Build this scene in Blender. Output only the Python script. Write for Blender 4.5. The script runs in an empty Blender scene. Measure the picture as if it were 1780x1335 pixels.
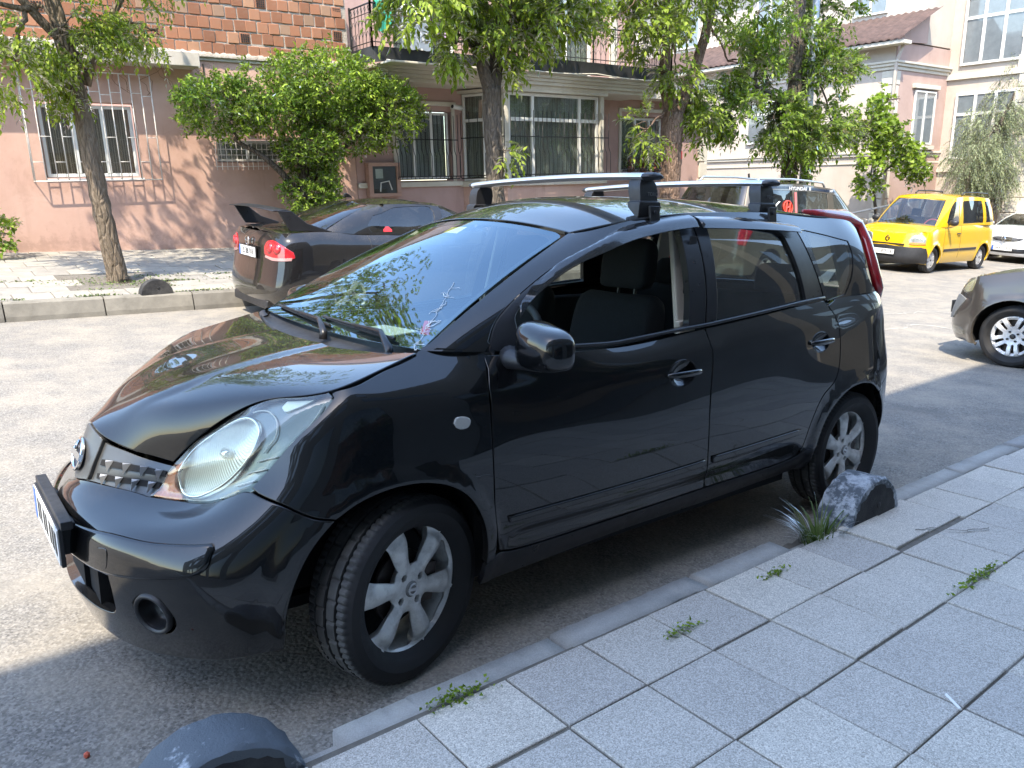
import bpy, bmesh, math, random
import numpy as np
from mathutils import Vector, Matrix, Euler
from mathutils.geometry import delaunay_2d_cdt

SC = bpy.context.scene
COL = SC.collection
random.seed(7)
RNG = np.random.default_rng(11)
R = math.radians

# ------------------------------------------------------------------ camera
# world: X along the street (to the right), Y across it (away), Z up (gravity).
# The near parking strip and pavement are tilted: TILT turns strip axes into world axes.
TILT = Matrix(((0.99861, -0.0012, 0.05264), (0.0, 0.99974, 0.02288), (-0.05265, -0.02285, 0.99835)))
cam_d = bpy.data.cameras.new('camera')
cam = bpy.data.objects.new('camera', cam_d)
COL.objects.link(cam)
SC.camera = cam
cam_d.sensor_width = 36.0
cam_d.lens = 36.0 * 1344.47 / 1780.0
cam_d.clip_start = 0.05
cam_d.clip_end = 3000.0
def _camera():
    yaw, pitch, roll = -0.6591, -0.2083, 0.0069
    f = Vector((-math.sin(yaw) * math.cos(pitch), math.cos(yaw) * math.cos(pitch), math.sin(pitch)))
    r = Vector((math.cos(yaw), math.sin(yaw), 0.0))
    u = r.cross(f)
    r2 = r * math.cos(roll) + u * math.sin(roll)
    u2 = u * math.cos(roll) - r * math.sin(roll)
    r2, u2, f = TILT @ r2, TILT @ u2, TILT @ f
    m = Matrix((r2, u2, -f)).transposed().to_4x4()
    m.translation = TILT @ Vector((-1.1311, -2.7969, 1.4585))
    cam.matrix_world = m
_camera()

# ------------------------------------------------------------------ sky, sun, exposure
SUN_DIR = Vector((-0.50, -0.40, 1.0)).normalized()      # towards the sun
SUN_EL = math.asin(SUN_DIR.z)
SUN_ROT = math.atan2(SUN_DIR.x, SUN_DIR.y)
world = bpy.data.worlds.new('World')
SC.world = world
world.use_nodes = True
_nt = world.node_tree
_sky = _nt.nodes.new('ShaderNodeTexSky')
_sky.sky_type = 'NISHITA'
_sky.sun_disc = False
_sky.sun_elevation = SUN_EL
_sky.sun_rotation = SUN_ROT
_sky.air_density = 1.2
_sky.dust_density = 0.8
_sky.ozone_density = 1.3
_bg = _nt.nodes['Background']
_bg.inputs[1].default_value = 0.15
_nt.links.new(_sky.outputs[0], _bg.inputs[0])
sun_d = bpy.data.lights.new('sun', 'SUN')
sun_d.energy = 2.05
sun_d.angle = R(0.53)
sun_d.color = (1.0, 0.90, 0.74)
sun = bpy.data.objects.new('sun', sun_d)
COL.objects.link(sun)
sun.rotation_euler = (-SUN_DIR).to_track_quat('-Z', 'Y').to_euler()
sun.location = (-6, -9, 20)
SC.view_settings.view_transform = 'Standard'
SC.view_settings.look = 'None'
SC.view_settings.gamma = 1.0
SC.view_settings.use_curve_mapping = False
SC.view_settings.exposure = 2.42
# ------------------------------------------------------------------ helpers
def tag(o, label=None, cat=None, group=None, kind=None):
    if label: o['label'] = label
    if cat: o['category'] = cat
    if group: o['group'] = group
    if kind: o['kind'] = kind
    return o

def empty(name, loc=(0, 0, 0), rz=0.0, label=None, cat=None, group=None, parent=None):
    o = bpy.data.objects.new(name, None)
    COL.objects.link(o)
    o.empty_display_size = 0.1
    o.location = loc
    o.rotation_euler = (0, 0, rz)
    if parent: o.parent = parent
    return tag(o, label, cat, group)

def mesh_obj(name, verts, faces, mat=None, parent=None, smooth=False, normals=None, loc=None, mats=None, midx=None):
    me = bpy.data.meshes.new(name)
    me.from_pydata([tuple(map(float, v)) for v in verts], [], [tuple(int(i) for i in f) for f in faces])
    if mats:
        for m in mats: me.materials.append(m)
        if midx is not None:
            me.polygons.foreach_set('material_index', np.asarray(midx, dtype=np.int32))
    elif mat:
        me.materials.append(mat)
    if smooth:
        me.polygons.foreach_set('use_smooth', [True] * len(me.polygons))
    me.update()
    if normals is not None:
        me.polygons.foreach_set('use_smooth', [True] * len(me.polygons))
        me.normals_split_custom_set_from_vertices([tuple(map(float, n)) for n in normals])
    o = bpy.data.objects.new(name, me)
    COL.objects.link(o)
    if parent: o.parent = parent
    if loc is not None: o.location = loc
    return o

class MB:
    """collects simple shapes into one mesh"""
    def __init__(s):
        s.v = []; s.f = []; s.m = []; s.cur = 0
    def add(s, vs, fs):
        b = len(s.v)
        s.v.extend([tuple(map(float, v)) for v in vs])
        for f in fs:
            s.f.append(tuple(i + b for i in f)); s.m.append(s.cur)
        return s
    def box(s, x0, x1, y0, y1, z0, z1):
        vs = [(x0, y0, z0), (x1, y0, z0), (x1, y1, z0), (x0, y1, z0), (x0, y0, z1), (x1, y0, z1), (x1, y1, z1), (x0, y1, z1)]
        return s.add(vs, [(3, 2, 1, 0), (4, 5, 6, 7), (0, 1, 5, 4), (1, 2, 6, 5), (2, 3, 7, 6), (3, 0, 4, 7)])
    def obox(s, c, ax, ay, az):
        """box from centre and three half-axis vectors"""
        c, ax, ay, az = Vector(c), Vector(ax), Vector(ay), Vector(az)
        vs = [c + sx * ax + sy * ay + sz * az for sz in (-1, 1) for sx, sy in ((-1, -1), (1, -1), (1, 1), (-1, 1))]
        return s.add(vs, [(3, 2, 1, 0), (4, 5, 6, 7), (0, 1, 5, 4), (1, 2, 6, 5), (2, 3, 7, 6), (3, 0, 4, 7)])
    def tube(s, pts, r, n=8, cap=True):
        pts = [Vector(p) for p in pts]
        rs = r if hasattr(r, '__len__') else [r] * len(pts)
        ref = None; rings = []
        for i, p in enumerate(pts):
            a = pts[max(0, i - 1)]; b = pts[min(len(pts) - 1, i + 1)]
            t = (b - a).normalized()
            if ref is None:
                ref = Vector((0, 0, 1)) if abs(t.z) < 0.9 else Vector((1, 0, 0))
            u = t.cross(ref)
            if u.length < 1e-6: u = t.orthogonal()
            u.normalize(); w = u.cross(t).normalized(); ref = w
            rings.append([p + (u * math.cos(k * 2 * math.pi / n) + w * math.sin(k * 2 * math.pi / n)) * rs[i] for k in range(n)])
        vs = [v for ring in rings for v in ring]
        fs = []
        for i in range(len(pts) - 1):
            for k in range(n):
                a = i * n + k; b = i * n + (k + 1) % n
                fs.append((a, a + n, b + n, b))
        if cap:
            fs.append(tuple(range(n))); fs.append(tuple(reversed(range((len(pts) - 1) * n, len(pts) * n))))
        return s.add(vs, fs)
    def lathe(s, prof, n=32, axis='y', c=(0, 0, 0), closed=False):
        """prof: (radius, along-axis) pairs"""
        vs = []
        for (r, h) in prof:
            for k in range(n):
                a = 2 * math.pi * k / n
                p = (r * math.cos(a), r * math.sin(a))
                vs.append({'y': (p[0], h, p[1]), 'z': (p[0], p[1], h), 'x': (h, p[0], p[1])}[axis])
        vs = [(v[0] + c[0], v[1] + c[1], v[2] + c[2]) for v in vs]
        m = len(prof); fs = []
        for i in range(m if closed else m - 1):
            j = (i + 1) % m
            for k in range(n):
                fs.append((i * n + k, j * n + k, j * n + (k + 1) % n, i * n + (k + 1) % n))
        return s.add(vs, fs)
    def quad(s, a, b, c, d):
        return s.add([a, b, c, d], [(0, 1, 2, 3)])
    def prism(s, poly, d, origin=(0, 0, 0), ax=(1, 0, 0), ay=(0, 0, 1)):
        """extrude a 2-D polygon by vector d"""
        o, ax, ay, d = Vector(origin), Vector(ax), Vector(ay), Vector(d)
        n = len(poly)
        vs = [o + ax * p[0] + ay * p[1] for p in poly] + [o + ax * p[0] + ay * p[1] + d for p in poly]
        fs = [tuple(range(n)), tuple(reversed(range(n, 2 * n)))]
        for i in range(n):
            j = (i + 1) % n
            fs.append((i, i + n, j + n, j))
        return s.add(vs, fs)
    def build(s, name, mat=None, parent=None, smooth=False, bevel=0.0, loc=None, rot=None, mats=None, seg=2, angle=0.6, normals_fix=True):
        o = mesh_obj(name, s.v, s.f, mat, parent, smooth, loc=loc, mats=mats, midx=s.m if mats else None)
        if normals_fix:
            bm = bmesh.new(); bm.from_mesh(o.data)
            bmesh.ops.recalc_face_normals(bm, faces=bm.faces[:])
            bm.to_mesh(o.data); bm.free()
        if rot is not None: o.rotation_euler = rot
        if bevel > 0:
            md = o.modifiers.new('bevel', 'BEVEL'); md.width = bevel; md.segments = seg; md.limit_method = 'ANGLE'; md.angle_limit = angle
            o.data.polygons.foreach_set('use_smooth', [True] * len(o.data.polygons))
            md.harden_normals = True
        return o

def copy_tree(o, parent=None):
    c = o.copy(); COL.objects.link(c); c.parent = parent
    for ch in list(o.children): copy_tree(ch, c)
    return c

def text_mesh(txt, size, depth=0.002, align='CENTER', bold=0.0, sx=1.0):
    cu = bpy.data.curves.new('lettering', 'FONT')
    cu.body = txt; cu.size = size; cu.extrude = depth; cu.align_x = align; cu.align_y = 'CENTER'; cu.offset = bold
    cu.resolution_u = 3
    t = bpy.data.objects.new('lettering', cu)
    COL.objects.link(t)
    dg = bpy.context.evaluated_depsgraph_get()
    me = bpy.data.meshes.new_from_object(t.evaluated_get(dg))
    bpy.data.objects.remove(t)
    if sx != 1.0:
        for v in me.vertices: v.co.x *= sx
    return me

def lettering(txt, size, mat, parent, origin, right, up, name='lettering', depth=0.001, bold=0.0, sx=1.0):
    me = text_mesh(txt, size, depth, bold=bold, sx=sx)
    me.materials.clear(); me.materials.append(mat)
    o = bpy.data.objects.new(name, me); COL.objects.link(o)
    r = Vector(right).normalized(); u = Vector(up); u = (u - r * u.dot(r)).normalized(); n = r.cross(u)
    m = Matrix((r, u, n)).transposed().to_4x4(); m.translation = Vector(origin)
    o.parent = parent; o.matrix_local = m
    return o

# ------------------------------------------------------------------ materials
MATS = {}
class NT:
    def __init__(s, name):
        s.m = bpy.data.materials.new(name); s.m.use_nodes = True
        s.t = s.m.node_tree; s.n = s.t.nodes; s.l = s.t.links
        s.b = s.n['Principled BSDF']; s.out = s.n['Material Output']
        s._co = None
    def co(s, kind='Object'):
        if s._co is None: s._co = s.n.new('ShaderNodeTexCoord')
        return s._co.outputs[kind]
    def mapped(s, scale=(1, 1, 1), kind='Object', rot=(0, 0, 0)):
        mp = s.n.new('ShaderNodeMapping'); mp.inputs['Scale'].default_value = scale; mp.inputs['Rotation'].default_value = rot
        s.l.new(s.co(kind), mp.inputs[0]); return mp.outputs[0]
    def noise(s, scale, detail=4, rough=0.55, vec=None, dist=0.0):
        n = s.n.new('ShaderNodeTexNoise'); n.inputs['Scale'].default_value = scale; n.inputs['Detail'].default_value = detail
        n.inputs['Roughness'].default_value = rough; n.inputs['Distortion'].default_value = dist
        s.l.new(vec if vec is not None else s.co(), n.inputs['Vector']); return n.outputs['Fac']
    def vor(s, scale, feature='F1', vec=None, out='Distance', rnd=1.0):
        n = s.n.new('ShaderNodeTexVoronoi'); n.feature = feature; n.inputs['Scale'].default_value = scale; n.inputs['Randomness'].default_value = rnd
        s.l.new(vec if vec is not None else s.co(), n.inputs['Vector']); return n.outputs[out]
    def ramp(s, fac, stops, interp='LINEAR'):
        r = s.n.new('ShaderNodeValToRGB'); r.color_ramp.interpolation = interp
        e = r.color_ramp.elements
        while len(e) < len(stops): e.new(0.5)
        for el, (p, c) in zip(e, stops):
            el.position = p; el.color = (*c, 1) if len(c) == 3 else c
        s.l.new(fac, r.inputs[0]); return r.outputs[0]
    def val(s, fac, lo, hi, a=0.0, b=1.0):
        m = s.n.new('ShaderNodeMapRange'); m.inputs[1].default_value = lo; m.inputs[2].default_value = hi
        m.inputs[3].default_value = a; m.inputs[4].default_value = b
        s.l.new(fac, m.inputs[0]); return m.outputs[0]
    def mix(s, fac, a, b, mode='MIX'):
        m = s.n.new('ShaderNodeMix'); m.data_type = 'RGBA'; m.blend_type = mode
        for sock, v in ((m.inputs[0], fac), (m.inputs[6], a), (m.inputs[7], b)):
            if hasattr(v, 'is_linked'): s.l.new(v, sock)
            elif hasattr(v, '__len__'): sock.default_value = (*v, 1)
            else: sock.default_value = v
        return m.outputs[2]
    def math(s, op, a, b=0.0):
        m = s.n.new('ShaderNodeMath'); m.operation = op
        for sock, v in ((m.inputs[0], a), (m.inputs[1], b)):
            if hasattr(v, 'is_linked'): s.l.new(v, sock)
            else: sock.default_value = v
        return m.outputs[0]
    def bump(s, h, strength=0.3, dist=0.01):
        b = s.n.new('ShaderNodeBump'); b.inputs['Strength'].default_value = strength; b.inputs['Distance'].default_value = dist
        s.l.new(h, b.inputs['Height']); s.l.new(b.outputs[0], s.b.inputs['Normal']); return b
    def set(s, **k):
        for key, v in k.items():
            key = {'color': 'Base Color', 'rough': 'Roughness', 'metal': 'Metallic', 'spec': 'Specular IOR Level', 'coat': 'Coat Weight', 'coat_rough': 'Coat Roughness',
                   'alpha': 'Alpha', 'trans': 'Transmission Weight', 'ior': 'IOR', 'sss': 'Subsurface Weight', 'emit': 'Emission Color', 'emits': 'Emission Strength'}[key]
            sock = s.b.inputs[key]
            if hasattr(v, 'is_linked'): s.l.new(v, sock)
            elif hasattr(v, '__len__'): sock.default_value = (*v, 1) if len(v) == 3 else v
            else: sock.default_value = v
        return s

def _plain(name, color, rough, metal):
    t = NT(name); t.set(color=color, rough=rough, metal=metal); return t.m
def simple(name, color, rough=0.5, metal=0.0, var=0.12, scale=6.0, bump=0.0, bscale=60.0, **k):
    """plain material with a little procedural variation"""
    if name in MATS: return MATS[name]
    t = NT(name)
    c = tuple(color)
    nz = t.noise(scale, 5)
    col = t.mix(t.val(nz, 0.3, 0.7), tuple(x * (1 - var) for x in c), tuple(min(1, x * (1 + var)) for x in c))
    t.set(color=col, rough=t.val(t.noise(scale * 3, 4), 0.3, 0.7, max(0, rough - 0.06), min(1, rough + 0.06)), metal=metal, **k)
    if bump: t.bump(t.noise(bscale, 4), bump, 0.004)
    MATS[name] = t.m
    return t.m

def glass_mat(name, tint=(0.9, 0.95, 0.93), alpha_mul=1.0, rough=0.0, ior=1.5, dust=0.0, refl=(1, 1, 1)):
    """thin pane: fresnel mirror over tinted transparency (both sides alike)"""
    if name in MATS: return MATS[name]
    t = NT(name); t.n.remove(t.b)
    tr = t.n.new('ShaderNodeBsdfTransparent'); tr.inputs[0].default_value = (*tint, 1)
    gl = t.n.new('ShaderNodeBsdfGlossy'); gl.inputs['Roughness'].default_value = rough; gl.inputs[0].default_value = (*refl, 1)
    lw = t.n.new('ShaderNodeLayerWeight'); lw.inputs[0].default_value = 0.5
    # Schlick from facing (symmetric for front and back faces)
    p = t.math('POWER', lw.outputs['Facing'], 4.0)
    f0 = 2 * ((ior - 1) / (ior + 1)) ** 2
    fac = t.math('ADD', t.math('MULTIPLY', p, 0.92 - f0), f0)
    mx = t.n.new('ShaderNodeMixShader')
    t.l.new(fac, mx.inputs[0]); t.l.new(tr.outputs[0], mx.inputs[1]); t.l.new(gl.outputs[0], mx.inputs[2])
    res = mx.outputs[0]
    if dust > 0:
        df = t.n.new('ShaderNodeBsdfDiffuse'); df.inputs[0].default_value = (0.42, 0.38, 0.32, 1)
        nz = t.noise(3.0, 6, 0.6); nz2 = t.noise(90.0, 3, 0.7)
        d = t.math('MULTIPLY', t.val(nz, 0.35, 0.75, 0.3 * dust, dust), t.val(nz2, 0.3, 0.7, 0.6, 1.2))
        m2 = t.n.new('ShaderNodeMixShader'); t.l.new(d, m2.inputs[0]); t.l.new(res, m2.inputs[1]); t.l.new(df.outputs[0], m2.inputs[2])
        res = m2.outputs[0]
    t.l.new(res, t.out.inputs[0])
    MATS[name] = t.m
    return t.m
# ------------------------------------------------------------------ lofted surfaces and panels cut from them
class NSpl:
    """natural cubic spline cardinal basis on given knots"""
    def __init__(s, t):
        t = np.asarray(t, float); n = len(t); s.t = t
        h = np.diff(t); A = np.zeros((n, n)); B = np.zeros((n, n))
        A[0, 0] = A[-1, -1] = 1
        for i in range(1, n - 1):
            A[i, i - 1] = h[i - 1]; A[i, i] = 2 * (h[i - 1] + h[i]); A[i, i + 1] = h[i]
            B[i, i - 1] = 6 / h[i - 1]; B[i, i] = -6 / h[i - 1] - 6 / h[i]; B[i, i + 1] = 6 / h[i]
        s.M = np.linalg.solve(A, B)
    def basis(s, x, der=0):
        t = s.t; x = np.atleast_1d(np.asarray(x, float)); n = len(t)
        i = np.clip(np.searchsorted(t, x) - 1, 0, n - 2); h = t[i + 1] - t[i]
        a = (t[i + 1] - x) / h; b = (x - t[i]) / h; W = np.zeros((len(x), n)); r = np.arange(len(x))
        if der == 0:
            W[r, i] += a; W[r, i + 1] += b
            W += ((a ** 3 - a) * h * h / 6)[:, None] * s.M[i] + ((b ** 3 - b) * h * h / 6)[:, None] * s.M[i + 1]
        else:
            W[r, i] -= 1 / h; W[r, i + 1] += 1 / h
            W += (-(3 * a * a - 1) * h / 6)[:, None] * s.M[i] + ((3 * b * b - 1) * h / 6)[:, None] * s.M[i + 1]
        return W

class Surf:
    def __init__(s, ctrl, m0=True, m1=True, disp=None):
        c = np.asarray(ctrl, float)                      # [line][station][xyz]
        s.ns = c.shape[1]
        pre = 6 if m0 else 0; post = 6 if m1 else 0
        f = np.array([1, -1, 1.])
        L = [c]
        if m0: L.insert(0, (c[:, 1:7] * f)[:, ::-1])
        if m1: L.append((c[:, -7:-1] * f)[:, ::-1])
        e = np.concatenate(L, 1); s.c = e
        ds = np.linalg.norm(np.diff(e, axis=1), axis=2).mean(0); ts = np.concatenate([[0], np.cumsum(ds)]); ts -= ts[pre]
        dv = np.linalg.norm(np.diff(c, axis=0), axis=2).mean(1); tv = np.concatenate([[0], np.cumsum(dv)])
        s.ts = ts; s.tv = tv; s.bs = NSpl(ts); s.bv = NSpl(tv)
        s.st = ts[pre:pre + s.ns]                        # station parameters
        s.smax = s.st[-1]; s.vmax = tv[-1]
        s.disp = disp
        s._tab()
    def ev(s, S, V, nrm=True):
        S = np.atleast_1d(np.asarray(S, float)); V = np.atleast_1d(np.asarray(V, float))
        Ws, Wv = s.bs.basis(S), s.bv.basis(V)
        P = np.einsum('ni,nj,jik->nk', Ws, Wv, s.c)
        if not nrm and s.disp is None: return P
        def N(S, V):
            a = np.einsum('ni,nj,jik->nk', s.bs.basis(S, 1), s.bv.basis(V), s.c)
            b = np.einsum('ni,nj,jik->nk', s.bs.basis(S), s.bv.basis(V, 1), s.c)
            n = np.cross(a, b); return n / np.maximum(np.linalg.norm(n, axis=1), 1e-9)[:, None]
        n = N(S, V)
        if s.disp is not None:
            d = s.disp(P); P2 = P + n * d[:, None]
            if not nrm: return P2
            e = 2e-3
            def Q(S, V):
                p = np.einsum('ni,nj,jik->nk', s.bs.basis(S), s.bv.basis(V), s.c); return p + N(S, V) * s.disp(p)[:, None]
            a = Q(S + e, V) - Q(S - e, V); b = Q(S, V + e) - Q(S, V - e)
            n2 = np.cross(a, b); n2 /= np.maximum(np.linalg.norm(n2, axis=1), 1e-12)[:, None]
            return P2, n2
        return P, n
    def _tab(s, ns=260, nv=70):
        S, V = np.meshgrid(np.linspace(s.st[0], s.smax, ns), np.linspace(0, s.vmax, nv))
        s.TS = S.ravel(); s.TV = V.ravel(); s.TP = s.ev(s.TS, s.TV, False)
    def inv(s, pts, th=0.0, srange=None, top=False):
        """pts: 2-D points in a projection -> (s,v). th=0: (x,z) side view; 90: (width,z) front view; top: (x,width)"""
        pts = np.asarray(pts, float); th = math.radians(th)
        def pr(P):
            if top: return np.stack([P[:, 0], -P[:, 1]], 1)
            return np.stack([math.cos(th) * P[:, 0] - math.sin(th) * P[:, 1], P[:, 2]], 1)
        q = pr(s.TP); ok = np.ones(len(q), bool)
        if srange: ok = (s.TS >= srange[0]) & (s.TS <= srange[1])
        idx = np.where(ok)[0]
        d = ((pts[:, None, :] - q[idx][None]) ** 2).sum(2); k = idx[d.argmin(1)]
        S, V = s.TS[k].copy(), s.TV[k].copy()
        for _ in range(6):
            p = s.ev(S, V, False); e = 1e-4
            r = pts - pr(p)
            js = (pr(s.ev(S + e, V, False)) - pr(p)) / e; jv = (pr(s.ev(S, V + e, False)) - pr(p)) / e
            det = js[:, 0] * jv[:, 1] - js[:, 1] * jv[:, 0]; det = np.where(np.abs(det) < 1e-4, 1e-4, det)
            a = (r[:, 0] * jv[:, 1] - r[:, 1] * jv[:, 0]) / det; b = (js[:, 0] * r[:, 1] - js[:, 1] * r[:, 0]) / det
            S += np.clip(a, -.03, .03); V += np.clip(b, -.03, .03)
        lo = -s.smax if s.ts[0] < -0.01 else s.st[0]
        return np.stack([S, np.clip(V, -0.02, s.vmax + 0.02)], 1)

def inv3(s, pts):
    """(x, width, z) points -> nearest (s, v)"""
    p = np.asarray(pts, float) * np.array([1, -1, 1.])
    d = ((p[:, None] - s.TP[None]) ** 2).sum(2); k = d.argmin(1); S, V = s.TS[k].copy(), s.TV[k].copy()
    for _ in range(5):
        e = 1e-4; q = s.ev(S, V, False); a = (s.ev(S + e, V, False) - q) / e; b = (s.ev(S, V + e, False) - q) / e; r = p - q
        aa, bb, ab = (a * a).sum(1), (b * b).sum(1), (a * b).sum(1); ra, rb = (r * a).sum(1), (r * b).sum(1); det = np.maximum(aa * bb - ab * ab, 1e-6)
        S = S + np.clip((ra * bb - rb * ab) / det, -.03, .03); V = V + np.clip((aa * rb - ab * ra) / det, -.03, .03)
    return np.stack([S, np.clip(V, 0, s.vmax)], 1)

def crom(pts, n=8):
    """centripetal Catmull-Rom through pts"""
    P = np.asarray(pts, float)
    if len(P) < 3: 
        return np.linspace(P[0], P[-1], n + 1)
    E = np.concatenate([[2 * P[0] - P[1]], P, [2 * P[-1] - P[-2]]])
    out = []
    for i in range(len(P) - 1):
        p0, p1, p2, p3 = E[i:i + 4]
        t0 = 0; t1 = t0 + max(np.linalg.norm(p1 - p0), 1e-6) ** .5; t2 = t1 + max(np.linalg.norm(p2 - p1), 1e-6) ** .5; t3 = t2 + max(np.linalg.norm(p3 - p2), 1e-6) ** .5
        t = np.linspace(t1, t2, n, endpoint=False)[:, None]
        A1 = (t1 - t) / (t1 - t0) * p0 + (t - t0) / (t1 - t0) * p1; A2 = (t2 - t) / (t2 - t1) * p1 + (t - t1) / (t2 - t1) * p2; A3 = (t3 - t) / (t3 - t2) * p2 + (t - t2) / (t3 - t2) * p3
        B1 = (t2 - t) / (t2 - t0) * A1 + (t - t0) / (t2 - t0) * A2; B2 = (t3 - t) / (t3 - t1) * A2 + (t - t1) / (t3 - t1) * A3
        out.append((t2 - t) / (t2 - t1) * B1 + (t - t1) / (t2 - t1) * B2)
    out.append(P[-1:])
    return np.concatenate(out)

def path(*segs):
    """closed outline from smooth segments, corners where they join"""
    o = []
    for sg in segs:
        c = crom(sg)
        o.append(c)
    r = np.concatenate(o)
    keep = [0]
    for i in range(1, len(r)):
        if np.linalg.norm(r[i] - r[keep[-1]]) > 1e-4: keep.append(i)
    r = r[keep]
    if np.linalg.norm(r[0] - r[-1]) < 1e-4: r = r[:-1]
    return r

def arc(cx, cz, rx, a0, a1, n=16, rz=None):
    a = np.radians(np.linspace(a0, a1, n)); rz = rz or rx
    return np.stack([cx + rx * np.cos(a), cz + rz * np.sin(a)], 1)

def area2(p):
    x, y = p[:, 0], p[:, 1]
    return 0.5 * np.sum(x * np.roll(y, -1) - np.roll(x, -1) * y)

def offset(p, d):
    """move a CCW outline inward by d"""
    a = p - np.roll(p, 1, 0); b = np.roll(p, -1, 0) - p
    na = np.stack([-a[:, 1], a[:, 0]], 1); nb = np.stack([-b[:, 1], b[:, 0]], 1)
    na /= np.maximum(np.linalg.norm(na, axis=1), 1e-9)[:, None]; nb /= np.maximum(np.linalg.norm(nb, axis=1), 1e-9)[:, None]
    m = na + nb; l = np.linalg.norm(m, axis=1); m = m / np.maximum(l, 1e-6)[:, None]
    c = np.clip((m * na).sum(1), 0.5, 1)
    return p + m * (np.asarray(d) / c)[:, None]

def resample(p, h):
    o = []
    n = len(p)
    for i in range(n):
        a, b = p[i], p[(i + 1) % n]
        k = max(1, int(math.ceil(np.linalg.norm(b - a) / h)))
        for j in range(k): o.append(a + (b - a) * j / k)
    return np.array(o)

def thin(p, h):
    """drop points that crowd closer than h unless they turn a corner"""
    o = [p[0]]
    for i in range(1, len(p)):
        a = p[i] - o[-1]
        nx = p[(i + 1) % len(p)] - p[i]
        la, ln = np.linalg.norm(a), np.linalg.norm(nx)
        cosv = (a @ nx) / max(la * ln, 1e-12)
        if la > h or (cosv < 0.85 and la > h * 0.25): o.append(p[i])
    return np.array(o)

def inside(q, p):
    x, y = q[:, 0][:, None], q[:, 1][:, None]
    x0, y0 = p[:, 0][None], p[:, 1][None]; x1, y1 = np.roll(p[:, 0], -1)[None], np.roll(p[:, 1], -1)[None]
    c = ((y0 > y) != (y1 > y)) & (x < (x1 - x0) * (y - y0) / np.where(y1 == y0, 1e-12, y1 - y0) + x0)
    return c.sum(1) % 2 == 1

def segdist(q, p):
    a = p[None]; b = np.roll(p, -1, 0)[None]; d = b - a
    t = np.clip(((q[:, None] - a) * d).sum(2) / np.maximum((d * d).sum(2), 1e-12), 0, 1)
    return np.sqrt((((a + t[..., None] * d) - q[:, None]) ** 2).sum(2)).min(1)

def fill2d(outer, holes=(), h=0.04):
    """triangulate a 2-D region with interior points: (points, tris); the outlines come first"""
    loops = [outer] + list(holes)
    lo, hi = outer.min(0), outer.max(0)
    nx, ny = max(2, int((hi[0] - lo[0]) / h) + 1), max(2, int((hi[1] - lo[1]) / h) + 1)
    gx, gy = np.meshgrid(np.linspace(lo[0], hi[0], nx), np.linspace(lo[1], hi[1], ny))
    gx[1::2] += h * 0.5
    q = np.stack([gx.ravel(), gy.ravel()], 1)
    ok = inside(q, outer) & (segdist(q, outer) > 0.45 * h)
    for hl in holes: ok &= ~inside(q, hl) & (segdist(q, hl) > 0.45 * h)
    q = q[ok]
    pts = np.concatenate(loops + [q]); edges = []; b = 0
    for l in loops:
        n = len(l); edges += [(b + i, b + (i + 1) % n) for i in range(n)]; b += n
    r = delaunay_2d_cdt([Vector((float(x), float(y))) for x, y in pts], edges, [], 0, 1e-7)
    vs = np.array([[v.x, v.y] for v in r[0]]); tri = np.array(r[2])
    cen = vs[tri].mean(1); ok = inside(cen, outer)
    for hl in holes: ok &= ~inside(cen, hl)
    tri = tri[ok]
    # make CCW
    A = vs[tri]; ar = (A[:, 1, 0] - A[:, 0, 0]) * (A[:, 2, 1] - A[:, 0, 1]) - (A[:, 2, 0] - A[:, 0, 0]) * (A[:, 1, 1] - A[:, 0, 1])
    tri[ar < 0] = tri[ar < 0][:, ::-1]
    tri = tri[np.abs(ar) > 1e-10]
    if len(vs) != len(pts): pass
    return vs, tri

def panel_data(surf, outline, holes=(), gap=0.0022, h=0.04, depth=0.014, rnd=0.003, lift=0.0, fn=None, seam=None):
    """skin panel: smooth face, rolled edge and a turned-in rim"""
    o = np.asarray(outline, float)
    if area2(o) < 0: o = o[::-1]
    o = thin(resample(o, 0.03), 0.006)
    rd = rnd
    if seam is not None:
        mk = seam(o); gap = np.where(mk, -.004, gap); rd = np.where(mk, .0005, rnd)
    o0 = offset(o, gap); o1 = offset(o0, rd)
    if seam is not None: gap = .0015
    hh = []
    for hl in holes:
        hl = np.asarray(hl, float)
        if area2(hl) > 0: hl = hl[::-1]            # clockwise: offset moves away from the hole
        hl = thin(resample(hl, 0.03), 0.006)
        a = offset(hl, gap); hh.append((a, offset(a, rnd)))
    vs, tri = fill2d(o1, [b for a, b in hh], h)
    ev = (lambda q: surf.ev(q[:, 0], q[:, 1])) if fn is None else fn
    P, N = ev(vs); P = P + N * lift
    V = [P]; NN = [N]; F = [tuple(t) for t in tri]; b = len(P)
    for li, (r0, r1) in enumerate([(o0, o1)] + hh):
        dr = np.asarray(rd if li == 0 else rnd) * np.ones(len(r0))
        n = len(r0); P1, N1 = ev(r1); P0, N0 = ev(r0)
        P1 = P1 + N1 * lift; P0 = P0 + N0 * (lift - dr * 0.55)[:, None]
        out = P0 - P1; out -= N0 * (out * N0).sum(1)[:, None]; out /= np.maximum(np.linalg.norm(out, axis=1), 1e-9)[:, None]
        kk = np.where(dr < .001, 0.0, .83)[:, None]; nt = N0 * (1 - .45 * (kk > 0)) + out * kk; nt /= np.linalg.norm(nt, axis=1)[:, None]
        V += [P1, P0, P0, P0 - N0 * depth]; NN += [N1, nt, out, out]
        i = np.arange(n); j = (i + 1) % n
        for k0, k1 in ((0, 1), (2, 3)):
            for a, c in zip(i, j):
                F.append((b + k1 * n + a, b + k1 * n + c, b + k0 * n + c, b + k0 * n + a))
        b += 4 * n
    return np.concatenate(V), F, np.concatenate(NN)

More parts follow.
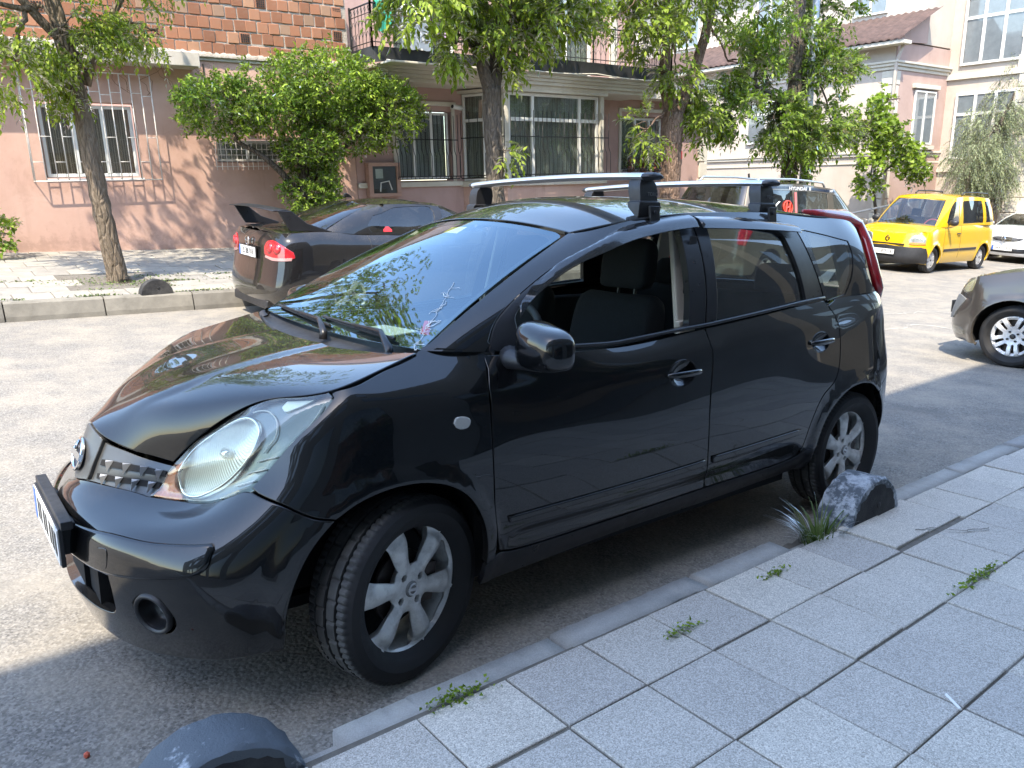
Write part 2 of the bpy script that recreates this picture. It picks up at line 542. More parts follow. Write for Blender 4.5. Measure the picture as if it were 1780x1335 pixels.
def panel(surf, outline, name, mat, parent, far=True, **k):
    """the panel on the near side and, mirrored, on the far side"""
    V, F, N = panel_data(surf, outline, **k)
    a = mesh_obj(name, V, F, mat, parent, normals=N)
    if not far: return a
    m = np.array([1, -1, 1.])
    b = mesh_obj(name, V * m, [f[::-1] for f in F], mat, parent, normals=N * m)
    return a, b
# ------------------------------------------------------------------ shared materials
def car_paint(name, base, dust=0.25, flake=0.0, rough=0.22, dustcol=(0.30, 0.26, 0.21), coat=1.0, grime=.16):
    """clear-coated paint; road dust lies on faces that look up and in fine specks"""
    if name in MATS: return MATS[name]
    t = NT(name)
    geo = t.n.new('ShaderNodeNewGeometry')
    sx = t.n.new('ShaderNodeSeparateXYZ'); t.l.new(geo.outputs['Normal'], sx.inputs[0])
    up = t.val(sx.outputs[2], 0.35, 0.95, 0.12, 1.0)
    blot = t.val(t.noise(2.3, 6, 0.65), 0.38, 0.72, 0.15, 1.0)
    speck = t.val(t.noise(140.0, 2, 0.6), 0.55, 0.72, 0.25, 1.0)
    d = t.math('MULTIPLY', t.math('MULTIPLY', up, blot), t.math('MULTIPLY', speck, dust))
    oz = t.n.new('ShaderNodeSeparateXYZ'); t.l.new(t.co('Object'), oz.inputs[0])                 # road film along the sills
    film = t.math('MULTIPLY', t.val(oz.outputs[2], .18, .52, grime, 0.0), t.val(t.noise(7.0, 6, .7), .3, .7, .3, 1.0))
    d = t.math('ADD', d, film)
    col = t.mix(d, base, dustcol)
    t.set(color=col, rough=rough, coat=coat, coat_rough=t.val(d, 0.0, 0.3, 0.012, 0.10), spec=0.12, metal=flake)
    t.b.inputs['Coat IOR'].default_value = 1.5
    t.bump(t.noise(9.0, 2), 0.012, 0.01)
    MATS[name] = t.m
    return t.m
M_PAINT = car_paint('black_paint', (0.0030, 0.0034, 0.0042), dust=0.14, grime=.10)
M_PLASTIC = simple('black_plastic', (0.018, 0.018, 0.02), 0.48, var=0.25, scale=12, bump=0.05, bscale=300)
M_TRIM = simple('satin_black_trim', (0.012, 0.012, 0.014), 0.33, var=0.2, scale=10)
M_DARK = simple('underbody_black', (0.006, 0.006, 0.007), 0.85)
def rubber():
    t = NT('tyre_rubber')
    n = t.noise(14.0, 6, 0.65); sx = t.n.new('ShaderNodeSeparateXYZ'); t.l.new(t.co('Object'), sx.inputs[0])
    band = t.val(t.math('ABSOLUTE', sx.outputs[1]), .070, .082, 1.0, 0.0)           # the running surface wears grey with road dust
    side = t.mix(t.val(n, 0.42, 0.72), (0.009, 0.009, 0.010), (0.020, 0.019, 0.019))
    tread = t.mix(t.val(n, 0.35, 0.7), (0.030, 0.030, 0.030), (0.075, 0.072, 0.068))
    rad = t.math('SQRT', t.math('ADD', t.math('POWER', sx.outputs[0], 2.0), t.math('POWER', sx.outputs[2], 2.0)))
    outer = t.val(rad, .2945, .2985)
    t.set(color=t.mix(t.math('MULTIPLY', band, outer), side, tread), rough=t.val(n, 0.3, 0.7, 0.55, 0.8), spec=0.4)
    t.bump(t.noise(220.0, 3), 0.12, 0.002)
    MATS['rubber'] = t.m; return t.m
M_RUBBER = rubber()
def alloy(name, col, grime=0.5, rough=0.38):
    t = NT(name)
    n = t.noise(18.0, 6, 0.7)
    g = t.val(n, 0.45, 0.75, 0.0, grime)
    t.set(color=t.mix(g, col, (0.10, 0.09, 0.08)), rough=t.val(n, 0.3, 0.7, rough - 0.05, rough + 0.18), metal=0.45)
    t.bump(t.noise(160.0, 3), 0.05, 0.002)
    MATS[name] = t.m; return t.m
M_ALLOY = alloy('grey_alloy', (0.70, 0.70, 0.68), rough=.42)
M_CHROME = simple('chrome', (0.78, 0.79, 0.80), 0.08, 1.0, var=0.04)
M_ALU = _plain('brushed_aluminium', (0.68, 0.69, 0.71), 0.30, 0.85)
M_GLASS = glass_mat('side_glass', (0.70, 0.76, 0.74), dust=0.03)
M_SCREEN = glass_mat('windscreen_glass', (0.52, 0.62, 0.58), dust=0.012, ior=1.72, refl=(0.68, 0.86, 1.0))
M_CLEAR = glass_mat('lamp_glass', (0.93, 0.95, 0.93), dust=0.12)
M_TINT = glass_mat('tinted_glass', (0.36, 0.40, 0.38), dust=0.03)
M_SEAT = simple('seat_fabric', (0.006, 0.0065, 0.008), 0.9, var=0.5, scale=180, bump=0.25, bscale=350)
M_CABIN = simple('cabin_plastic', (0.028, 0.029, 0.031), 0.6, var=0.2, bump=0.05, bscale=400)
M_BEIGE = simple('pillar_lining', (0.48, 0.44, 0.37), 0.8, var=0.08)
M_WHITE = simple('white_plastic', (0.75, 0.75, 0.74), 0.35, var=0.05)
M_AMBER = simple('amber_lens', (0.75, 0.20, 0.05), 0.25, var=0.2, scale=40, coat=0.6)
M_REDLENS = simple('red_lens', (0.34, 0.010, 0.016), 0.14, var=0.25, scale=14, coat=1.0)
M_BLUE = simple('plate_blue', (0.03, 0.12, 0.55), 0.4, var=0.1)
M_BLACK = simple('matt_black', (0.012, 0.012, 0.012), 0.6)
M_RED = simple('red_plastic', (0.62, 0.04, 0.05), 0.4)
M_YELLOW = simple('yellow_sticker', (0.75, 0.55, 0.05), 0.5)
# ------------------------------------------------------------------ ground
def gz(x, y):
    """road height: tilted strip near us, crowning up to the far kerb"""
    t = (y - 1.2) / 0.5
    sp = 0.5 * (math.log1p(math.exp(-abs(t))) + max(t, 0.0))
    xs = max(-30.0, min(x, 45.0))
    yl = max(-12.0, min(y, 14.0))
    return -0.0527 * xs - 0.0229 * yl + 0.0535 * min(sp, 8.0) + 0.0062 * xs * min(1.0, max(0.0, (y - 1) / 6.0))
def asphalt():
    t = NT('asphalt')
    P = t.co('Object')
    big = t.noise(0.45, 5, 0.6); mid = t.noise(2.6, 6, 0.65); fine = t.noise(60.0, 3, 0.6)
    chips = t.vor(58.0, 'F1', out='Color'); cd = t.vor(58.0, 'F1')
    sep = t.n.new('ShaderNodeSeparateColor'); t.l.new(chips, sep.inputs[0])
    stone = t.ramp(sep.outputs[0], [(0.0, (0.035, 0.034, 0.035)), (0.35, (0.09, 0.087, 0.083)), (0.7, (0.18, 0.172, 0.158)), (1.0, (0.32, 0.30, 0.27))])
    binder = t.mix(t.val(big, 0.35, 0.65), (0.16, 0.148, 0.13), (0.215, 0.198, 0.168))
    dusty = t.val(mid, 0.40, 0.68)
    c = t.mix(t.val(cd, 0.25, 0.5, 0.75, 0.1), binder, stone)
    cr2 = t.vor(140.0, 'F1', out='Color'); sp2 = t.n.new('ShaderNodeSeparateColor'); t.l.new(cr2, sp2.inputs[0])
    c = t.mix(.45, c, t.ramp(sp2.outputs[1], [(0.0, (0.05, 0.048, 0.046)), (0.5, (0.17, 0.16, 0.148)), (1.0, (0.36, 0.335, 0.30))]))
    c = t.mix(t.math('MULTIPLY', dusty, 0.6), c, (0.31, 0.275, 0.22))
    c = t.mix(t.math('MULTIPLY', t.val(t.noise(1.1, 4, 0.7), 0.58, 0.75), 0.5), c, (0.09, 0.087, 0.083))
    t.set(color=c, rough=0.88, spec=0.3)
    h = t.math('ADD', t.math('MULTIPLY', cd, -0.6), t.math('MULTIPLY', fine, 0.4))
    t.bump(h, 0.55, 0.006)
    return t.m
M_ASPH = asphalt()
def ground_sheet():
    xs = np.concatenate([np.linspace(-200, -30, 12), np.linspace(-26, 50, 115), np.linspace(55, 260, 14)])
    ys = np.concatenate([np.linspace(-150, -14, 9), np.linspace(-12, 16, 71), np.linspace(20, 260, 14)])
    V = [(x, y, gz(x, y) - (0.12 if (y < -2.2 or y > 9.0) else 0.0)) for y in ys for x in xs]; n = len(xs)
    F = [(j * n + i, j * n + i + 1, (j + 1) * n + i + 1, (j + 1) * n + i) for j in range(len(ys) - 1) for i in range(n - 1)]
    o = mesh_obj('road', V, F, M_ASPH, smooth=True); tag(o, kind='structure')
    return o
ROAD = ground_sheet()

def concrete(name, a, b, speck=0.0, rough=0.85, stain=0.35, bump=0.25):
    t = NT(name)
    oi = t.n.new('ShaderNodeObjectInfo')
    add = t.n.new('ShaderNodeVectorMath'); add.operation = 'ADD'; t.l.new(t.co('Object'), add.inputs[0])
    mul = t.n.new('ShaderNodeVectorMath'); mul.operation = 'SCALE'; mul.inputs[0].default_value = (17.3, 9.1, 5.7); t.l.new(oi.outputs['Random'], mul.inputs['Scale']); t.l.new(mul.outputs[0], add.inputs[1])
    v = add.outputs[0]
    c = t.mix(t.val(t.noise(5.0, 6, 0.65, vec=v), 0.35, 0.68), a, b)
    c = t.mix(t.math('MULTIPLY', t.val(t.noise(2.2, 5, 0.7, vec=v), 0.52, 0.75), stain), c, tuple(x * 0.45 for x in a))
    if speck > 0:
        sp = t.vor(330.0, 'F1', vec=v, out='Color'); sep = t.n.new('ShaderNodeSeparateColor'); t.l.new(sp, sep.inputs[0])
        c = t.mix(speck, c, t.ramp(sep.outputs[0], [(0.0, tuple(x * 0.45 for x in a)), (0.35, a), (0.65, b), (1.0, tuple(min(1, x * 1.55) for x in b))]))
    spots = t.val(t.vor(9.0, 'F1', vec=v), .0, .055, .55, .0)
    c = t.mix(spots, c, (.06, .06, .06))
    # each piece a touch lighter or darker
    c = t.mix(1.0, c, t.ramp(oi.outputs['Random'], [(0, (0.86, 0.86, 0.87)), (1, (1.10, 1.09, 1.06))]), 'MULTIPLY')
    t.set(color=c, rough=rough, spec=0.3)
    t.bump(t.noise(190.0, 4, 0.7, vec=v), bump, 0.004)
    MATS[name] = t.m
    return t.m
M_SLAB = concrete('granite_slab', (0.42, 0.388, 0.34), (0.525, 0.488, 0.432), speck=0.6, bump=0.35)
M_KERB = concrete('kerb_concrete', (0.29, 0.285, 0.27), (0.38, 0.372, 0.35), speck=0.15)
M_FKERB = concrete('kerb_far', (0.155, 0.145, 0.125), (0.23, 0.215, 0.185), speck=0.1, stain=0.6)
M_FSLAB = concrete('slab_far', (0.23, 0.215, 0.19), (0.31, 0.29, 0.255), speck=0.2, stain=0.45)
def soil():
    t = NT('joint_soil'); t.set(color=t.mix(t.noise(30, 5), (0.07, 0.062, 0.052), (0.20, 0.18, 0.15)), rough=0.95); t.bump(t.noise(90, 4), .5, .006); return t.m
M_SOIL = soil()

# ---- near pavement, in the tilted strip's own axes
def tilt_root(name, kind='structure'):
    o = bpy.data.objects.new(name, None); COL.objects.link(o); o.matrix_world = TILT.to_4x4(); tag(o, kind=kind); return o
def slab_mesh(sx, sy, th, bev=0.004):
    bm = bmesh.new(); bmesh.ops.create_cube(bm, size=1.0)
    for v in bm.verts: v.co = (v.co.x * sx, v.co.y * sy, v.co.z * th - th / 2)
    bmesh.ops.bevel(bm, geom=[e for e in bm.edges if all(v.co.z > -th * .5 for v in e.verts)], offset=bev, segments=1, affect='EDGES')
    me = bpy.data.meshes.new('paving_slab'); bm.to_mesh(me); bm.free(); me.materials.append(M_SLAB); return me
def near_pavement():
    b = MB(); b.add([(-30, -1.09, .090), (6.3, -1.10, .090), (6.3, -14, .090), (-30, -14, .090)], [(3, 2, 1, 0)])
    base = b.build('pavement', M_SOIL); base.matrix_world = TILT.to_4x4(); tag(base, kind='structure')
    T = .3163; ox, oy, an = .472, -1.4026, .0094
    me = slab_mesh(T - .008, T - .008, .045, .003); me0 = slab_mesh(T - .008, .281, .045, .003)
    rg = random.Random(5)
    ca, sa = math.cos(an), math.sin(an)
    big = MB()
    for j in range(-1, 11):
        for i in range(-8, 18):
            cx, cy = (i + .5) * T, -(j + .5) * T + (-0.014 if j < 0 else 0)
            x, y = ox + cx * ca - cy * sa, oy + cx * sa + cy * ca
            jx, jy = rg.gauss(0, .0013), rg.gauss(0, .0013)
            dz = rg.gauss(0, .0022); rx, ry, rz = rg.gauss(0, .004), rg.gauss(0, .004), rg.gauss(0, .004)
            if j == -1 and i in (5, 6): jy += .02; dz += .004; rz += .012 * (1 if i == 5 else -1)
            if i > 24 or j > 6 or i < -5:                           # beyond the frame: one joined field
                m = slab_mesh_data(big, x + jx, y + jy, .0992 + dz, T - .007, T - .007 if j >= 0 else .281); continue
            o = bpy.data.objects.new('paving_slab', me if j >= 0 else me0); COL.objects.link(o); o.parent = base
            o.location = (x + jx, y + jy, .0992 + dz); o.rotation_euler = (rx, ry, an + rz)
    fo = big.build('paving_slab', M_SLAB, base); tag(fo, kind='stuff')
    # dirt where the slab is missing
    q = ox + 6.5 * T
    return base
def slab_mesh_data(b, x, y, z, sx, sy):
    b.box(x - sx / 2, x + sx / 2, y - sy / 2, y + sy / 2, z - .04, z)
PAVE = near_pavement()
def near_kerb():
    rg = random.Random(9)
    root = None
    b = MB(); b.box(-30, 6.3, -1.10, -1.03, -.1, .05); root = b.build('kerb', M_KERB); root.matrix_world = TILT.to_4x4(); tag(root, kind='structure')
    x = -6.0; joints = []
    L = [1.0] * 60
    xs = [-9.13, -8.13, -7.13, -6.13, -5.13, -4.13, -3.13, -2.13, -1.13, -.42, .02, .52, 1.16, 1.70]
    cur = -9.13; segs = []
    pts = [-9.1, -8.1, -7.1, -6.1, -5.1, -4.1, -3.1, -2.1, -1.15, -.37, .43, 1.16, 1.72, None, 2.62, 3.42, 4.25, 5.1, 6.0]
    for a, c in zip(pts[:-1], pts[1:]):
        if a is None or c is None: continue
        if a == -1.15 : c = -.90
        bm = bmesh.new(); bmesh.ops.create_cube(bm, size=1.0)
        l = c - a - .012
        for v in bm.verts: v.co = (v.co.x * l, v.co.y * .125, v.co.z * .2)
        bmesh.ops.subdivide_edges(bm, edges=[e for e in bm.edges if abs(e.verts[0].co.x - e.verts[1].co.x) > l * .5], cuts=9)
        bmesh.ops.bevel(bm, geom=[e for e in bm.edges], offset=.008, segments=2, affect='EDGES')
        for v in bm.verts:
            v.co.y += rg.gauss(0, .0012); v.co.z += rg.gauss(0, .0012)
        me = bpy.data.meshes.new('kerb_stone'); bm.to_mesh(me); bm.free(); me.materials.append(M_KERB)
        me.polygons.foreach_set('use_smooth', [True] * len(me.polygons))
        o = bpy.data.objects.new('kerb_stone', me); COL.objects.link(o); o.parent = root
        o.location = ((a + c) / 2, -1.045 + rg.gauss(0, .004) + .0094 * (a - .47), -.010 + rg.gauss(0, .003)); o.rotation_euler = (rg.gauss(0, .01), 0, .0094 + rg.gauss(0, .005))
    return root
KERB = near_kerb()
def slab_cracks():
    rg = random.Random(2)
    for pts in ([(2.30, -1.32), (2.42, -1.37), (2.47, -1.45), (2.62, -1.52)], [(-.35, -1.62), (-.22, -1.66), (-.10, -1.75)], [(3.1, -1.86), (3.22, -1.92), (3.28, -2.02)]):
        c = crom(np.array(pts), 6); V = []
        for i, (x, y) in enumerate(c):
            x += rg.gauss(0, .005); y += rg.gauss(0, .005); w = .0012 + .0022 * rg.random(); V += [(x - w, y - w, .1075), (x + w, y + w, .1075)]
        mesh_obj('slab_crack', V, [(2 * i, 2 * i + 1, 2 * i + 3, 2 * i + 2) for i in range(len(c) - 1)], M_SOIL, PAVE)
slab_cracks()

def half_disc(name, r, th, label, mats, loc, rz, world=None, seed=1, hh=None):
    """low half-round concrete parking stop: painted rim, bare dark faces"""
    rg = random.Random(seed); n = 28; rings = []
    V = []; F = []; MI = []
    ys = [-th / 2, -th / 2 + .012, -th * .15, th * .2, th / 2 - .012, th / 2]
    for yi, y in enumerate(ys):
        k = 1.0 - (.035 if yi in (0, 5) else 0.0)
        for i in range(n + 1):
            a = math.pi * i / n
            rr = r * k * (1 + rg.gauss(0, .010)) 
            V.append((rr * math.cos(a), y + rg.gauss(0, .002), rr * math.sin(a) * (hh or 1.0)))
    for j in range(5):
        for i in range(n):
            F.append((j * (n + 1) + i, j * (n + 1) + i + 1, (j + 1) * (n + 1) + i + 1, (j + 1) * (n + 1) + i)); MI.append(0)
    # faces: fan with inner points so the paint edge is ragged
    for sgn, j in ((-1, 0), (1, 5)):
        b0 = len(V); y = ys[j]
        for i in range(n + 1):
            a = math.pi * i / n; rr = r * (.86 + rg.gauss(0, .025)); V.append((rr * math.cos(a), y + .002 * -sgn * 0, max(0.0, rr * math.sin(a) * (hh or 1.0))))
        c = len(V); V.append((0, y, 0))
        for i in range(n):
            q = (j * (n + 1) + i, b0 + i, b0 + i + 1, j * (n + 1) + i + 1); F.append(q if sgn < 0 else q[::-1]); MI.append(0)
            t3 = (b0 + i, c, b0 + i + 1); F.append(t3 if sgn < 0 else t3[::-1]); MI.append(1)
    F = [f[::-1] for f in F]
    o = mesh_obj(name, V, F, mats=mats, midx=MI, smooth=True); o.data.set_sharp_from_angle(angle=.7)
    m = Matrix.Translation(loc) @ Matrix.Rotation(rz, 4, 'Z')
    o.matrix_world = (TILT.to_4x4() @ m) if world is None else m
    tag(o, label, 'parking stone', 'half-round parking stones')
    hp = MB(); hp.lathe([(.0, -.006), (.014, -.004), (.016, .0), (.013, .006)], 12, c=(r * .1, -th / 2 - .001, r * .45)); 
    hp.build('lifting_hole', M_BLACK, o)
    return o
def painted_stone(lo_=.56):
    t = NT('worn_white_paint'); n1 = t.noise(9.0, 6, 0.7); n2 = t.noise(40.0, 4, 0.7)
    m = t.math('MULTIPLY', t.val(n1, lo_, lo_ + .08), t.val(n2, 0.3, 0.6, 0.4, 1.0))
    t.set(color=t.mix(m, (0.085, 0.10, 0.115), (0.42, 0.45, 0.48)), rough=0.85); t.bump(n2, .6, .008); return t.m
def bare_stone():
    t = NT('dark_rough_concrete'); n2 = t.noise(60.0, 5, 0.75); t.set(color=t.mix(t.val(t.noise(7.0, 5), .35, .7), (0.018, 0.018, 0.019), (0.06, 0.058, 0.055)), rough=0.95); t.bump(n2, .8, .008); return t.m
M_PSTONE, M_PSTONE2, M_BSTONE = painted_stone(.47), painted_stone(.57), bare_stone()
half_disc('parking_stone', .245, .17, 'white-rimmed half-round stone beside the grass tuft, behind the rear wheel', [M_PSTONE, M_BSTONE], (2.335, -1.04, .045), .03, seed=3)
half_disc('parking_stone', .225, .17, 'dark half-round stone at the bottom edge, in front of the car', [M_PSTONE2, M_BSTONE], (-.685, -1.03, .0), .0, seed=5)
# ------------------------------------------------------------------ far pavement
FKY = 7.3                                                   # face of the far kerb
def fz(x, y):
    """far pavement surface"""
    xs = max(-30.0, min(x, 45.0))
    return 0.375 - 0.0465 * xs + 0.076 * (min(y, 11.6) - 7.4)
def far_side():
    V = []; F = []; xs = np.linspace(-30, 46, 60); ys = [7.42, 8.4, 9.4, 10.4, 11.6, 24.0]
    for y in ys:
        for x in xs: V.append((x, y, fz(x, y) - .012))
    n = len(xs); F = [(j * n + i, j * n + i + 1, (j + 1) * n + i + 1, (j + 1) * n + i) for j in range(len(ys) - 1) for i in range(n - 1)]
    base = mesh_obj('far_pavement', V, F, M_SOIL); tag(base, kind='structure')
    rg = random.Random(21)
    sx, sy = math.atan(-0.0465), math.atan(0.076)
    def slab(w):
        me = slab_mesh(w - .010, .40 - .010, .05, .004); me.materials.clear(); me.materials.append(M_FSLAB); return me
    me = slab(.4)
    big = MB()
    k = 0
    for j in range(10):
        off = (j % 2) * .2 + rg.uniform(-.02, .02)
        for i in range(-20, 110):
            x = i * .4 + off; y = 7.46 + .2 + j * .4
            if y > 11.3: continue
            if abs(x - 1.02) < .45 and abs(y - 8.45) < .5: continue        # tree pit
            vis = -0.9 + j * .08 < x < 4.6 + j * .05
            if not vis:
                big.obox((x, y, fz(x, y) - .02 + rg.gauss(0, .002)), (.195, 0, .195 * -0.0465), (0, .195, .195 * .076), (0, 0, .02)); continue
            o = bpy.data.objects.new('paving_slab', me); COL.objects.link(o); o.parent = base
            o.location = (x, y, fz(x, y) + rg.gauss(0, .003)); o.rotation_euler = (sy + rg.gauss(0, .008), -sx + rg.gauss(0, .008), rg.gauss(0, .01))
    f = big.build('paving_slab', M_FSLAB, base); tag(f, kind='stuff')
    # kerb stones
    b = MB()
    kx = np.linspace(-30, 46, 40)
    V = [(x, y, z(x)) for x in kx for y, z in ((7.33, lambda x: gz(x, 7.3) - .2), (7.43, lambda x: gz(x, 7.3) - .2), (7.43, lambda x: fz(x, 7.4) - .05), (7.33, lambda x: fz(x, 7.4) - .05))]
    b.add(V, [(i * 4 + k, i * 4 + (k + 1) % 4, (i + 1) * 4 + (k + 1) % 4, (i + 1) * 4 + k) for i in range(39) for k in range(4)])
    kb = b.build('far_kerb', M_SOIL); tag(kb, kind='structure')
    x = -12.35; 
    while x < 40:
        l = 1.0
        x0, x1 = x + .008, x + l - .008
        if not (-3 < x < 20): x += l; continue
        mm = MB(); st = 8; vs = []
        for i in range(st + 1):
            q = x0 + (x1 - x0) * i / st; zt = fz(q, 7.4) + .004; zb_ = gz(q, 7.25) - .1
            for (yy, zz) in ((7.29, zb_), (7.29, zb_ + .1 + (zt - zb_ - .1) * .25), (7.315, zt - .025), (7.335, zt), (7.46, zt), (7.46, zb_)): vs.append((q, yy + rg.gauss(0, .0018), zz + rg.gauss(0, .0018)))
        mm.add(vs, [(i * 6 + k, i * 6 + (k + 1) % 6, (i + 1) * 6 + (k + 1) % 6, (i + 1) * 6 + k) for i in range(st) for k in range(6)] + [tuple(range(6)), tuple(range(st * 6, st * 6 + 6))[::-1]])
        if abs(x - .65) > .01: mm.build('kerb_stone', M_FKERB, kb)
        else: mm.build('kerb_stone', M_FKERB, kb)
        x += l
    return base
FARP = far_side()
half_disc('parking_stone', .19, .14, 'small dark half-round stone on the far kerb at the leaning tree', [M_BSTONE, M_BSTONE], (1.25, 7.40, fz(1.25, 7.4) - .01), .02, world=1, seed=8)
b = MB(); b.lathe([(0, .012), (.30, .012), (.34, .006), (.35, -.02)], 32, axis='z'); mh = b.build('manhole_cover', simple('rusty_iron', (0.20, 0.12, 0.09), 0.7, 0.3, var=0.3, scale=20), smooth=False)
mh.location = (17.0, 4.0, gz(17.0, 4.0) + .002); mh.rotation_euler = (0, .05, 0); tag(mh, 'round rust-brown manhole cover in front of the yellow van', 'manhole cover')

def road_cracks():
    """pale mortar-filled cracks in the sunlit carriageway"""
    rg = random.Random(17); m = simple('crack_filler', (.34, .32, .28), .9)
    for pts in ([(9.6, 3.4), (10.6, 2.9), (11.3, 2.75), (12.4, 2.2)], [(8.3, 2.6), (9.3, 2.2), (9.9, 2.25), (10.1, 1.7), (11.2, 1.25)], [(7.2, 2.9), (8.3, 2.6)]):
        c = crom(np.array(pts), 10); V = []
        for i, (x, y) in enumerate(c):
            x += rg.gauss(0, .025); y += rg.gauss(0, .03); w = .010 + .012 * rg.random()
            V += [(x - w, y - w * .6, gz(x, y) + .004), (x + w, y + w * .6, gz(x, y) + .004)]
        o = mesh_obj('road_crack', V, [(2 * i, 2 * i + 1, 2 * i + 3, 2 * i + 2) for i in range(len(c) - 1)], m, ROAD)
road_cracks()
# ------------------------------------------------------------------ buildings
def plaster(name, a, b, stain=(0.5, 0.45, 0.4), amt=0.35, streak=0.25, rough=0.9, bump=0.25, damp=None):
    t = NT(name)
    c = t.mix(t.val(t.noise(0.9, 6, 0.62), 0.35, 0.66), a, b)
    st = t.val(t.noise(1.6, 7, 0.72, dist=0.6), 0.52, 0.74)
    c = t.mix(t.math('MULTIPLY', st, amt), c, tuple(x * y for x, y in zip(a, stain)))
    v = t.mapped((3.0, 3.0, 0.22)); sr = t.val(t.noise(2.4, 6, 0.7, vec=v), 0.55, 0.8)
    c = t.mix(t.math('MULTIPLY', sr, streak), c, tuple(x * 0.5 for x in a))
    if damp is not None:                                    # splash dirt and flaking paint along the foot of the wall
        sz = t.n.new('ShaderNodeSeparateXYZ'); t.l.new(t.co('Object'), sz.inputs[0])
        lvl = t.math('ADD', t.val(sz.outputs[2], damp, damp + 1.1, 1.0, 0.0), t.val(t.noise(3.5, 7, .75), .3, .7, -.75, .25)); c = t.mix(t.val(lvl, .25, .6, 0.0, .55), c, tuple(x * .62 for x in a))
        fl = t.val(t.noise(2.0, 8, .8, dist=1.0), .66, .69); c = t.mix(t.math('MULTIPLY', fl, .6), c, (0.40, 0.33, 0.27))
    t.set(color=c, rough=rough, spec=0.2)
    t.bump(t.math('ADD', t.noise(90.0, 5, 0.7), t.noise(6.0, 4)), bump, 0.006)
    MATS[name] = t.m; return t.m
M_PINK = plaster('pink_plaster', (0.46, 0.29, 0.23), (0.54, 0.36, 0.29), amt=0.4, damp=.35)
M_PINK2 = plaster('pink_render', (0.37, 0.245, 0.215), (0.43, 0.295, 0.26), amt=0.25)
M_CREAM = plaster('cream_render', (0.50, 0.46, 0.38), (0.58, 0.54, 0.46), amt=0.25, streak=0.3)
M_SLABC = plaster('raw_concrete', (0.42, 0.38, 0.33), (0.55, 0.50, 0.43), amt=0.5)
M_PALE = plaster('pale_pink_render', (0.43, 0.37, 0.31), (0.49, 0.43, 0.37), amt=0.2)
M_PVC = simple('white_window_frame', (0.66, 0.65, 0.61), 0.45, var=0.06)
M_WPANE = glass_mat('window_pane', (0.80, 0.84, 0.82), dust=0.06)
M_GRILL = simple('white_painted_iron', (0.62, 0.58, 0.53), 0.55, var=0.15, scale=20)
M_IRON = simple('black_wrought_iron', (0.014, 0.013, 0.013), 0.5, var=0.3)
M_ROOM = simple('dark_room', (0.035, 0.033, 0.030), 0.9)
def fabric(name, a, b, scale=(60, 1, 1)):
    t = NT(name); w = t.n.new('ShaderNodeTexWave'); w.inputs['Scale'].default_value = 9.0; w.inputs['Distortion'].default_value = 2.5; t.l.new(t.mapped((1, 1, .12)), w.inputs[0])
    t.set(color=t.mix(w.outputs['Fac'], a, b), rough=.9); return t.m
M_CURT = fabric('brown_curtain', (0.22, 0.14, 0.09), (0.46, 0.33, 0.23))
M_TULLE = fabric('net_curtain', (0.22, 0.22, 0.20), (0.42, 0.42, 0.38))
M_BRICK = None
def brick_mat():
    t = NT('hollow_brick'); oi = t.n.new('ShaderNodeObjectInfo')
    c = t.ramp(oi.outputs['Random'], [(0.0, (0.20, 0.085, 0.045)), (0.35, (0.27, 0.115, 0.06)), (0.7, (0.32, 0.145, 0.08)), (0.88, (0.35, 0.19, 0.11)), (1.0, (0.22, 0.15, 0.105))])
    c = t.mix(t.math('MULTIPLY', t.val(t.noise(16.0, 5, .7), .48, .75), .5), c, (0.24, 0.16, 0.11))
    w = t.n.new('ShaderNodeTexWave'); w.inputs['Scale'].default_value = 26.0; w.bands_direction = 'Z'; t.l.new(t.co('Object'), w.inputs[0])
    t.set(color=c, rough=.9); t.bump(t.math('ADD', w.outputs['Fac'], t.noise(60, 4)), .35, .004); return t.m
M_BRICK = brick_mat()
def mortar():
    t = NT('mortar'); t.set(color=t.mix(t.noise(9, 6, .7), (0.30, 0.255, 0.21), (0.46, 0.41, 0.35)), rough=.95); t.bump(t.noise(40, 5, .75), .9, .02); return t.m
M_MORT = mortar()

def wall_y(mb, x0, x1, z0, z1, y, th, holes=()):
    """wall facing -y at y, thickness th behind it, with rectangular openings (x0,x1,z0,z1)"""
    xs = sorted({x0, x1, *[h[0] for h in holes], *[h[1] for h in holes]}); zs = sorted({z0, z1, *[h[2] for h in holes], *[h[3] for h in holes]})
    xs = [x for x in xs if x0 <= x <= x1]; zs = [z for z in zs if z0 <= z <= z1]
    def hole(cx, cz): return any(h[0] < cx < h[1] and h[2] < cz < h[3] for h in holes)
    for a, b in zip(xs[:-1], xs[1:]):
        for c, d in zip(zs[:-1], zs[1:]):
            if hole((a + b) / 2, (c + d) / 2): continue
            mb.quad((a, y, c), (b, y, c), (b, y, d), (a, y, d)); mb.quad((a, y + th, d), (b, y + th, d), (b, y + th, c), (a, y + th, c))
    for h in holes:
        a, b, c, d = h
        mb.quad((a, y, c), (a, y, d), (a, y + th, d), (a, y + th, c)); mb.quad((b, y, d), (b, y, c), (b, y + th, c), (b, y + th, d))
        mb.quad((a, y, d), (b, y, d), (b, y + th, d), (a, y + th, d)); mb.quad((b, y, c), (a, y, c), (a, y + th, c), (b, y + th, c))
    mb.quad((x0, y, z0), (x0, y, z1), (x0, y + th, z1), (x0, y + th, z0)); mb.quad((x1, y, z1), (x1, y, z0), (x1, y + th, z0), (x1, y + th, z1)); mb.quad((x0, y, z1), (x1, y, z1), (x1, y + th, z1), (x0, y + th, z1))
    return mb

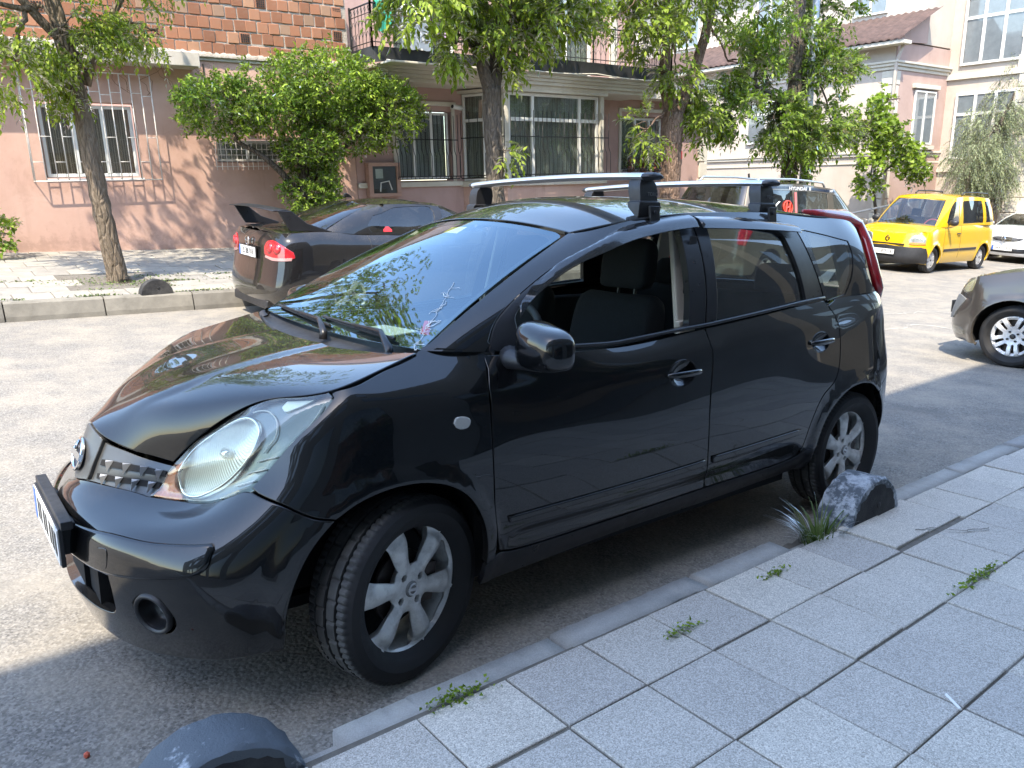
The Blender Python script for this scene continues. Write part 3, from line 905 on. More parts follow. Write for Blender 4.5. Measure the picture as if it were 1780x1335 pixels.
def framed_window(parent, origin, ax, w, h, splits, transom=None, fw=.055, depth=.06, curtain=None, room=True, nrm=None, curtx=(0, 1), name='window', pane=None, sub=True):
    """window in the plane origin + ax*u + z*v. nrm points outwards. splits: mullion fractions; parts: frame, panes, curtain"""
    o = Vector(origin); ax = Vector(ax).normalized(); up = Vector((0, 0, 1)); n = Vector(nrm) if nrm else ax.cross(up) * 1.0
    n.normalize()
    def box(mb, u0, u1, v0, v1, d0, d1):
        c = o + ax * ((u0 + u1) / 2) + up * ((v0 + v1) / 2) + n * ((d0 + d1) / 2)
        mb.obox(c, ax * ((u1 - u0) / 2), n * ((d1 - d0) / 2), up * ((v1 - v0) / 2))
    f = MB()
    box(f, 0, w, 0, fw, -depth, 0); box(f, 0, w, h - fw, h, -depth, 0); box(f, 0, fw, fw, h - fw, -depth, 0); box(f, w - fw, w, fw, h - fw, -depth, 0)
    us = [fw] + [s * w for s in splits] + [w - fw]
    for s in splits: box(f, s * w - fw * .6, s * w + fw * .6, fw, h - fw, -depth, .004)
    if transom: box(f, fw, w - fw, transom * h - fw * .6, transom * h + fw * .6, -depth, .002)
    fr = f.build(name, M_PVC, parent, bevel=.006)
    vs = [fw, transom * h, h - fw] if transom else [fw, h - fw]
    for u0, u1 in zip(us[:-1], us[1:]):
        for v0, v1 in zip(vs[:-1], vs[1:]):
            g = MB(); box(g, u0 + fw * .3, u1 - fw * .3, v0, v1, -depth * .55, -depth * .45); g.build('pane', pane or M_WPANE, fr)
    if curtain:
        c = MB(); N = max(6, int(w / .05)); vsx = []
        a0, a1 = curtx
        for i in range(N + 1):
            u = w * (a0 + (a1 - a0) * i / N); d = -.16 + .022 * math.sin(i * 1.9) + .01 * math.sin(i * .7)
            for v in (.03, h - .03): vsx.append(o + ax * u + up * v + n * d)
        c.add(vsx, [(2 * i, 2 * i + 2, 2 * i + 3, 2 * i + 1) for i in range(N)]); c.build('curtain', curtain, fr, smooth=True, normals_fix=False)
    if room:
        r = MB(); box(r, .0, w, .0, h, -.62, -.60); r.build('dark_interior', M_ROOM, fr)
    return fr

# ---- house with the pink wall and the raw brick upper storey ---------
def pink_house():
    root = empty('pink_house', (0, 11.3, 0), label='single-storey pink house with raw brick upper wall and barred windows, at the left', cat='house')
    Y = 0.0
    win = (.80, 2.20, 1.72, 2.88); sm = (3.42, 4.75, 1.97, 2.36)
    b = MB(); wall_y(b, -9, 6.02, -1.0, 3.66, Y, .22, [win, sm]); b.build('wall', M_PINK, root)
    b = MB(); b.box(-9, 6.02, .22, 6.0, -1, 3.6); b.build('core', M_ROOM, root) if False else None
    b = MB(); b.box(6.0, 6.02, .22, 8.0, -1, 4.8); b.box(-9, -8.9, .22, 8, -1, 4.8); b.box(-9, 6.02, 7.9, 8.0, -1, 4.8); b.build('side_wall', M_PINK, root)
    # shallow recess under the small window
    b = MB(); b.box(3.40, 4.75, -.006, .0, 1.60, 1.645); b.build('ledge', M_PINK, root)
    # concrete slab that juts over the left part
    b = MB(); b.box(-9, 3.18, -.42, .0, 3.44, 3.66); b.build('slab', M_SLABC, root, bevel=.012)
    b = MB(); b.box(3.18, 6.02, -.03, .0, 3.60, 3.70); b.build('slab_edge', M_SLABC, root, bevel=.01)
    # brick storey: mortar wall, bricks in front of it
    b = MB(); b.box(-9, 6.02, -.010, .25, 3.66, 4.88); m = b.build('brick_wall', M_MORT, root)
    bm = bmesh.new(); bmesh.ops.create_cube(bm, size=1.0)
    for v in bm.verts: v.co = (v.co.x * .186, v.co.y * .09, v.co.z * .172)
    bmesh.ops.bevel(bm, geom=bm.edges[:], offset=.008, segments=1, affect='EDGES'); me = bpy.data.meshes.new('brick'); bm.to_mesh(me); bm.free(); me.materials.append(M_BRICK)
    rg = random.Random(4); big = MB(); grid_at = [(5, 2), (22, 4), (29, 2), (29, 4), (20, 1)]
    vent = []
    for j in range(6):
        for i in range(-46, 31):
            x = .05 + i * .199 + (j % 2) * .07 + rg.gauss(0, .006); z = 3.70 + .10 + j * .196 + rg.gauss(0, .006)
            if x > 5.92 or z > 6.95: continue
            if .0 < x and j < 7:
                o = bpy.data.objects.new('brick', me); COL.objects.link(o); o.parent = m; o.location = (x, .018 + rg.gauss(0, .005), z); o.rotation_euler = (rg.gauss(0, .02), rg.gauss(0, .02), rg.gauss(0, .02))
                if (i, j) in grid_at:       # end-on bricks show their hollow cells
                    c = MB()
                    for p in range(4):
                        for q in range(4): c.box(x - .07 + p * .037, x - .044 + p * .037, -.032, -.027, z - .066 + q * .035, z - .042 + q * .035)
                    k = c.build('brick_cells', M_BLACK, m); tag(k, kind='stuff')
            else:
                big.box(x - .093, x + .093, -.027, .06, z - .086, z + .086)
    f = big.build('brick', M_BRICK, m); tag(f, kind='stuff')
    # smeared mortar along the slab
    b = MB(); V = []
    for i in range(160):
        x = -3 + i * .057; V += [(x, -.055 - .02 * rg.random(), 3.655), (x, -.06 - .02 * rg.random(), 3.70 + .05 * rg.random()), (x, .03, 3.72 + .06 * rg.random())]
    b.add(V, [(3 * i + k, 3 * i + 3 + k, 3 * i + 4 + k, 3 * i + 1 + k) for i in range(159) for k in range(2)]); b.build('mortar_smear', M_MORT, root, smooth=True)
    # windows
    w = framed_window(root, (.84, .10, 1.76), (1, 0, 0), 1.32, 1.08, (.34, .67), curtain=M_CURT, fw=.05, nrm=(0, -1, 0))
    b = MB(); b.box(.80, 2.20, -.01, .10, 1.70, 1.735); b.build('sill', M_PVC, root)
    framed_window(root, (3.44, .08, 1.985), (1, 0, 0), 1.29, .36, (.42,), curtain=M_TULLE, fw=.04, nrm=(0, -1, 0))
    # white bar cage
    g = empty('window_grille', (0, 0, 0), parent=root)
    x0, x1, z0, z1, yf = .63, 2.44, 1.70, 3.30, -.15
    def bar(pts, r=.0085, nm='bar'):
        q = MB(); q.tube(pts, r, 6); return q.build(nm, M_GRILL, g, smooth=True)
    for z in (z0, z1): bar([(x0, yf, z), (x1, yf, z)], .010, 'rail'); bar([(x0, yf, z), (x0, 0, z)], .009, 'stay'); bar([(x1, yf, z), (x1, 0, z)], .009, 'stay')
    N = 13; xs = [x0 + (x1 - x0) * i / (N - 1) for i in range(N)]
    for x in xs: bar([(x, yf, z0), (x, yf, z1)])
    for i in range(N - 1):
        hs = (1.98, 3.02) if i % 2 == 0 else (2.35,)
        if i % 4 == 3: hs = (2.35, 2.98)
        for z in hs: bar([(xs[i], yf, z), (xs[i + 1], yf, z)], .006, 'tie')
    bar([(x0, -.01, z0), (x0, -.01, z1)]); 
    # finer mesh on the small window
    g2 = empty('window_mesh', (0, 0, 0), parent=root)
    for i in range(16):
        x = 3.38 + i * .09; q = MB(); q.tube([(x, -.05, 1.84), (x, -.05, 2.40)], .005, 5); q.build('bar', M_GRILL, g2)
    for i in range(6):
        z = 1.90 + i * .095; q = MB(); q.tube([(3.36, -.05, z), (4.76, -.05, z)], .005, 5); q.build('bar', M_GRILL, g2)
    # dry creeper twigs under the slab
    q = MB(); r2 = random.Random(12)
    for k in range(14):
        x = r2.uniform(.9, 3.3); p = Vector((x, -.2, 3.5)); pts = [p]
        for s in range(7): p = p + Vector((r2.gauss(.03, .07), r2.gauss(0, .02), -.07)); pts.append(p)
        q.tube(pts, .004, 4)
    tag(q.build('creeper_twig', simple('dry_twig', (0.16, 0.10, 0.06), .9), root), kind='stuff')
    # electric cable on the wall
    q = MB(); q.tube([(3.35, -.01, 2.6), (3.345, -.01, 3.55)], .012, 6); q.build('cable', M_BLACK, root)
    return root
pink_house()

# ---- house with the balcony and the bay window ------------------------
def bent_bar(mb, p, n, z0, z1, belly=.07, r=.008):
    """grille bar that bellies out in its lower half"""
    n = Vector(n); p = Vector(p); h = z1 - z0; pts = []
    for t, d in ((0, .0), (.0, .02), (.05, belly * .9), (.12, belly), (.36, belly), (.44, belly * .2), (.50, 0), (1.0, 0)):
        pts.append(p + n * d + Vector((0, 0, z0 + h * t)))
    mb.tube(pts, r, 5)
def balcony_house():
    root = empty('balcony_house', (0, 0, 0), label='pink house with white bay window under a railed balcony, behind the roof bars', cat='house')
    yw, yb = 11.3, 10.3
    lw = (6.95, 8.25, 1.60, 2.95); rw = (13.2, 14.75, 1.68, 3.02)
    b = MB(); wall_y(b, 6.03, 8.62, -1.2, 3.40, yw, .25, [lw]); wall_y(b, 11.75, 16.4, -1.2, 3.60, yw, .25, [rw]); b.box(16.38, 16.4, yw + .25, 20, -1.2, 3.6); b.box(8.62, 11.75, yw + .3, yw + .55, -1.2, 3.4); b.build('wall', M_PINK2, root)
    # base below the bay
    b = MB(); V = [(8.50, yw, 0), (8.92, yb, 0), (11.63, yb, 0), (11.75, yw, 0)]
    pr = [(x, y) for x, y, _ in V]; b.prism(pr, (0, 0, 2.65), origin=(0, 0, -1.2), ax=(1, 0, 0), ay=(0, 1, 0)); b.build('bay_base', M_PINK, root)
    b = MB(); pr2 = [(8.42, yw), (8.88, yb - .07), (11.70, yb - .07), (11.84, yw)]; b.prism(pr2, (0, 0, .11), origin=(0, 0, 1.45), ax=(1, 0, 0), ay=(0, 1, 0)); b.box(6.03, 8.45, yw - .06, yw, 1.47, 1.57); b.build('sill_band', M_CREAM, root, bevel=.012)
    b = MB(); b.prism(pr2, (0, 0, .06), origin=(0, 0, 3.30), ax=(1, 0, 0), ay=(0, 1, 0)); b.build('bay_head', M_CREAM, root)
    # bay corner posts
    for (x, y) in ((8.92, yb + .03), (11.60, yb + .05)):
        b = MB(); b.box(x - .05, x + .06, y - .04, y + .06, 1.56, 3.3); b.build('post', M_CREAM, root, bevel=.01)
    framed_window(root, (9.0, yb + .05, 1.57), (1, 0, 0), 2.52, 1.72, (.26, .78), transom=.70, curtain=M_TULLE, nrm=(0, -1, 0), fw=.06)
    d = Vector((8.92 - 8.50, yb - yw, 0)); framed_window(root, (8.51, yw - .03, 1.57), d.normalized(), d.length - .04, 1.72, (.5,), transom=.70, curtain=M_TULLE, nrm=(-.92, -.39, 0), fw=.05)
    framed_window(root, (lw[0] + .03, yw + .08, lw[2] + .02), (1, 0, 0), lw[1] - lw[0] - .06, lw[3] - lw[2] - .04, (.33, .67), curtain=M_TULLE, nrm=(0, -1, 0), fw=.05)
    framed_window(root, (rw[0] + .03, yw + .08, rw[2] + .02), (1, 0, 0), rw[1] - rw[0] - .06, rw[3] - rw[2] - .04, (.36, .7), curtain=M_TULLE, nrm=(0, -1, 0), fw=.06)
    for (a, c, z0, z1) in ((lw[0] - .10, lw[0], 1.57, 3.05), (lw[1], lw[1] + .08, 1.57, 3.05), (rw[0] - .09, rw[0], 1.6, 3.12), (rw[1], rw[1] + .09, 1.6, 3.12), (11.78, 11.9, -1, 3.5)): b = MB(); b.box(a, c, yw - .03, yw + .02, z0, z1); b.build('trim', M_CREAM, root, bevel=.008)
    for q_ in ((lw[0] - .12, lw[1] + .1, yw - .05, yw + .02, 3.05, 3.13), (rw[0] - .11, rw[1] + .11, yw - .05, yw + .02, 3.12, 3.20), (rw[0] - .1, rw[1] + .1, yw - .16, yw + .02, 1.60, 1.67)): b = MB(); b.box(*q_); b.build('trim', M_CREAM, root, bevel=.008)
    b = MB(); 
    for k in range(11): b.box(16.10 if k % 2 else 16.16, 16.46, yw - .05, yw + .3, -1.0 + k * .42, -1.0 + k * .42 + .39)
    b.build('quoin', M_CREAM, root, bevel=.01)
    # pots on the right sill
    # iron grilles: bars that belly out
    def grille(p0, p1, z0, z1, n, count, rails=((.62, 1.0), (.03, .07))):
        g = empty('window_grille', (0, 0, 0), parent=root); p0, p1, n = Vector(p0), Vector(p1), Vector(n).normalized()
        for i in range(count):
            q = MB(); bent_bar(q, p0 + (p1 - p0) * (i / (count - 1)), n, z0, z1 + .02 * (i % 2)); q.build('bar', M_IRON, g, smooth=True)
        for zf, off in ((.62, .0), (.04, .075), (.0, .02)):
            q = MB(); z = z0 + (z1 - z0) * zf; q.tube([p0 + n * off + Vector((0, 0, z)), p1 + n * off + Vector((0, 0, z))], .011, 5); q.build('rail', M_IRON, g)
    grille((8.95, yb - .10, 0), (11.70, yb - .10, 0), 1.62, 2.92, (0, -1, 0), 24)
    grille((8.42, yw - .09, 0), (8.82, yb - .06, 0), 1.62, 2.92, (-.92, -.39, 0), 6)
    grille((6.85, yw - .12, 0), (8.32, yw - .12, 0), 1.62, 2.86, (0, -1, 0), 16)
    grille((13.15, yw - .12, 0), (14.8, yw - .12, 0), 1.72, 2.80, (0, -1, 0), 14)
    # stepped cornice, tarred fascia, balcony floor
    def band(z0, z1, y, x0, x1, mat, nm):
        q = MB(); q.box(x0, x1, y, 11.6, z0, z1); q.build(nm, mat, root, bevel=.01)
    for k, (z0, z1, d) in enumerate(((3.36, 3.43, .0), (3.43, 3.50, .06), (3.50, 3.56, .10), (3.56, 3.62, .15))):
        band(z0, z1, 10.22 - d, 8.72 - d, 13.2 + d, M_CREAM, 'cornice'); band(z0 + .03, z1 + .03, 10.62 - d, 6.35 - d, 8.72 - d - .002, M_CREAM, 'cornice')
    band(3.622, 3.66, 10.05, 6.2, 13.4, M_CREAM, 'balcony_floor')
    q = MB(); q.box(13.4, 16.4, 10.9, 11.4, 3.40, 3.62); q.build('cornice', M_CREAM, root, bevel=.01)
    M_TARP = simple('black_sheeting', (0.018, 0.018, 0.019), .55, var=.4, scale=5, bump=.5, bscale=8)
    V = []; rg = random.Random(6)
    pts = [(6.05, 11.2), (6.05, 10.40)] + [(6.05 + i * .25, 10.40) for i in range(1, 11)] + [(8.6, 10.0)] + [(8.8 + i * .25, 10.0) for i in range(0, 19)] + [(13.5, 10.1), (13.5, 11.2)]
    q = MB(); vs = []
    for i, (x, y) in enumerate(pts): 
        for z in (3.66, 3.78, 3.92): vs.append((x, y + rg.gauss(0, .012), z + (rg.gauss(0, .008) if z < 3.9 else 0)))
    q.add(vs, [(3 * i + k, 3 * i + 3 + k, 3 * i + 4 + k, 3 * i + 1 + k) for i in range(len(pts) - 1) for k in range(2)]); o = q.build('fascia_sheet', M_TARP, root, smooth=True)
    q = MB(); q.tube([(6.3 + i * .3, 10.36 if 6.3 + i * .3 < 8.5 else 9.97, 3.70 - .05 * math.sin(math.pi * ((i % 8) / 8))) for i in range(24)], .014, 6); q.build('cable', simple('pale_cable', (.5, .47, .4), .7), root, smooth=True)
    # railing
    rl = empty('balcony_railing', (0, 0, 0), parent=root)
    path_ = [(6.05, 11.2), (6.05, 10.40), (8.6, 10.40), (8.6, 10.02), (13.5, 10.02), (13.5, 11.2)]
    def seg(nm, pts, r): q = MB(); q.tube(pts, r, 6); return q.build(nm, M_IRON, rl)
    for z, r in ((4.62, .016), (3.99, .010), (4.47, .008)):
        seg('rail', [(x, y, z) for x, y in path_], r)
    proto = None
    for (xa, ya), (xb, yb2) in zip(path_[:-1], path_[1:]):
        L_ = math.hypot(xb - xa, yb2 - ya); n = max(1, int(round(L_ / .145))); ang = math.atan2(yb2 - ya, xb - xa)
        for i in range(n):
            t = (i + .5) / n; x, y = xa + (xb - xa) * t, ya + (yb2 - ya) * t
            if proto is None:
                q = MB(); q.tube([(0, 0, 3.9), (0, 0, 4.62)], .0065, 5)
                for zc, hh in ((4.545, .055),): q.tube([(0, 0, zc - hh), (.035, 0, zc), (0, 0, zc + hh), (-.035, 0, zc), (0, 0, zc - hh)], .005, 4)
                for zc in (4.33, 4.12): q.tube([(-.06, 0, zc + .06), (-.02, 0, zc), (0, 0, zc - .05), (.02, 0, zc), (.06, 0, zc + .06)], .005, 4)
                proto = q.build('baluster', M_IRON, rl); o = proto
            else:
                o = proto.copy(); COL.objects.link(o); o.parent = rl
            o.location = (x, y, 0); o.rotation_euler = (0, 0, ang)
        k = max(1, int(L_ / 1.2))
        for i in range(k + 1):
            t = i / k; x, y = xa + (xb - xa) * t, ya + (yb2 - ya) * t; q = MB(); q.box(x - .015, x + .015, y - .015, y + .015, 3.9, 4.66); q.build('rail_post', M_IRON, rl)
    # upper storey
    dw = (7.2, 8.7, 3.66, 5.9); dw2 = (11.0, 12.6, 3.66, 5.9)
    b = MB(); wall_y(b, 6.03, 13.95, 3.6, 6.9, yw + .35, .25, [dw, dw2]); b.box(6.03, 6.2, yw + .6, 18, 3.6, 6.9); b.box(13.75, 13.95, yw + .6, 18, 3.6, 6.9); b.build('upper_wall', M_PINK2, root)
    b = MB(); b.box(5.9, 14.2, 11.0, 18.5, 6.9, 7.05); b.box(13.95, 16.4, 11.3, 18, 3.55, 3.66); b.build('roof', M_CREAM, root); b = MB(); b.box(5.95, 6.1, 10.4, 11.3, 3.66, 8.2) if False else None
    framed_window(root, (dw[0], yw + .45, 3.7), (1, 0, 0), dw[1] - dw[0], 2.15, (.5,), curtain=M_TULLE, nrm=(0, -1, 0), fw=.07)
    framed_window(root, (dw2[0], yw + .45, 3.7), (1, 0, 0), dw2[1] - dw2[0], 2.15, (.5,), curtain=M_TULLE, nrm=(0, -1, 0), fw=.07)
    b = MB(); b.box(13.1, 13.3, yw + .27, yw + .35, 3.66, 6.9); b.build('pilaster', M_CREAM, root, bevel=.01)
    # red wall box and a strip of rough stone at the left
    b = MB(); b.box(15.3, 15.42, yw - .06, yw, 2.0, 2.2); b.build('alarm_box', M_RED, root, bevel=.01)
    return root
balcony_house()
def meter_box():
    r = empty('meter_box', (6.25, 11.18, 1.35), label='pink framed gas meter box with glass door on the wall left of the barred windows', cat='meter box')
    b = MB(); b.box(0, .62, .0, .12, 0, .58); b.build('case', M_BLACK, r); b = MB()
    for (x0, x1, z0, z1) in ((-.04, .66, .53, .60), (-.04, .66, -.05, .02), (-.04, .05, .02, .53), (.57, .66, .02, .53)): b.box(x0, x1, -.03, .12, z0, z1)
    b.build('frame', M_PINK, r, bevel=.008); b = MB(); b.box(.05, .57, -.006, -.002, .02, .53); b.build('glass_door', M_WPANE, r)
    b = MB(); b.box(.12, .28, -.002, .0, .30, .48); b.build('meter', M_PVC, r); b = MB(); b.tube([(.20, -.012, .05), (.22, -.012, .22), (.40, -.012, .25), (.46, -.012, .08)], .012, 6); b.build('pipe', M_PVC, r)
    b = MB(); b.tube([(.3, .06, -.05), (.3, .06, -.6)], .03, 8); b.build('riser', M_PINK, r)
meter_box()
def camera_box():
    b = MB(); b.lathe([(0, -.16), (.045, -.16), (.05, -.14), (.05, .12), (0, .12)], 16, axis='x'); o = b.build('security_camera', M_PVC, None, smooth=True); o.location = (8.30, 11.1, 3.02); o.rotation_euler = (0, .08, .2)
    tag(o, 'small white security camera under the balcony cornice', 'camera'); c = MB(); c.lathe([(0, -.165), (.036, -.165), (.036, -.155)], 14, axis='x'); c.build('lens', M_BLACK, o); c = MB(); c.box(-.02, .02, .0, .26, -.02, .02); c.build('bracket', M_PVC, o)
camera_box()
def laundry():
    for (x, w, h, col, lab) in ((6.62, .62, .78, (0.78, 0.77, 0.80), 'white sheet hung over the balcony railing'), (7.32, .30, .52, (0.50, 0.36, 0.55), 'lilac cloth hung beside the white sheet on the balcony'), (6.14, .30, .55, (0.03, 0.28, 0.20), 'green cloth bundle at the left end of the balcony')):
        b = MB(); N = 14; V = []
        for i in range(N + 1):
            u = x + w * i / N
            for k, (yy, zz) in enumerate(((10.52, 4.66 - h * .55), (10.50, 4.45), (10.47, 4.62), (10.43, 4.70), (10.385, 4.62), (10.37, 4.4), (10.365, 4.70 - h))): V.append((u + .01 * math.sin(k * 1.7), yy - .12 + .012 * math.sin(i * 1.3 + k), zz + .02 * math.sin(i * .9)))
        b.add(V, [(7 * i + k, 7 * i + 7 + k, 7 * i + 8 + k, 7 * i + 1 + k) for i in range(N) for k in range(6)])
        o = b.build('hung_cloth', simple('cloth_%d' % int(x * 100), col, .9, var=.06), None, smooth=True); o.location = (0, .10, 0); tag(o, lab, 'cloth')
laundry()

# ---- pale building on the right ---------------------------------------
def pale_building():
    root = empty('pale_building', (22.2, 9.3, 0), label='pale pink apartment building with cream quoins and tiled eaves, far right', cat='building')
    H1, H2 = 5.3, 12.0; GP = simple('grey_pane', (0.15, 0.17, 0.18), .10, coat=1.0)
    # far block: side wall along +y (faces -x), front along +x (faces -y)
    W_LIGHT, W_PINK = M_PALE, plaster('dusty_pink', (0.38, 0.27, 0.23), (0.44, 0.32, 0.275), amt=.2)
    b = MB(); b.box(0, 3.3, 0, 14, -2.0, 5.15); b.build('wall', W_LIGHT, root)
    b = MB(); b.box(.02, 3.4, -.02, .0, -2, 5.15); b.build('front_wall', W_PINK, root)
    for z0, z1, d in ((4.40, 4.50, .05), (4.50, 4.58, .10), (4.58, 4.64, .14), (2.02, 2.10, .05), (2.10, 2.16, .08), (1.80, 1.85, .03)):
        b = MB(); b.box(-d, 3.3, -d, 14.0, z0, z1); b.build('cornice', M_CREAM, root, bevel=.01)
    for k in range(16):
        w = .34 if k % 2 else .28; b = MB(); b.box(-.035, w, -.037, w, -2 + k * .40, -2 + k * .40 + .37); b.build('quoin', M_CREAM, root, bevel=.012)
    # tiled lean-to roof over the far block
    M_TILE = simple('old_roof_tile', (0.075, 0.046, 0.038), .85, var=.35, scale=5)
    V = []; n = 70; q = MB()
    def zt(y): return .03 * math.cos(2 * math.pi * y / .22)
    for i in range(n * 4 + 1):
        y = -.45 + i * 14.8 / (n * 4)
        V += [(-.5, y, 5.20 + zt(y) * .7), (1.6, y, 6.15 + zt(y) * .7), (-.5, y, 5.14 + zt(y) * .7)]
    q.add(V, [(3 * i + a, 3 * i + 3 + a, 3 * i + 3 + c, 3 * i + c) for i in range(n * 4) for a, c in ((0, 1), (2, 0))]); q.build('roof_tiles', M_TILE, root, smooth=True)
    b = MB(); b.box(-.46, .05, -.4, 14.2, 5.02, 5.12); b.build('eaves', M_CREAM, root, bevel=.01)
    b = MB(); b.prism([(-.5, 5.12), (1.6, 6.1), (1.6, 5.2), (.0, 5.12)], (0, -.04, 0), origin=(0, -.05, 0), ax=(1, 0, 0), ay=(0, 0, 1)); b.build('gable', W_PINK, root)
    b = MB(); b.tube([(-.08, -.25, 5.1), (-.08, -.12, 4.7), (-.08, -.08, 4.6), (-.08, -.08, -1.8)], .05, 8); b.build('downpipe', M_PALE, root, smooth=True)
    # set-back attic storey
    b = MB(); b.box(1.6, 6, 0, 14, 5.2, 8.4); b.build('attic_wall', W_LIGHT, root)
    for i in range(3): framed_window(root, (1.53, 1.2 + i * 3.6 + 1.1, 6.25), (0, -1, 0), 1.1, 1.3, (.5,), curtain=M_TULLE, nrm=(-1, 0, 0), room=False, pane=GP)
    b = MB(); b.box(1.0, 7, -.2, 14.4, 8.4, 8.6); b.build('attic_roof', M_TILE, root)
    # side-wall windows of the far block
    for (y, z, w, h) in ((4.9, 2.55, 1.5, 1.35), (9.4, 2.55, 1.5, 1.35), (3.6, .0, 1.2, .7), (8.5, .0, 1.2, .7)): framed_window(root, (-.07, y, z), (0, -1, 0), w, h, (.5,), transom=.7 if h > 1 else None, curtain=None, nrm=(-1, 0, 0), room=False, pane=GP)
    # small front window of the far block
    framed_window(root, (1.25, -.09, 2.35), (1, 0, 0), 1.3, 1.55, (.5,), curtain=M_TULLE, nrm=(0, -1, 0), room=False, pane=GP)
    for z_ in (3.95, 2.2): b = MB(); b.box(1.1, 2.7, -.12, -.02, z_, z_ + .12); b.build('window_trim', M_CREAM, root, bevel=.01)
    framed_window(root, (1.2, -.09, -1.1), (1, 0, 0), 1.0, .95, (.5,), curtain=None, nrm=(0, -1, 0), room=False, pane=GP)
    # near block: comes forward to the street
    b = MB(); b.box(3.3, 14, -2.6, 12, -2.6, H2); b.build('block_wall', W_LIGHT, root)
    b = MB(); b.box(3.9, 14.0, -2.62, -2.6, -2.6, H2); b.build('block_front', W_PINK, root)
    for k in range(7):
        z = -1.6 + k * 2.75
        if k: framed_window(root, (3.23, -.35, z + .55 + .2), (0, -1, 0), 1.75, 1.95, (.33, .66), transom=.68, curtain=M_TULLE, nrm=(-1, 0, 0), room=False, pane=GP, fw=.07)
        b = MB(); b.box(3.22, 14.0, -2.7, -.0, z + .36, z + .52); b.build('string_course', M_CREAM, root, bevel=.01)
        framed_window(root, (4.6, -2.69, z + .75), (1, 0, 0), 2.3, 1.7, (.2, .4, .6, .8), curtain=M_TULLE, nrm=(0, -1, 0), room=False, pane=GP, fw=.05)
    for k in range(30):
        w = .62 if k % 2 else .54; b = MB(); b.box(3.24, 3.3 + w, -2.66, -2.6 + w, -2.4 + k * .45, -2.4 + k * .45 + .43); b.build('quoin', M_CREAM, root, bevel=.012)
    # ramp rail by the entrance
    return root
pale_building()
def ramp_rail():
    r = empty('ramp_railing', (19.0, 8.6, fz(19, 8.6)), label='thin grey ramp railing in front of the pale building', cat='railing')
    M_ST = simple('grey_steel', (.28, .28, .28), .4, .7)
    for z in (.95, .55): b = MB(); b.tube([(-1.5, .2, z - .2), (3.5, -.3, z + .25)], .03, 8); b.build('rail', M_ST, r)
    for k in range(6): b = MB(); x = -1.5 + k; b.tube([(x, .2 - .1 * k, -.6), (x, .2 - .1 * k, .75 + .09 * k)], .025, 6); b.build('post', M_ST, r)
ramp_rail()
def street_lamp():
    z0 = fz(15.9, 8.0)
    r = empty('street_lamp', (15.95, 8.0, z0), label='tall grey steel lamp post beside the straight tree trunk', cat='street lamp')
    t = NT('galvanised'); t.set(color=t.mix(t.noise(6, 5), (.30, .31, .32), (.42, .43, .44)), rough=.5, metal=.6); b = MB(); b.tube([(0, 0, -.2), (0, 0, 1.0), (.02, 0, 4.0), (.04, 0, 8.5)], [.11, .105, .085, .06], 14); b.build('post', t.m, r, smooth=True)
    b = MB(); b.tube([(.04, 0, 8.4), (.04, -.5, 8.8), (.04, -1.4, 9.0)], .035, 8); b.build('arm', t.m, r, smooth=True); b = MB(); b.box(-.08, .16, -2.0, -1.3, 8.94, 9.06); b.build('lamp_head', t.m, r, bevel=.03)
street_lamp()
# ---- building behind the photographer: shades the near side ------------
def near_building():
    root = empty('near_building', (3.0, -3.47, 0), label='tall dark-fronted building behind the camera', cat='building'); root.rotation_euler = (0, 0, R(2.0))
    M_F = plaster('grey_green_facade', (0.13, 0.13, 0.125), (0.18, 0.178, 0.17), amt=.2)
    b = MB(); b.box(-30, 3.8, -14, 0, -2, 9.6); b.build('wall', M_F, root)
    for k in range(8):
        x = -22 + k * 3.0
        b = MB(); b.box(x, x + 2.2, -.0, .03, .1, 2.7); b.build('shutter', simple('shop_glass', (.02, .03, .035), .08, .0, coat=1.0), root)
    for f in range(2):
        for k in range(6):
            x = -20 + k * 3.6; b = MB(); b.box(x, x + 1.5, 0, .03, 4.2 + f * 2.8, 5.7 + f * 2.8); b.build('window', simple('shop_glass', (.02, .03, .035), .08), root)
near_building()
def horizon_blocker():  # added unseen block: keeps the bright horizon out of the house window reflections
    root = empty('horizon_blocker', (13.0, -6.0, 0), label='plain grey block added out of view to the right, hides the bright horizon from reflections', cat='building')
    b = MB(); b.box(0, 40, -14, 0, -4, 9.0); b.build('wall', MATS['grey_green_facade'], root)
    for f in range(3):
        for k in range(8): x = 1.5 + k * 3.6; b = MB(); b.box(x, x + 1.5, 0, .03, -.4 + f * 2.8, 1.3 + f * 2.8); b.build('window', MATS['shop_glass'], root)
horizon_blocker()
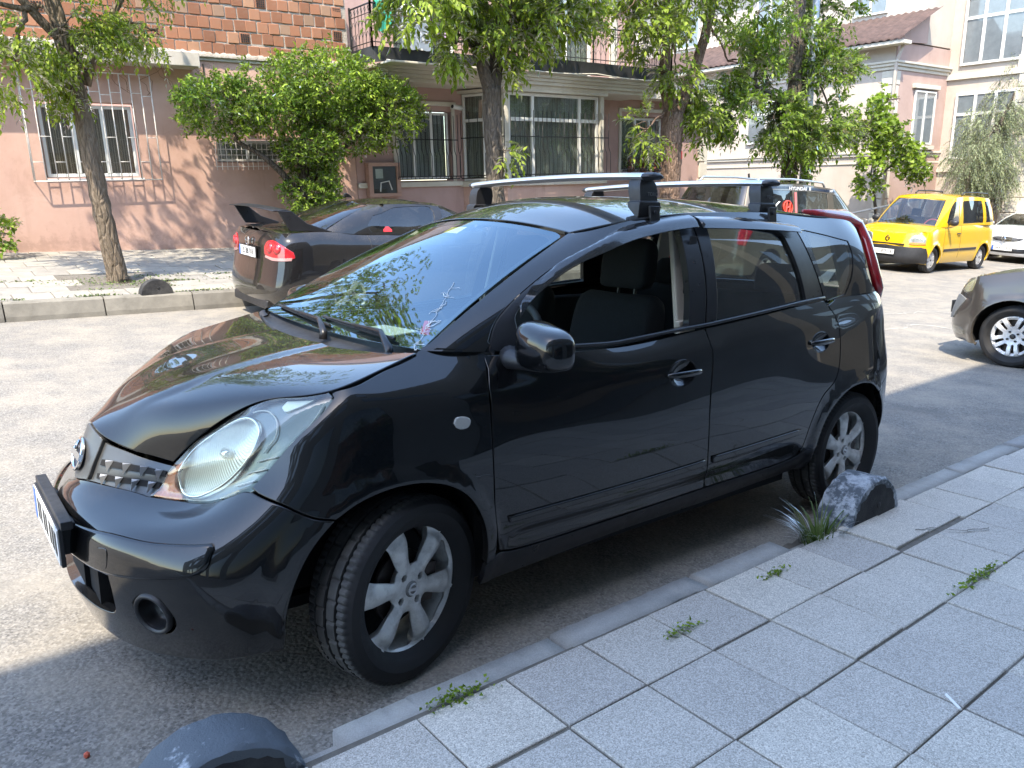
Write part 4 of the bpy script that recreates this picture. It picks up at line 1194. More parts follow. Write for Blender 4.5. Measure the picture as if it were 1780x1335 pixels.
# ------------------------------------------------------------------ shape of the black hatchback (own axes: x back from the front axle, y<0 near side, z up)
def _lines(*ls):
    return np.array([[(x, -w, z) for (x, w, z) in l] for l in ls])
NOTE_LOW = _lines(
 # A bottom edge
 [(-.79,0,.165),(-.765,.25,.165),(-.665,.50,.17),(-.545,.685,.20),(-.40,.78,.235),(0,.79,.24),(.16,.788,.238),(.36,.785,.235),(.9,.775,.25),(1.44,.775,.255),(2.1,.775,.27),(2.6,.775,.28),(2.93,.755,.30),(3.11,.66,.32),(3.19,.4,.32),(3.22,0,.32)],
 # B
 [(-.84,0,.31),(-.808,.27,.31),(-.705,.53,.31),(-.57,.715,.32),(-.405,.80,.335),(0,.825,.335),(.16,.824,.335),(.36,.822,.335),(.9,.822,.335),(1.44,.822,.34),(2.1,.82,.345),(2.6,.82,.365),(2.95,.79,.385),(3.13,.68,.39),(3.22,.42,.40),(3.25,0,.40)],
 # C bumper bulge / moulding
 [(-.845,0,.47),(-.815,.27,.47),(-.715,.53,.475),(-.58,.71,.48),(-.40,.80,.49),(0,.838,.50),(.16,.839,.495),(.36,.84,.49),(.9,.843,.48),(1.44,.844,.48),(2.1,.842,.50),(2.6,.84,.52),(2.95,.808,.55),(3.14,.69,.56),(3.23,.42,.57),(3.26,0,.57)],
 # C2 bumper shoulder
 [(-.83,0,.56),(-.785,.27,.555),(-.685,.52,.555),(-.555,.685,.565),(-.375,.795,.605),(0,.843,.605),(.16,.844,.597),(.36,.845,.59),(.9,.848,.575),(1.44,.849,.575),(2.1,.847,.59),(2.6,.848,.61),(2.95,.808,.65),(3.13,.685,.66),(3.215,.41,.67),(3.245,0,.67)],
 # D
 [(-.785,0,.61),(-.665,.27,.612),(-.515,.53,.632),(-.435,.665,.69),(-.315,.785,.73),(0,.846,.705),(.16,.847,.697),(.36,.847,.69),(.9,.85,.67),(1.44,.851,.67),(2.1,.849,.69),(2.6,.848,.72),(2.95,.80,.755),(3.11,.675,.77),(3.195,.4,.78),(3.225,0,.78)],
 # E
 [(-.762,0,.685),(-.63,.27,.667),(-.45,.54,.775),(-.365,.668,.825),(-.265,.775,.85),(0,.832,.845),(.16,.836,.84),(.36,.838,.835),(.9,.842,.825),(1.44,.845,.835),(2.1,.84,.855),(2.6,.825,.88),(2.93,.78,.905),(3.085,.655,.92),(3.16,.38,.92),(3.185,0,.92)],
 # F shoulder
 [(-.74,0,.745),(-.613,.27,.70),(-.40,.542,.86),(-.315,.66,.895),(-.225,.76,.92),(0,.80,.94),(.16,.808,.942),(.36,.818,.945),(.9,.828,.935),(1.44,.832,.955),(2.1,.825,.99),(2.6,.80,1.02),(2.93,.758,1.03),(3.06,.64,1.02),(3.135,.37,1.02),(3.16,0,1.02)],
 # G top edge
 [(-.72,0,.797),(-.595,.27,.725),(-.36,.54,.915),(-.28,.645,.944),(-.20,.73,.964),(-.04,.728,1.004),(.14,.697,1.047),(.36,.775,1.03),(.9,.787,1.005),(1.44,.792,1.035),(2.1,.785,1.085),(2.6,.762,1.105),(2.93,.722,1.11),(3.04,.61,1.10),(3.11,.35,1.10),(3.135,0,1.10)])
def _sm(a, b, x):
    t = np.clip((x - a) / (b - a), 0, 1); return t * t * (3 - 2 * t)
def note_disp(P):
    x, w, z = P[:, 0], -P[:, 1], P[:, 2]
    w = np.abs(w)
    d = np.zeros(len(P))
    side = _sm(.60, .74, w)
    # wheel-arch flares
    for cx, r0 in ((-.05, .352), (2.585, .335)):
        r = np.hypot(x - cx, z - .325)
        d += side * .014 * (1 - _sm(r0 + .015, r0 + .075, r)) * _sm(.16, .3, z)
    # crease that runs along the doors below the glass
    zc = .945 + .02 * (x - .9)
    d -= side * .006 * _sm(zc - .004, zc + .012, z) * _sm(.15, .6, x) * (1 - _sm(2.7, 3.0, x))
    # tucked-in lower door, above the sill
    d -= side * .010 * _sm(.0, 1.0, 1 - np.abs(z - .39) / .05) * _sm(.3, .5, x) * (1 - _sm(2.0, 2.2, x))
    return d
# greenhouse: windscreen centre -> screen pillar -> side -> rear pillar -> tailgate centre
_g0 = [(.155,0,1.035),(.165,.35,1.04),(.135,.685,1.05),(.36,.775,1.03),(.9,.787,1.005),(1.44,.792,1.035),(2.1,.785,1.085),(2.6,.762,1.105),(2.93,.722,1.11),(3.04,.61,1.10),(3.11,.35,1.10),(3.135,0,1.10)]
_g3 = [(.82,0,1.466),(.835,.33,1.448),(.865,.565,1.415),(.97,.615,1.432),(1.16,.618,1.468),(1.48,.615,1.495),(2.1,.602,1.505),(2.6,.575,1.487),(2.93,.54,1.474),(3.02,.46,1.475),(3.06,.3,1.485),(3.08,0,1.49)]
def _green():
    a = np.array([(x, -w, z) for x, w, z in _g0]); b = np.array([(x, -w, z) for x, w, z in _g3]); L = []
    out = np.array([(-.5,0,.85),(-.5,-.1,.85),(-.35,-.5,.7),(-.1,-.9,.4),(0,-.96,.25),(0,-.96,.25),(0,-.96,.25),(.1,-.95,.25),(.4,-.85,.2),(.8,-.5,.2),(.95,-.2,.2),(.97,0,.2)])
    bul = np.array([.028,.028,.02,.03,.034,.034,.034,.034,.032,.025,.03,.03])
    for t in (0, .25, .5, .75, 1):
        L.append(a + (b - a) * t + out * (bul * 4 * t * (1 - t))[:, None])
    return np.array(L)
NOTE_GREEN = _green()
# hood: across from far edge to near edge, lines from the lip back to the cowl
_hlip = [(0,-.72,.797),(.1,-.708,.775),(.2,-.645,.738),(.27,-.595,.725),(.335,-.553,.715)]
def _hood():
    s = np.linspace(0, 1, 7)
    ed = crom([(-.553,.335,.715),(-.49,.405,.80),(-.36,.545,.917),(-.28,.645,.945),(-.19,.725,.966),(-.05,.725,1.003),(.115,.70,1.046)], 10)
    k = np.linspace(0, 1, len(ed)); E = np.stack([np.interp(s, k, ed[:, i]) for i in range(3)], 1)
    cc = crom([(-.72,0,.797),(-.6,0,.868),(-.42,0,.935),(-.2,0,.985),(.0,0,1.015)], 10)
    k = np.linspace(0, 1, len(cc)); C = np.stack([np.interp(s, k, cc[:, i]) for i in range(3)], 1)
    L = []
    for i, t in enumerate(s):
        row = []
        for f in (0, .3, .6, .8, .93, 1.0):
            if i == 0:
                yy = f * .335; x = np.interp(yy, [p[0] for p in _hlip], [p[1] for p in _hlip]); z = np.interp(yy, [p[0] for p in _hlip], [p[2] for p in _hlip])
                row.append((x, yy, z)); continue
            x = C[i, 0] + (E[i, 0] - C[i, 0]) * f ** 2.0
            z = C[i, 2] + (E[i, 2] - C[i, 2]) * f ** 2.6
            z += .03 * (1 - abs(2 * t - 1)) * f * (1 - f) * 2
            row.append((x, E[i, 1] * f, z))
        L.append([(x, y, z) for x, y, z in reversed(row)] + [(x, -y, z) for x, y, z in row[1:]])
    return np.array(L)
def hood_disp(P):
    x, w = P[:, 0], np.abs(P[:, 1])
    wc = .135 + .105 * _sm(-.68, -.42, x)
    return .008 * (1 - _sm(wc - .03, wc + .03, w)) * _sm(-.70, -.5, x) 
def _roof():
    # across (far to near), lines header -> tail
    s = np.linspace(0, 1, 9)
    ed = np.array([(x, w, z) for x, w, z in _g3[2:10]]); kd = np.concatenate([[0], np.cumsum(np.linalg.norm(np.diff(ed, axis=0), axis=1))]); kd /= kd[-1]
    E = np.stack([np.interp(s, kd, ed[:, i]) for i in range(3)], 1)
    cc = crom([(.82,0,1.466),(1.05,0,1.543),(1.5,0,1.575),(2.1,0,1.565),(2.6,0,1.527),(3.08,0,1.49)], 10)
    k = np.linspace(0, 1, len(cc)); C = np.stack([np.interp(s, k, cc[:, i]) for i in range(3)], 1)
    L = []
    for i in range(9):
        row = []
        for f in (0, .3, .6, .8, .93, 1.0):
            row.append((C[i, 0] + (E[i, 0] - C[i, 0]) * f ** 2, E[i, 1] * f, C[i, 2] + (E[i, 2] - C[i, 2]) * f ** 2.2))
        L.append([(x, y, z) for x, y, z in reversed(row)] + [(x, -y, z) for x, y, z in row[1:]])
    return np.array(L)
def _screen():
    L = []
    for t in (0, .25, .5, .75, 1):
        row = []
        for f in np.linspace(-1, 1, 9):
            w = (.685 + (.565 - .685) * t) * f; bu = (.028 - .008 * f * f) * 4 * t * (1 - t)
            x = .122 + .698 * t + (.013 + .032 * t) * f * f - .55 * bu; z = 1.03 + .436 * t + (.02 - .071 * t) * f * f + .84 * bu
            row.append((x, -w, z))
        L.append(row)
    return np.array(L)
SURF_WS = Surf(_screen(), m0=False, m1=False)
SURF_LOW = Surf(NOTE_LOW, disp=note_disp)
SURF_GREEN = Surf(NOTE_GREEN)
SURF_HOOD = Surf(_hood(), m0=False, m1=False, disp=hood_disp)
SURF_ROOF = Surf(_roof(), m0=False, m1=False)
# ------------------------------------------------------------------ wheels
def tyre_mesh(R0, Rr, W, n=240, detail=True):
    """lathe with grooves and shoulder blocks; axis along y, outer face towards -y"""
    h = W / 2
    prof = [(Rr - .012, -h * .62, 0), (Rr + .004, -h * .80, 0), (Rr + .02, -h * .93, 0), (Rr + (R0 - Rr) * .45, -h * 1.02, 0), (Rr + (R0 - Rr) * .75, -h * .98, 0), (R0 - .014, -h * .90, 0), (R0 - .004, -h * .80, 1)]
    band = [(-.76, 1), (-.52, 1), (-.51, 2), (-.43, 2), (-.42, 3), (-.07, 3), (-.06, 2), (.06, 2), (.07, 3), (.42, 3), (.43, 2), (.51, 2), (.52, 1), (.76, 1)]
    for b, k in band:
        prof.append((R0 - (.012 if k == 2 else 0) - .004 * abs(b) ** 3, h * b, k))
    prof += [(R0 - .004, h * .80, 1), (R0 - .014, h * .90, 0), (Rr + (R0 - Rr) * .6, h * 1.0, 0), (Rr + .02, h * .93, 0), (Rr - .012, h * .62, 0)]
    V = []; F = []
    for i in range(n):
        a = 2 * math.pi * i / n
        for j, (r, y, k) in enumerate(prof):
            rr = r
            if detail and k == 1 and i % 3 == (0 if y < 0 else 1): rr = r - .0055
            if detail and k == 3 and i % 4 == 0 and (y < 0) == (i % 8 == 0): rr = r - .005
            V.append((rr * math.cos(a), y, rr * math.sin(a)))
    m = len(prof)
    for i in range(n):
        i2 = (i + 1) % n
        for j in range(m - 1):
            F.append((i * m + j, i * m + j + 1, i2 * m + j + 1, i2 * m + j))
    return V, F

def rim_face(Rr, windows, lugs, dish, dep=.03, h=.014, cap=0.0):
    """pierced disc in the x-z plane, outer face towards -y; dish(r, theta)->y"""
    a = np.linspace(0, 2 * math.pi, 96, endpoint=False)
    outer = np.stack([Rr * np.cos(a), Rr * np.sin(a)], 1)
    def fn(q):
        r = np.hypot(q[:, 0], q[:, 1]); th = np.arctan2(q[:, 1], q[:, 0])
        P = np.stack([q[:, 0], dish(r, th), q[:, 1]], 1)
        e = 1e-4
        def Y(x, z): return dish(np.hypot(x, z), np.arctan2(z, x))
        gx = (Y(q[:, 0] + e, q[:, 1]) - Y(q[:, 0] - e, q[:, 1])) / (2 * e); gz = (Y(q[:, 0], q[:, 1] + e) - Y(q[:, 0], q[:, 1] - e)) / (2 * e)
        N = np.stack([gx, -np.ones(len(q)), gz], 1); N /= np.linalg.norm(N, axis=1)[:, None]
        return P, N
    return panel_data(None, outer, holes=list(windows) + list(lugs), gap=0, h=h, depth=dep, rnd=.004, fn=fn)

def spoke_window(ang, r0, r1, w0, w1, rot=0.0):
    """rounded four-sided opening between two spokes, centred on angle ang; w: half widths (radians)"""
    p = np.array([(r0, -w0), (r0 + (r1 - r0) * .35, -(w0 + (w1 - w0) * .5)), (r1 - .007, -w1), (r1, -w1 * .86), (r1, 0), (r1, w1 * .86), (r1 - .007, w1), (r0 + (r1 - r0) * .35, (w0 + (w1 - w0) * .5)), (r0, w0), (r0 - .006, 0)])
    p = np.concatenate([p, p[:1]])
    c = crom(p, 4)[:-1]
    th = ang + c[:, 1]
    return np.stack([c[:, 0] * np.cos(th), c[:, 0] * np.sin(th)], 1)

def note_wheel(parent, loc, steer=0.0, side=-1, spin=0.0):
    """tyre 185/65 R15 on a six-spoke alloy"""
    R0, Rr, W = .305, .214, .188
    hub = empty('wheel', loc, parent=parent)
    hub.rotation_euler = (0, spin, steer) if side < 0 else (0, spin, math.pi + steer)
    V, F = tyre_mesh(R0, Rr, W); ty = mesh_obj('tyre', V, F, M_RUBBER, hub, smooth=True); ty.data.set_sharp_from_angle(angle=0.45)
    s6 = [math.radians(60 * k) for k in range(6)]
    wins = [spoke_window(a + math.radians(30), .088, .197, .20, .29) for a in s6]
    lugs = [np.stack([.053 * math.cos(b) + .0125 * np.cos(t), .053 * math.sin(b) + .0125 * np.sin(t)], 1) for b in (math.radians(45 + 90 * k) for k in range(4)) for t in [np.linspace(0, 2 * math.pi, 14, endpoint=False)]]
    def dish(r, th):
        k = np.cos(3 * th) ** 2                       # 1 along a spoke
        y = -.058 + .020 * _sm(.03, .15, r) * 0 - .010 * _sm(.04, .12, r) * k
        y = y + .022 * (1 - k) * _sm(.055, .11, r) * (1 - _sm(.185, .205, r))
        y = y + .016 * _sm(.168, .200, r) - .014 * _sm(.202, .212, r)
        return y
    V, F, N = rim_face(Rr, wins, lugs, dish, dep=.034)
    mesh_obj('rim', V, F, M_ALLOY, hub, normals=N)
    b = MB()
    b.lathe([(Rr, -.056), (Rr + .006, -.060), (Rr + .008, -.052), (Rr - .004, -.03), (Rr - .018, .0), (Rr - .016, .07), (Rr, .08)], 64)
    b.build('rim_barrel', M_ALLOY, hub, smooth=True)
    d = MB(); d.lathe([(.03, .0), (.03, -.016), (.115, -.016), (.118, -.012), (.118, .0), (.03, .0)], 48)
    d.box(.05, .13, -.04, .03, -.06, .07)
    d.build('brake_disc', simple('brake_iron', (0.07, 0.06, 0.055), 0.45, 0.8, var=0.3, scale=20), hub)
    bk = MB(); bk.lathe([(0.0, .055), (.185, .055), (.185, .075), (0, .075)], 40); bk.build('wheel_back', M_DARK, hub)
    lg = MB()
    for k in range(4):
        q = math.radians(45 + 90 * k)
        lg.lathe([(.0, -.045), (.009, -.045), (.010, -.03), (.013, -.02), (.013, -.015), (0, -.015)], 8, c=(.053 * math.cos(q), 0, .053 * math.sin(q)))
    lg.build('lug_nut', simple('nut_steel', (0.10, 0.10, 0.10), 0.5, 0.8), hub)
    c = MB(); c.lathe([(0, -.066), (.018, -.0655), (.023, -.064), (.026, -.060), (.026, -.05)], 32)
    cp = c.build('centre_cap', simple('cap_grey', (0.22, 0.22, 0.22), 0.4, 0.6), hub, smooth=True)
    g = MB(); g.lathe([(.014, -.0675), (.018, -.0685), (.021, -.0665)], 32); g.box(-.022, .022, -.0685, -.066, -.0045, .0045)
    g.build('cap_emblem', M_ALU, hub)
    return hub
# ------------------------------------------------------------------ the black hatchback in the foreground
def mir(*objs): pass
YM = np.array([1, -1, 1.])
def both(name, V, F, N, mat, parent, **k):
    a = mesh_obj(name, V, F, mat, parent, normals=N); b = mesh_obj(name, np.asarray(V) * YM, [f[::-1] for f in F], mat, parent, normals=np.asarray(N) * YM if N is not None else None)
    return a, b
def both_mb(mb, name, mat, pa, pb, **k):
    a = mb.build(name, mat, pa, **k)
    m2 = MB(); m2.v = [(v[0], -v[1], v[2]) for v in mb.v]; m2.f = [f[::-1] for f in mb.f]; m2.m = list(mb.m)
    return a, m2.build(name, mat, pb, **k)

def unitv(v): return v / np.linalg.norm(v, axis=-1, keepdims=True)
def build_note():
    root = empty('hatchback_car', (0, 0, 0), label='shiny black hatchback with silver roof bars parked along the near kerb', cat='car')
    m4 = TILT.to_4x4(); root.matrix_world = m4
    L, G, H, RF = SURF_LOW, SURF_GREEN, SURF_HOOD, SURF_ROOF
    lo = lambda pts: inv3(L, pts)
    gr = lambda pts: inv3(G, pts)
    sd = lambda pts: L.inv(pts, 0, srange=(L.st[3], L.st[13]))          # side view (x,z) on the lower body
    gd = lambda pts: G.inv(pts, 0, srange=(G.st[2], G.st[9]))           # side view on the glasshouse
    # ---- outlines --------------------------------------------------
    HL = [(-.63,.312,.616),(-.562,.426,.62),(-.495,.563,.646),(-.429,.663,.698),(-.374,.694,.765),(-.297,.737,.86),(-.228,.753,.924),(-.2,.748,.952),(-.202,.725,.965),(-.232,.682,.966),(-.289,.619,.955),(-.356,.549,.916),(-.425,.442,.858),(-.485,.387,.797),(-.537,.368,.739),(-.58,.342,.683)]
    hl_low = HL[:4]; hl_out = HL[3:9]; hl_up = HL[8:] + HL[:1]
    arch_f = [(-.402,.235),(-.398,.36),(-.36,.47),(-.314,.545),(-.25,.613),(-.17,.655),(-.07,.676),(.03,.672),(.125,.643),(.205,.585),(.262,.49),(.282,.40),(.285,.315)]
    arch_r = [(2.26,.30),(2.255,.38),(2.27,.45),(2.31,.53),(2.38,.60),(2.47,.648),(2.58,.668),(2.69,.655),(2.79,.60),(2.86,.52),(2.90,.43),(2.915,.33)]
    zb = lambda x: np.interp(x, [.36, .9, 1.44, 2.1, 2.6, 2.93], [1.03, 1.005, 1.035, 1.085, 1.105, 1.11])
    # ---- bumper ----------------------------------------------------
    ab = [lo([(x, .8, z)])[0] for x, z in arch_f[:5]]
    near = np.concatenate([crom(sd(arch_f[:5]), 6), crom(lo([(-.253,.831,.615),(-.306,.815,.626),(-.379,.769,.668),(-.429,.675,.693)]), 6)[1:], crom(lo(hl_low[::-1]), 6)[1:], crom(lo([(-.63,.312,.616),(-.686,.213,.624),(-.758,.083,.628),(-.782,0,.62)]), 5)[1:]])
    s_b = np.linspace(0, near[0, 0], 24)
    bottom = np.stack([s_b, np.full(24, .004)], 1)[:-1]
    half = np.concatenate([bottom, near])
    far_h = half[::-1] * np.array([-1, 1]); outline = np.concatenate([half[:-1], far_h[1:-1]])
    # openings
    lop = lo([(-.779,.404,.427),(-.774,.415,.376),(-.77,.405,.315),(-.795,.32,.288),(-.82,.185,.282)])
    vtop = lo([(-.845, 0, .435)])[0, 1]; vbot = lo([(-.83, 0, .28)])[0, 1]
    lh = np.concatenate([[(0, vtop)], crom(lop, 6), [(0, vbot)]]); lopen = np.concatenate([lh, lh[1:-1][::-1] * np.array([-1, 1])])
    fog3 = [(-.734,.496,.366),(-.725,.517,.39),(-.704,.555,.402),(-.682,.591,.389),(-.659,.619,.352),(-.653,.617,.321),(-.664,.585,.286),(-.687,.544,.28),(-.712,.516,.305),(-.729,.498,.336)]
    fo = lo(fog3); fogo = crom(np.concatenate([fo, fo[:1]]), 3)[:-1]
    V, F, N = panel_data(L, outline, holes=[lopen, fogo, fogo * np.array([-1, 1])], gap=.0015, h=.035, depth=.03, rnd=.004)
    bump = mesh_obj('front_bumper', V, F, M_PAINT, root, normals=N)
    # raised impact strip across the bumper
    st = lo([(-.816,.199,.533),(-.752,.394,.55),(-.681,.533,.552),(-.625,.607,.557),(-.55,.687,.568)]); sb = lo([(-.552,.698,.555),(-.575,.704,.511),(-.604,.686,.485),(-.657,.624,.468),(-.727,.511,.447),(-.78,.4,.436),(-.835,.178,.436)])
    hs = np.concatenate([[(0, lo([(-.84, 0, .535)])[0, 1])], crom(st, 5), crom(sb, 5), [(0, lo([(-.845, 0, .438)])[0, 1])]])
    V, F, N = panel_data(L, np.concatenate([hs, hs[1:-1][::-1] * np.array([-1, 1])]), gap=0, h=.035, depth=.02, rnd=.012, lift=.012)
    mesh_obj('bumper_strip', V, F, M_PAINT, bump, normals=N)
    tc = lo([(-.782,.377,.51),(-.766,.419,.513),(-.771,.417,.459),(-.789,.37,.455)])
    V, F, N = panel_data(L, crom(np.concatenate([tc, tc[:1]]), 4)[:-1], gap=0, h=.02, depth=.004, rnd=.0015, lift=.0135)
    mesh_obj('tow_cover', V, F, M_PAINT, bump, normals=N)
    # lower intake: dark mesh behind, with bars
    b = MB()
    for k in range(5):
        z = .30 + .026 * k
        b.tube([(-.79 + .05 * (y / .38) ** 2 + .03, y, z) for y in np.linspace(-.37, .37, 15)], .0045, 6)
    b.build('intake_bar', M_PLASTIC, bump)
    V, F, N = panel_data(L, offset(lopen[::-1] if area2(lopen) < 0 else lopen, -.02), gap=0, h=.04, depth=.002, rnd=.001, lift=-.055)
    mesh_obj('intake_back', V, F, M_DARK, bump, normals=N)
    # fog lamps: bezel ring, black bowl and a small lens
    for sg in (1, -1):
        c0 = np.array(fog3).mean(0); P, N0 = L.ev(*[np.array([q]) for q in lo([tuple(c0)])[0]])
        c = Vector(P[0]); n = Vector(N0[0])
        c.y *= sg; n.y *= sg
        u = Vector((0, 0, 1)) - n * n.z; u.normalize(); w = n.cross(u)
        m = Matrix((u, w, n)).transposed().to_4x4(); m.translation = c
        f = MB(); f.lathe([(.050, -.006), (.055, .004), (.062, .006), (.066, .002), (.068, -.01)], 40, axis='z')
        fo_ = f.build('fog_light', M_PLASTIC, root, smooth=True); fo_.matrix_local = m
        q = MB(); q.lathe([(.051, .0), (.047, -.03), (.040, -.05), (.0, -.055)], 40, axis='z'); q.build('bowl', M_TRIM, fo_, smooth=True)
        q = MB(); q.lathe([(.0, -.036), (.018, -.037), (.028, -.042), (.030, -.05)], 32, axis='z', c=(-.016, .01, 0)); q.build('lens', simple('fog_lens', (0.5, 0.53, 0.53), 0.08, 0.9), fo_, smooth=True)
    # number plate on its bracket (faces forward, leans a little)
    hp = MB(); hp.box(-.875, -.862, -.265, .265, .425, .55); hp.box(-.868, -.835, -.275, .275, .545, .572); hp.box(-.862, -.82, -.20, .20, .44, .54)
    pl = hp.build('number_plate', M_PLASTIC, root, bevel=.003)
    pf = MB(); pf.box(-.8785, -.875, -.258, .258, .432, .544); pf.build('plate_face', M_WHITE, pl)
    for k in range(7): pf = MB(); y_ = .16 - k * .055 - (.02 if k > 1 else 0) - (.02 if k > 3 else 0); pf.box(-.8795, -.8787, y_ - .018, y_ + .018, .452, .524); pf.build('plate_character', M_BLACK, pl)
    pf = MB(); pf.box(-.8800, -.8787, .215, .257, .434, .542); pf.build('country_band', M_BLUE, pl)
    # ---- headlights ------------------------------------------------
    HLo = np.concatenate([crom(lo(hl_low), 6)[:-1], crom(lo(hl_out), 6)[:-1], crom(lo(hl_up), 6)[:-1]])
    ring = lo([(-.39,.528,.879),(-.378,.585,.867),(-.385,.612,.84),(-.403,.615,.803),(-.428,.594,.754),(-.466,.544,.695),(-.503,.491,.657),(-.537,.443,.636),(-.556,.397,.641),(-.559,.376,.675),(-.545,.379,.721),(-.511,.384,.766),(-.466,.406,.815),(-.422,.463,.857)])
    ringo = crom(np.concatenate([ring, ring[:1]]), 4)[:-1]
    rc = ringo.mean(0)
    def on(q, lift):
        P, N = L.ev(q[:, 0], q[:, 1]); return P + N * lift
    def bowl(q):
        P, N = L.ev(q[:, 0], q[:, 1])
        # depth profile from the centre of the ring
        r = np.linalg.norm((q - rc) / (np.abs(ringo - rc).max(0)), axis=1)
        return P - N * (.012 + .045 * np.clip(1 - r * r, 0, 1))[:, None], N
    M_HOUS = NT('headlight_housing').set(color=(0.20, 0.215, 0.215), rough=0.26, metal=0.8).m
    t = NT('lamp_reflector'); t.set(color=t.mix(t.val(t.noise(3.0, 3), .35, .65), (0.62, 0.63, 0.56), (0.80, 0.81, 0.75)), rough=0.32, metal=0.55); wv = t.n.new('ShaderNodeTexWave'); wv.inputs['Scale'].default_value = 70; t.l.new(t.mapped((1, 1, .25)), wv.inputs[0]); t.bump(wv.outputs[1], .25, .004); M_REFL = t.m
    M_HAZE = glass_mat('headlight_lens', (0.88, 0.91, 0.86), dust=0.15)
    for sg in (1, -1):
        hob = HLo if area2(HLo) > 0 else HLo[::-1]
        def bulge(q):
            P, N = L.ev(q[:, 0], q[:, 1]); k = _sm(0, .10, segdist(q, hob)); return P + N * (.003 + .022 * k)[:, None], N
        V, F, N = panel_data(L, HLo, gap=.003, h=.02, depth=.02, rnd=.004, fn=bulge)
        f3 = np.array([1, sg, 1.]); fl = (lambda f: f) if sg > 0 else (lambda f: f[::-1])
        lens = mesh_obj('headlight', V * f3, [fl(f) for f in F], M_HAZE, root, smooth=True)
        V, F, N = panel_data(L, HLo, holes=[ringo], gap=.004, h=.03, depth=.02, rnd=.003, lift=-.026)
        mesh_obj('housing', V * f3, [fl(f) for f in F], M_HOUS, lens, normals=N * f3)
        V, F, N = panel_data(L, ringo, gap=-.004, h=.02, depth=.002, rnd=.002, fn=bowl)
        mesh_obj('reflector', V * f3, [fl(f) for f in F], M_REFL, lens, normals=N * f3)
        b = MB(); b.tube([tuple(p * f3) for p in on(np.concatenate([ringo, ringo[:1]]), -.013)], .0048, 8, cap=False); b.build('ring', M_CHROME, lens, smooth=True)
        b = MB(); b.lathe([(0, -.02), (.012, -.018), (.016, -.005), (.016, .02)], 20, c=tuple(on(rc[None], -.045)[0] * f3)); b.build('bulb', M_CHROME, lens, smooth=True)
        for ln in ([(-.376,.532,.897),(-.345,.592,.905),(-.34,.635,.883),(-.36,.661,.84),(-.39,.647,.794)], [(-.34,.711,.819),(-.295,.733,.867),(-.229,.727,.94)], [(-.492,.537,.652),(-.46,.599,.679)], [(-.459,.571,.689),(-.422,.643,.719)], [(-.432,.602,.727),(-.395,.668,.752)], [(-.408,.631,.765),(-.366,.692,.789)]):
            b = MB(); b.tube([tuple(p * f3) for p in on(crom(lo(ln), 5), -.020)], .0022, 6); b.build('trim_line', M_WHITE, lens, smooth=True)
        pk = lo([(-.317,.619,.921),(-.296,.625,.941),(-.24,.693,.952),(-.292,.659,.921),(-.314,.638,.911)]); V, F, N = panel_data(L, crom(np.concatenate([pk, pk[:1]]), 4)[:-1], gap=0, h=.02, depth=.01, rnd=.004, lift=-.018)
        mesh_obj('parking_lamp', V * f3, [fl(f) for f in F], M_REFL, lens, normals=N * f3)
        am = lo([(-.627,.305,.621),(-.59,.328,.668),(-.534,.375,.738),(-.551,.374,.713),(-.566,.364,.682),(-.569,.368,.648),(-.562,.412,.626)]); V, F, N = panel_data(L, crom(np.concatenate([am, am[:1]]), 4)[:-1], gap=0.001, h=.02, depth=.01, rnd=.002, lift=-.012)
        mesh_obj('indicator', V * f3, [fl(f) for f in F], M_AMBER, lens, normals=N * f3)
    # ---- grille, badge ---------------------------------------------
    gb = crom(lo([(-.63,.312,.616),(-.686,.213,.624),(-.758,.083,.628),(-.782,0,.62)]), 5)
    gt = crom(lo([(-.716,0,.79),(-.712,.10,.757),(-.650,.19,.73),(-.605,.26,.716),(-.562,.345,.712)]), 5)
    gh = np.concatenate([gt, crom(lo([(-.562,.345,.712),(-.58,.342,.683),(-.63,.312,.616)]), 5)[1:-1], gb])
    go = np.concatenate([gh[:-1], (gh[1:-1] * np.array([-1, 1]))[::-1]])
    M_GRI = simple('grille_grey', (0.075, 0.078, 0.082), 0.36, 0.3, var=0.15)
    V, F, N = panel_data(L, go, gap=.002, h=.025, depth=.01, rnd=.002, lift=-.010)
    gril = mesh_obj('grille', V, F, M_GRI, root, normals=N)
    fw_ = lambda q: L.inv(q, 90, srange=(0, L.st[2]))
    for sg in (1, -1):
        f3 = np.array([1, sg, 1.])
        for z0, z1, w0, w1, dz, ns in ((.684, .703, .118, .338, -.010, 4), (.640, .657, .112, .322, -.004, 4)):
            ws_ = np.linspace(w0, w1, 12); tz = np.linspace(0, dz, 12)
            q = fw_(np.concatenate([np.stack([ws_, z0 + tz], 1), np.stack([ws_[::-1], z1 + tz[::-1]], 1)])); V, F, N = panel_data(L, q, gap=0, h=.02, depth=.002, rnd=.001, lift=-.004)
            mesh_obj('grille_slot', V * f3, F if sg > 0 else [f[::-1] for f in F], M_DARK, gril, normals=N * f3)
            # silver pointed studs across the slot
            for k in range(ns):
                t = (k + .55) / ns; w = w0 + (w1 - w0) * t; zz = dz * t; q = fw_([(w - .013, z1 + zz + .001), (w + .013, z1 + zz + .001), (w, z0 + zz - .016), (w, z1 + zz - .004)]); P, N = L.ev(q[:, 0], q[:, 1])
                pts = [P[0] - N[0] * .002, P[1] - N[1] * .002, P[2] - N[2] * .003, P[3] + N[3] * .014]
                b = MB(); b.add([tuple(p * f3) for p in pts], [(0, 3, 2), (3, 1, 2), (0, 1, 3)]); b.build('grille_stud', simple('stud_silver', (.42, .43, .45), .32, .2), gril)
    # badge carrier: shield between the two halves
    bc = lo([(-.712,.0,.80),(-.712,.11,.765),(-.735,.10,.69),(-.757,.083,.632),(-.78,.0,.62)]); bh = np.concatenate([crom(bc[:2], 3), crom(bc[1:4], 4)[1:], crom(bc[3:], 3)[1:]])
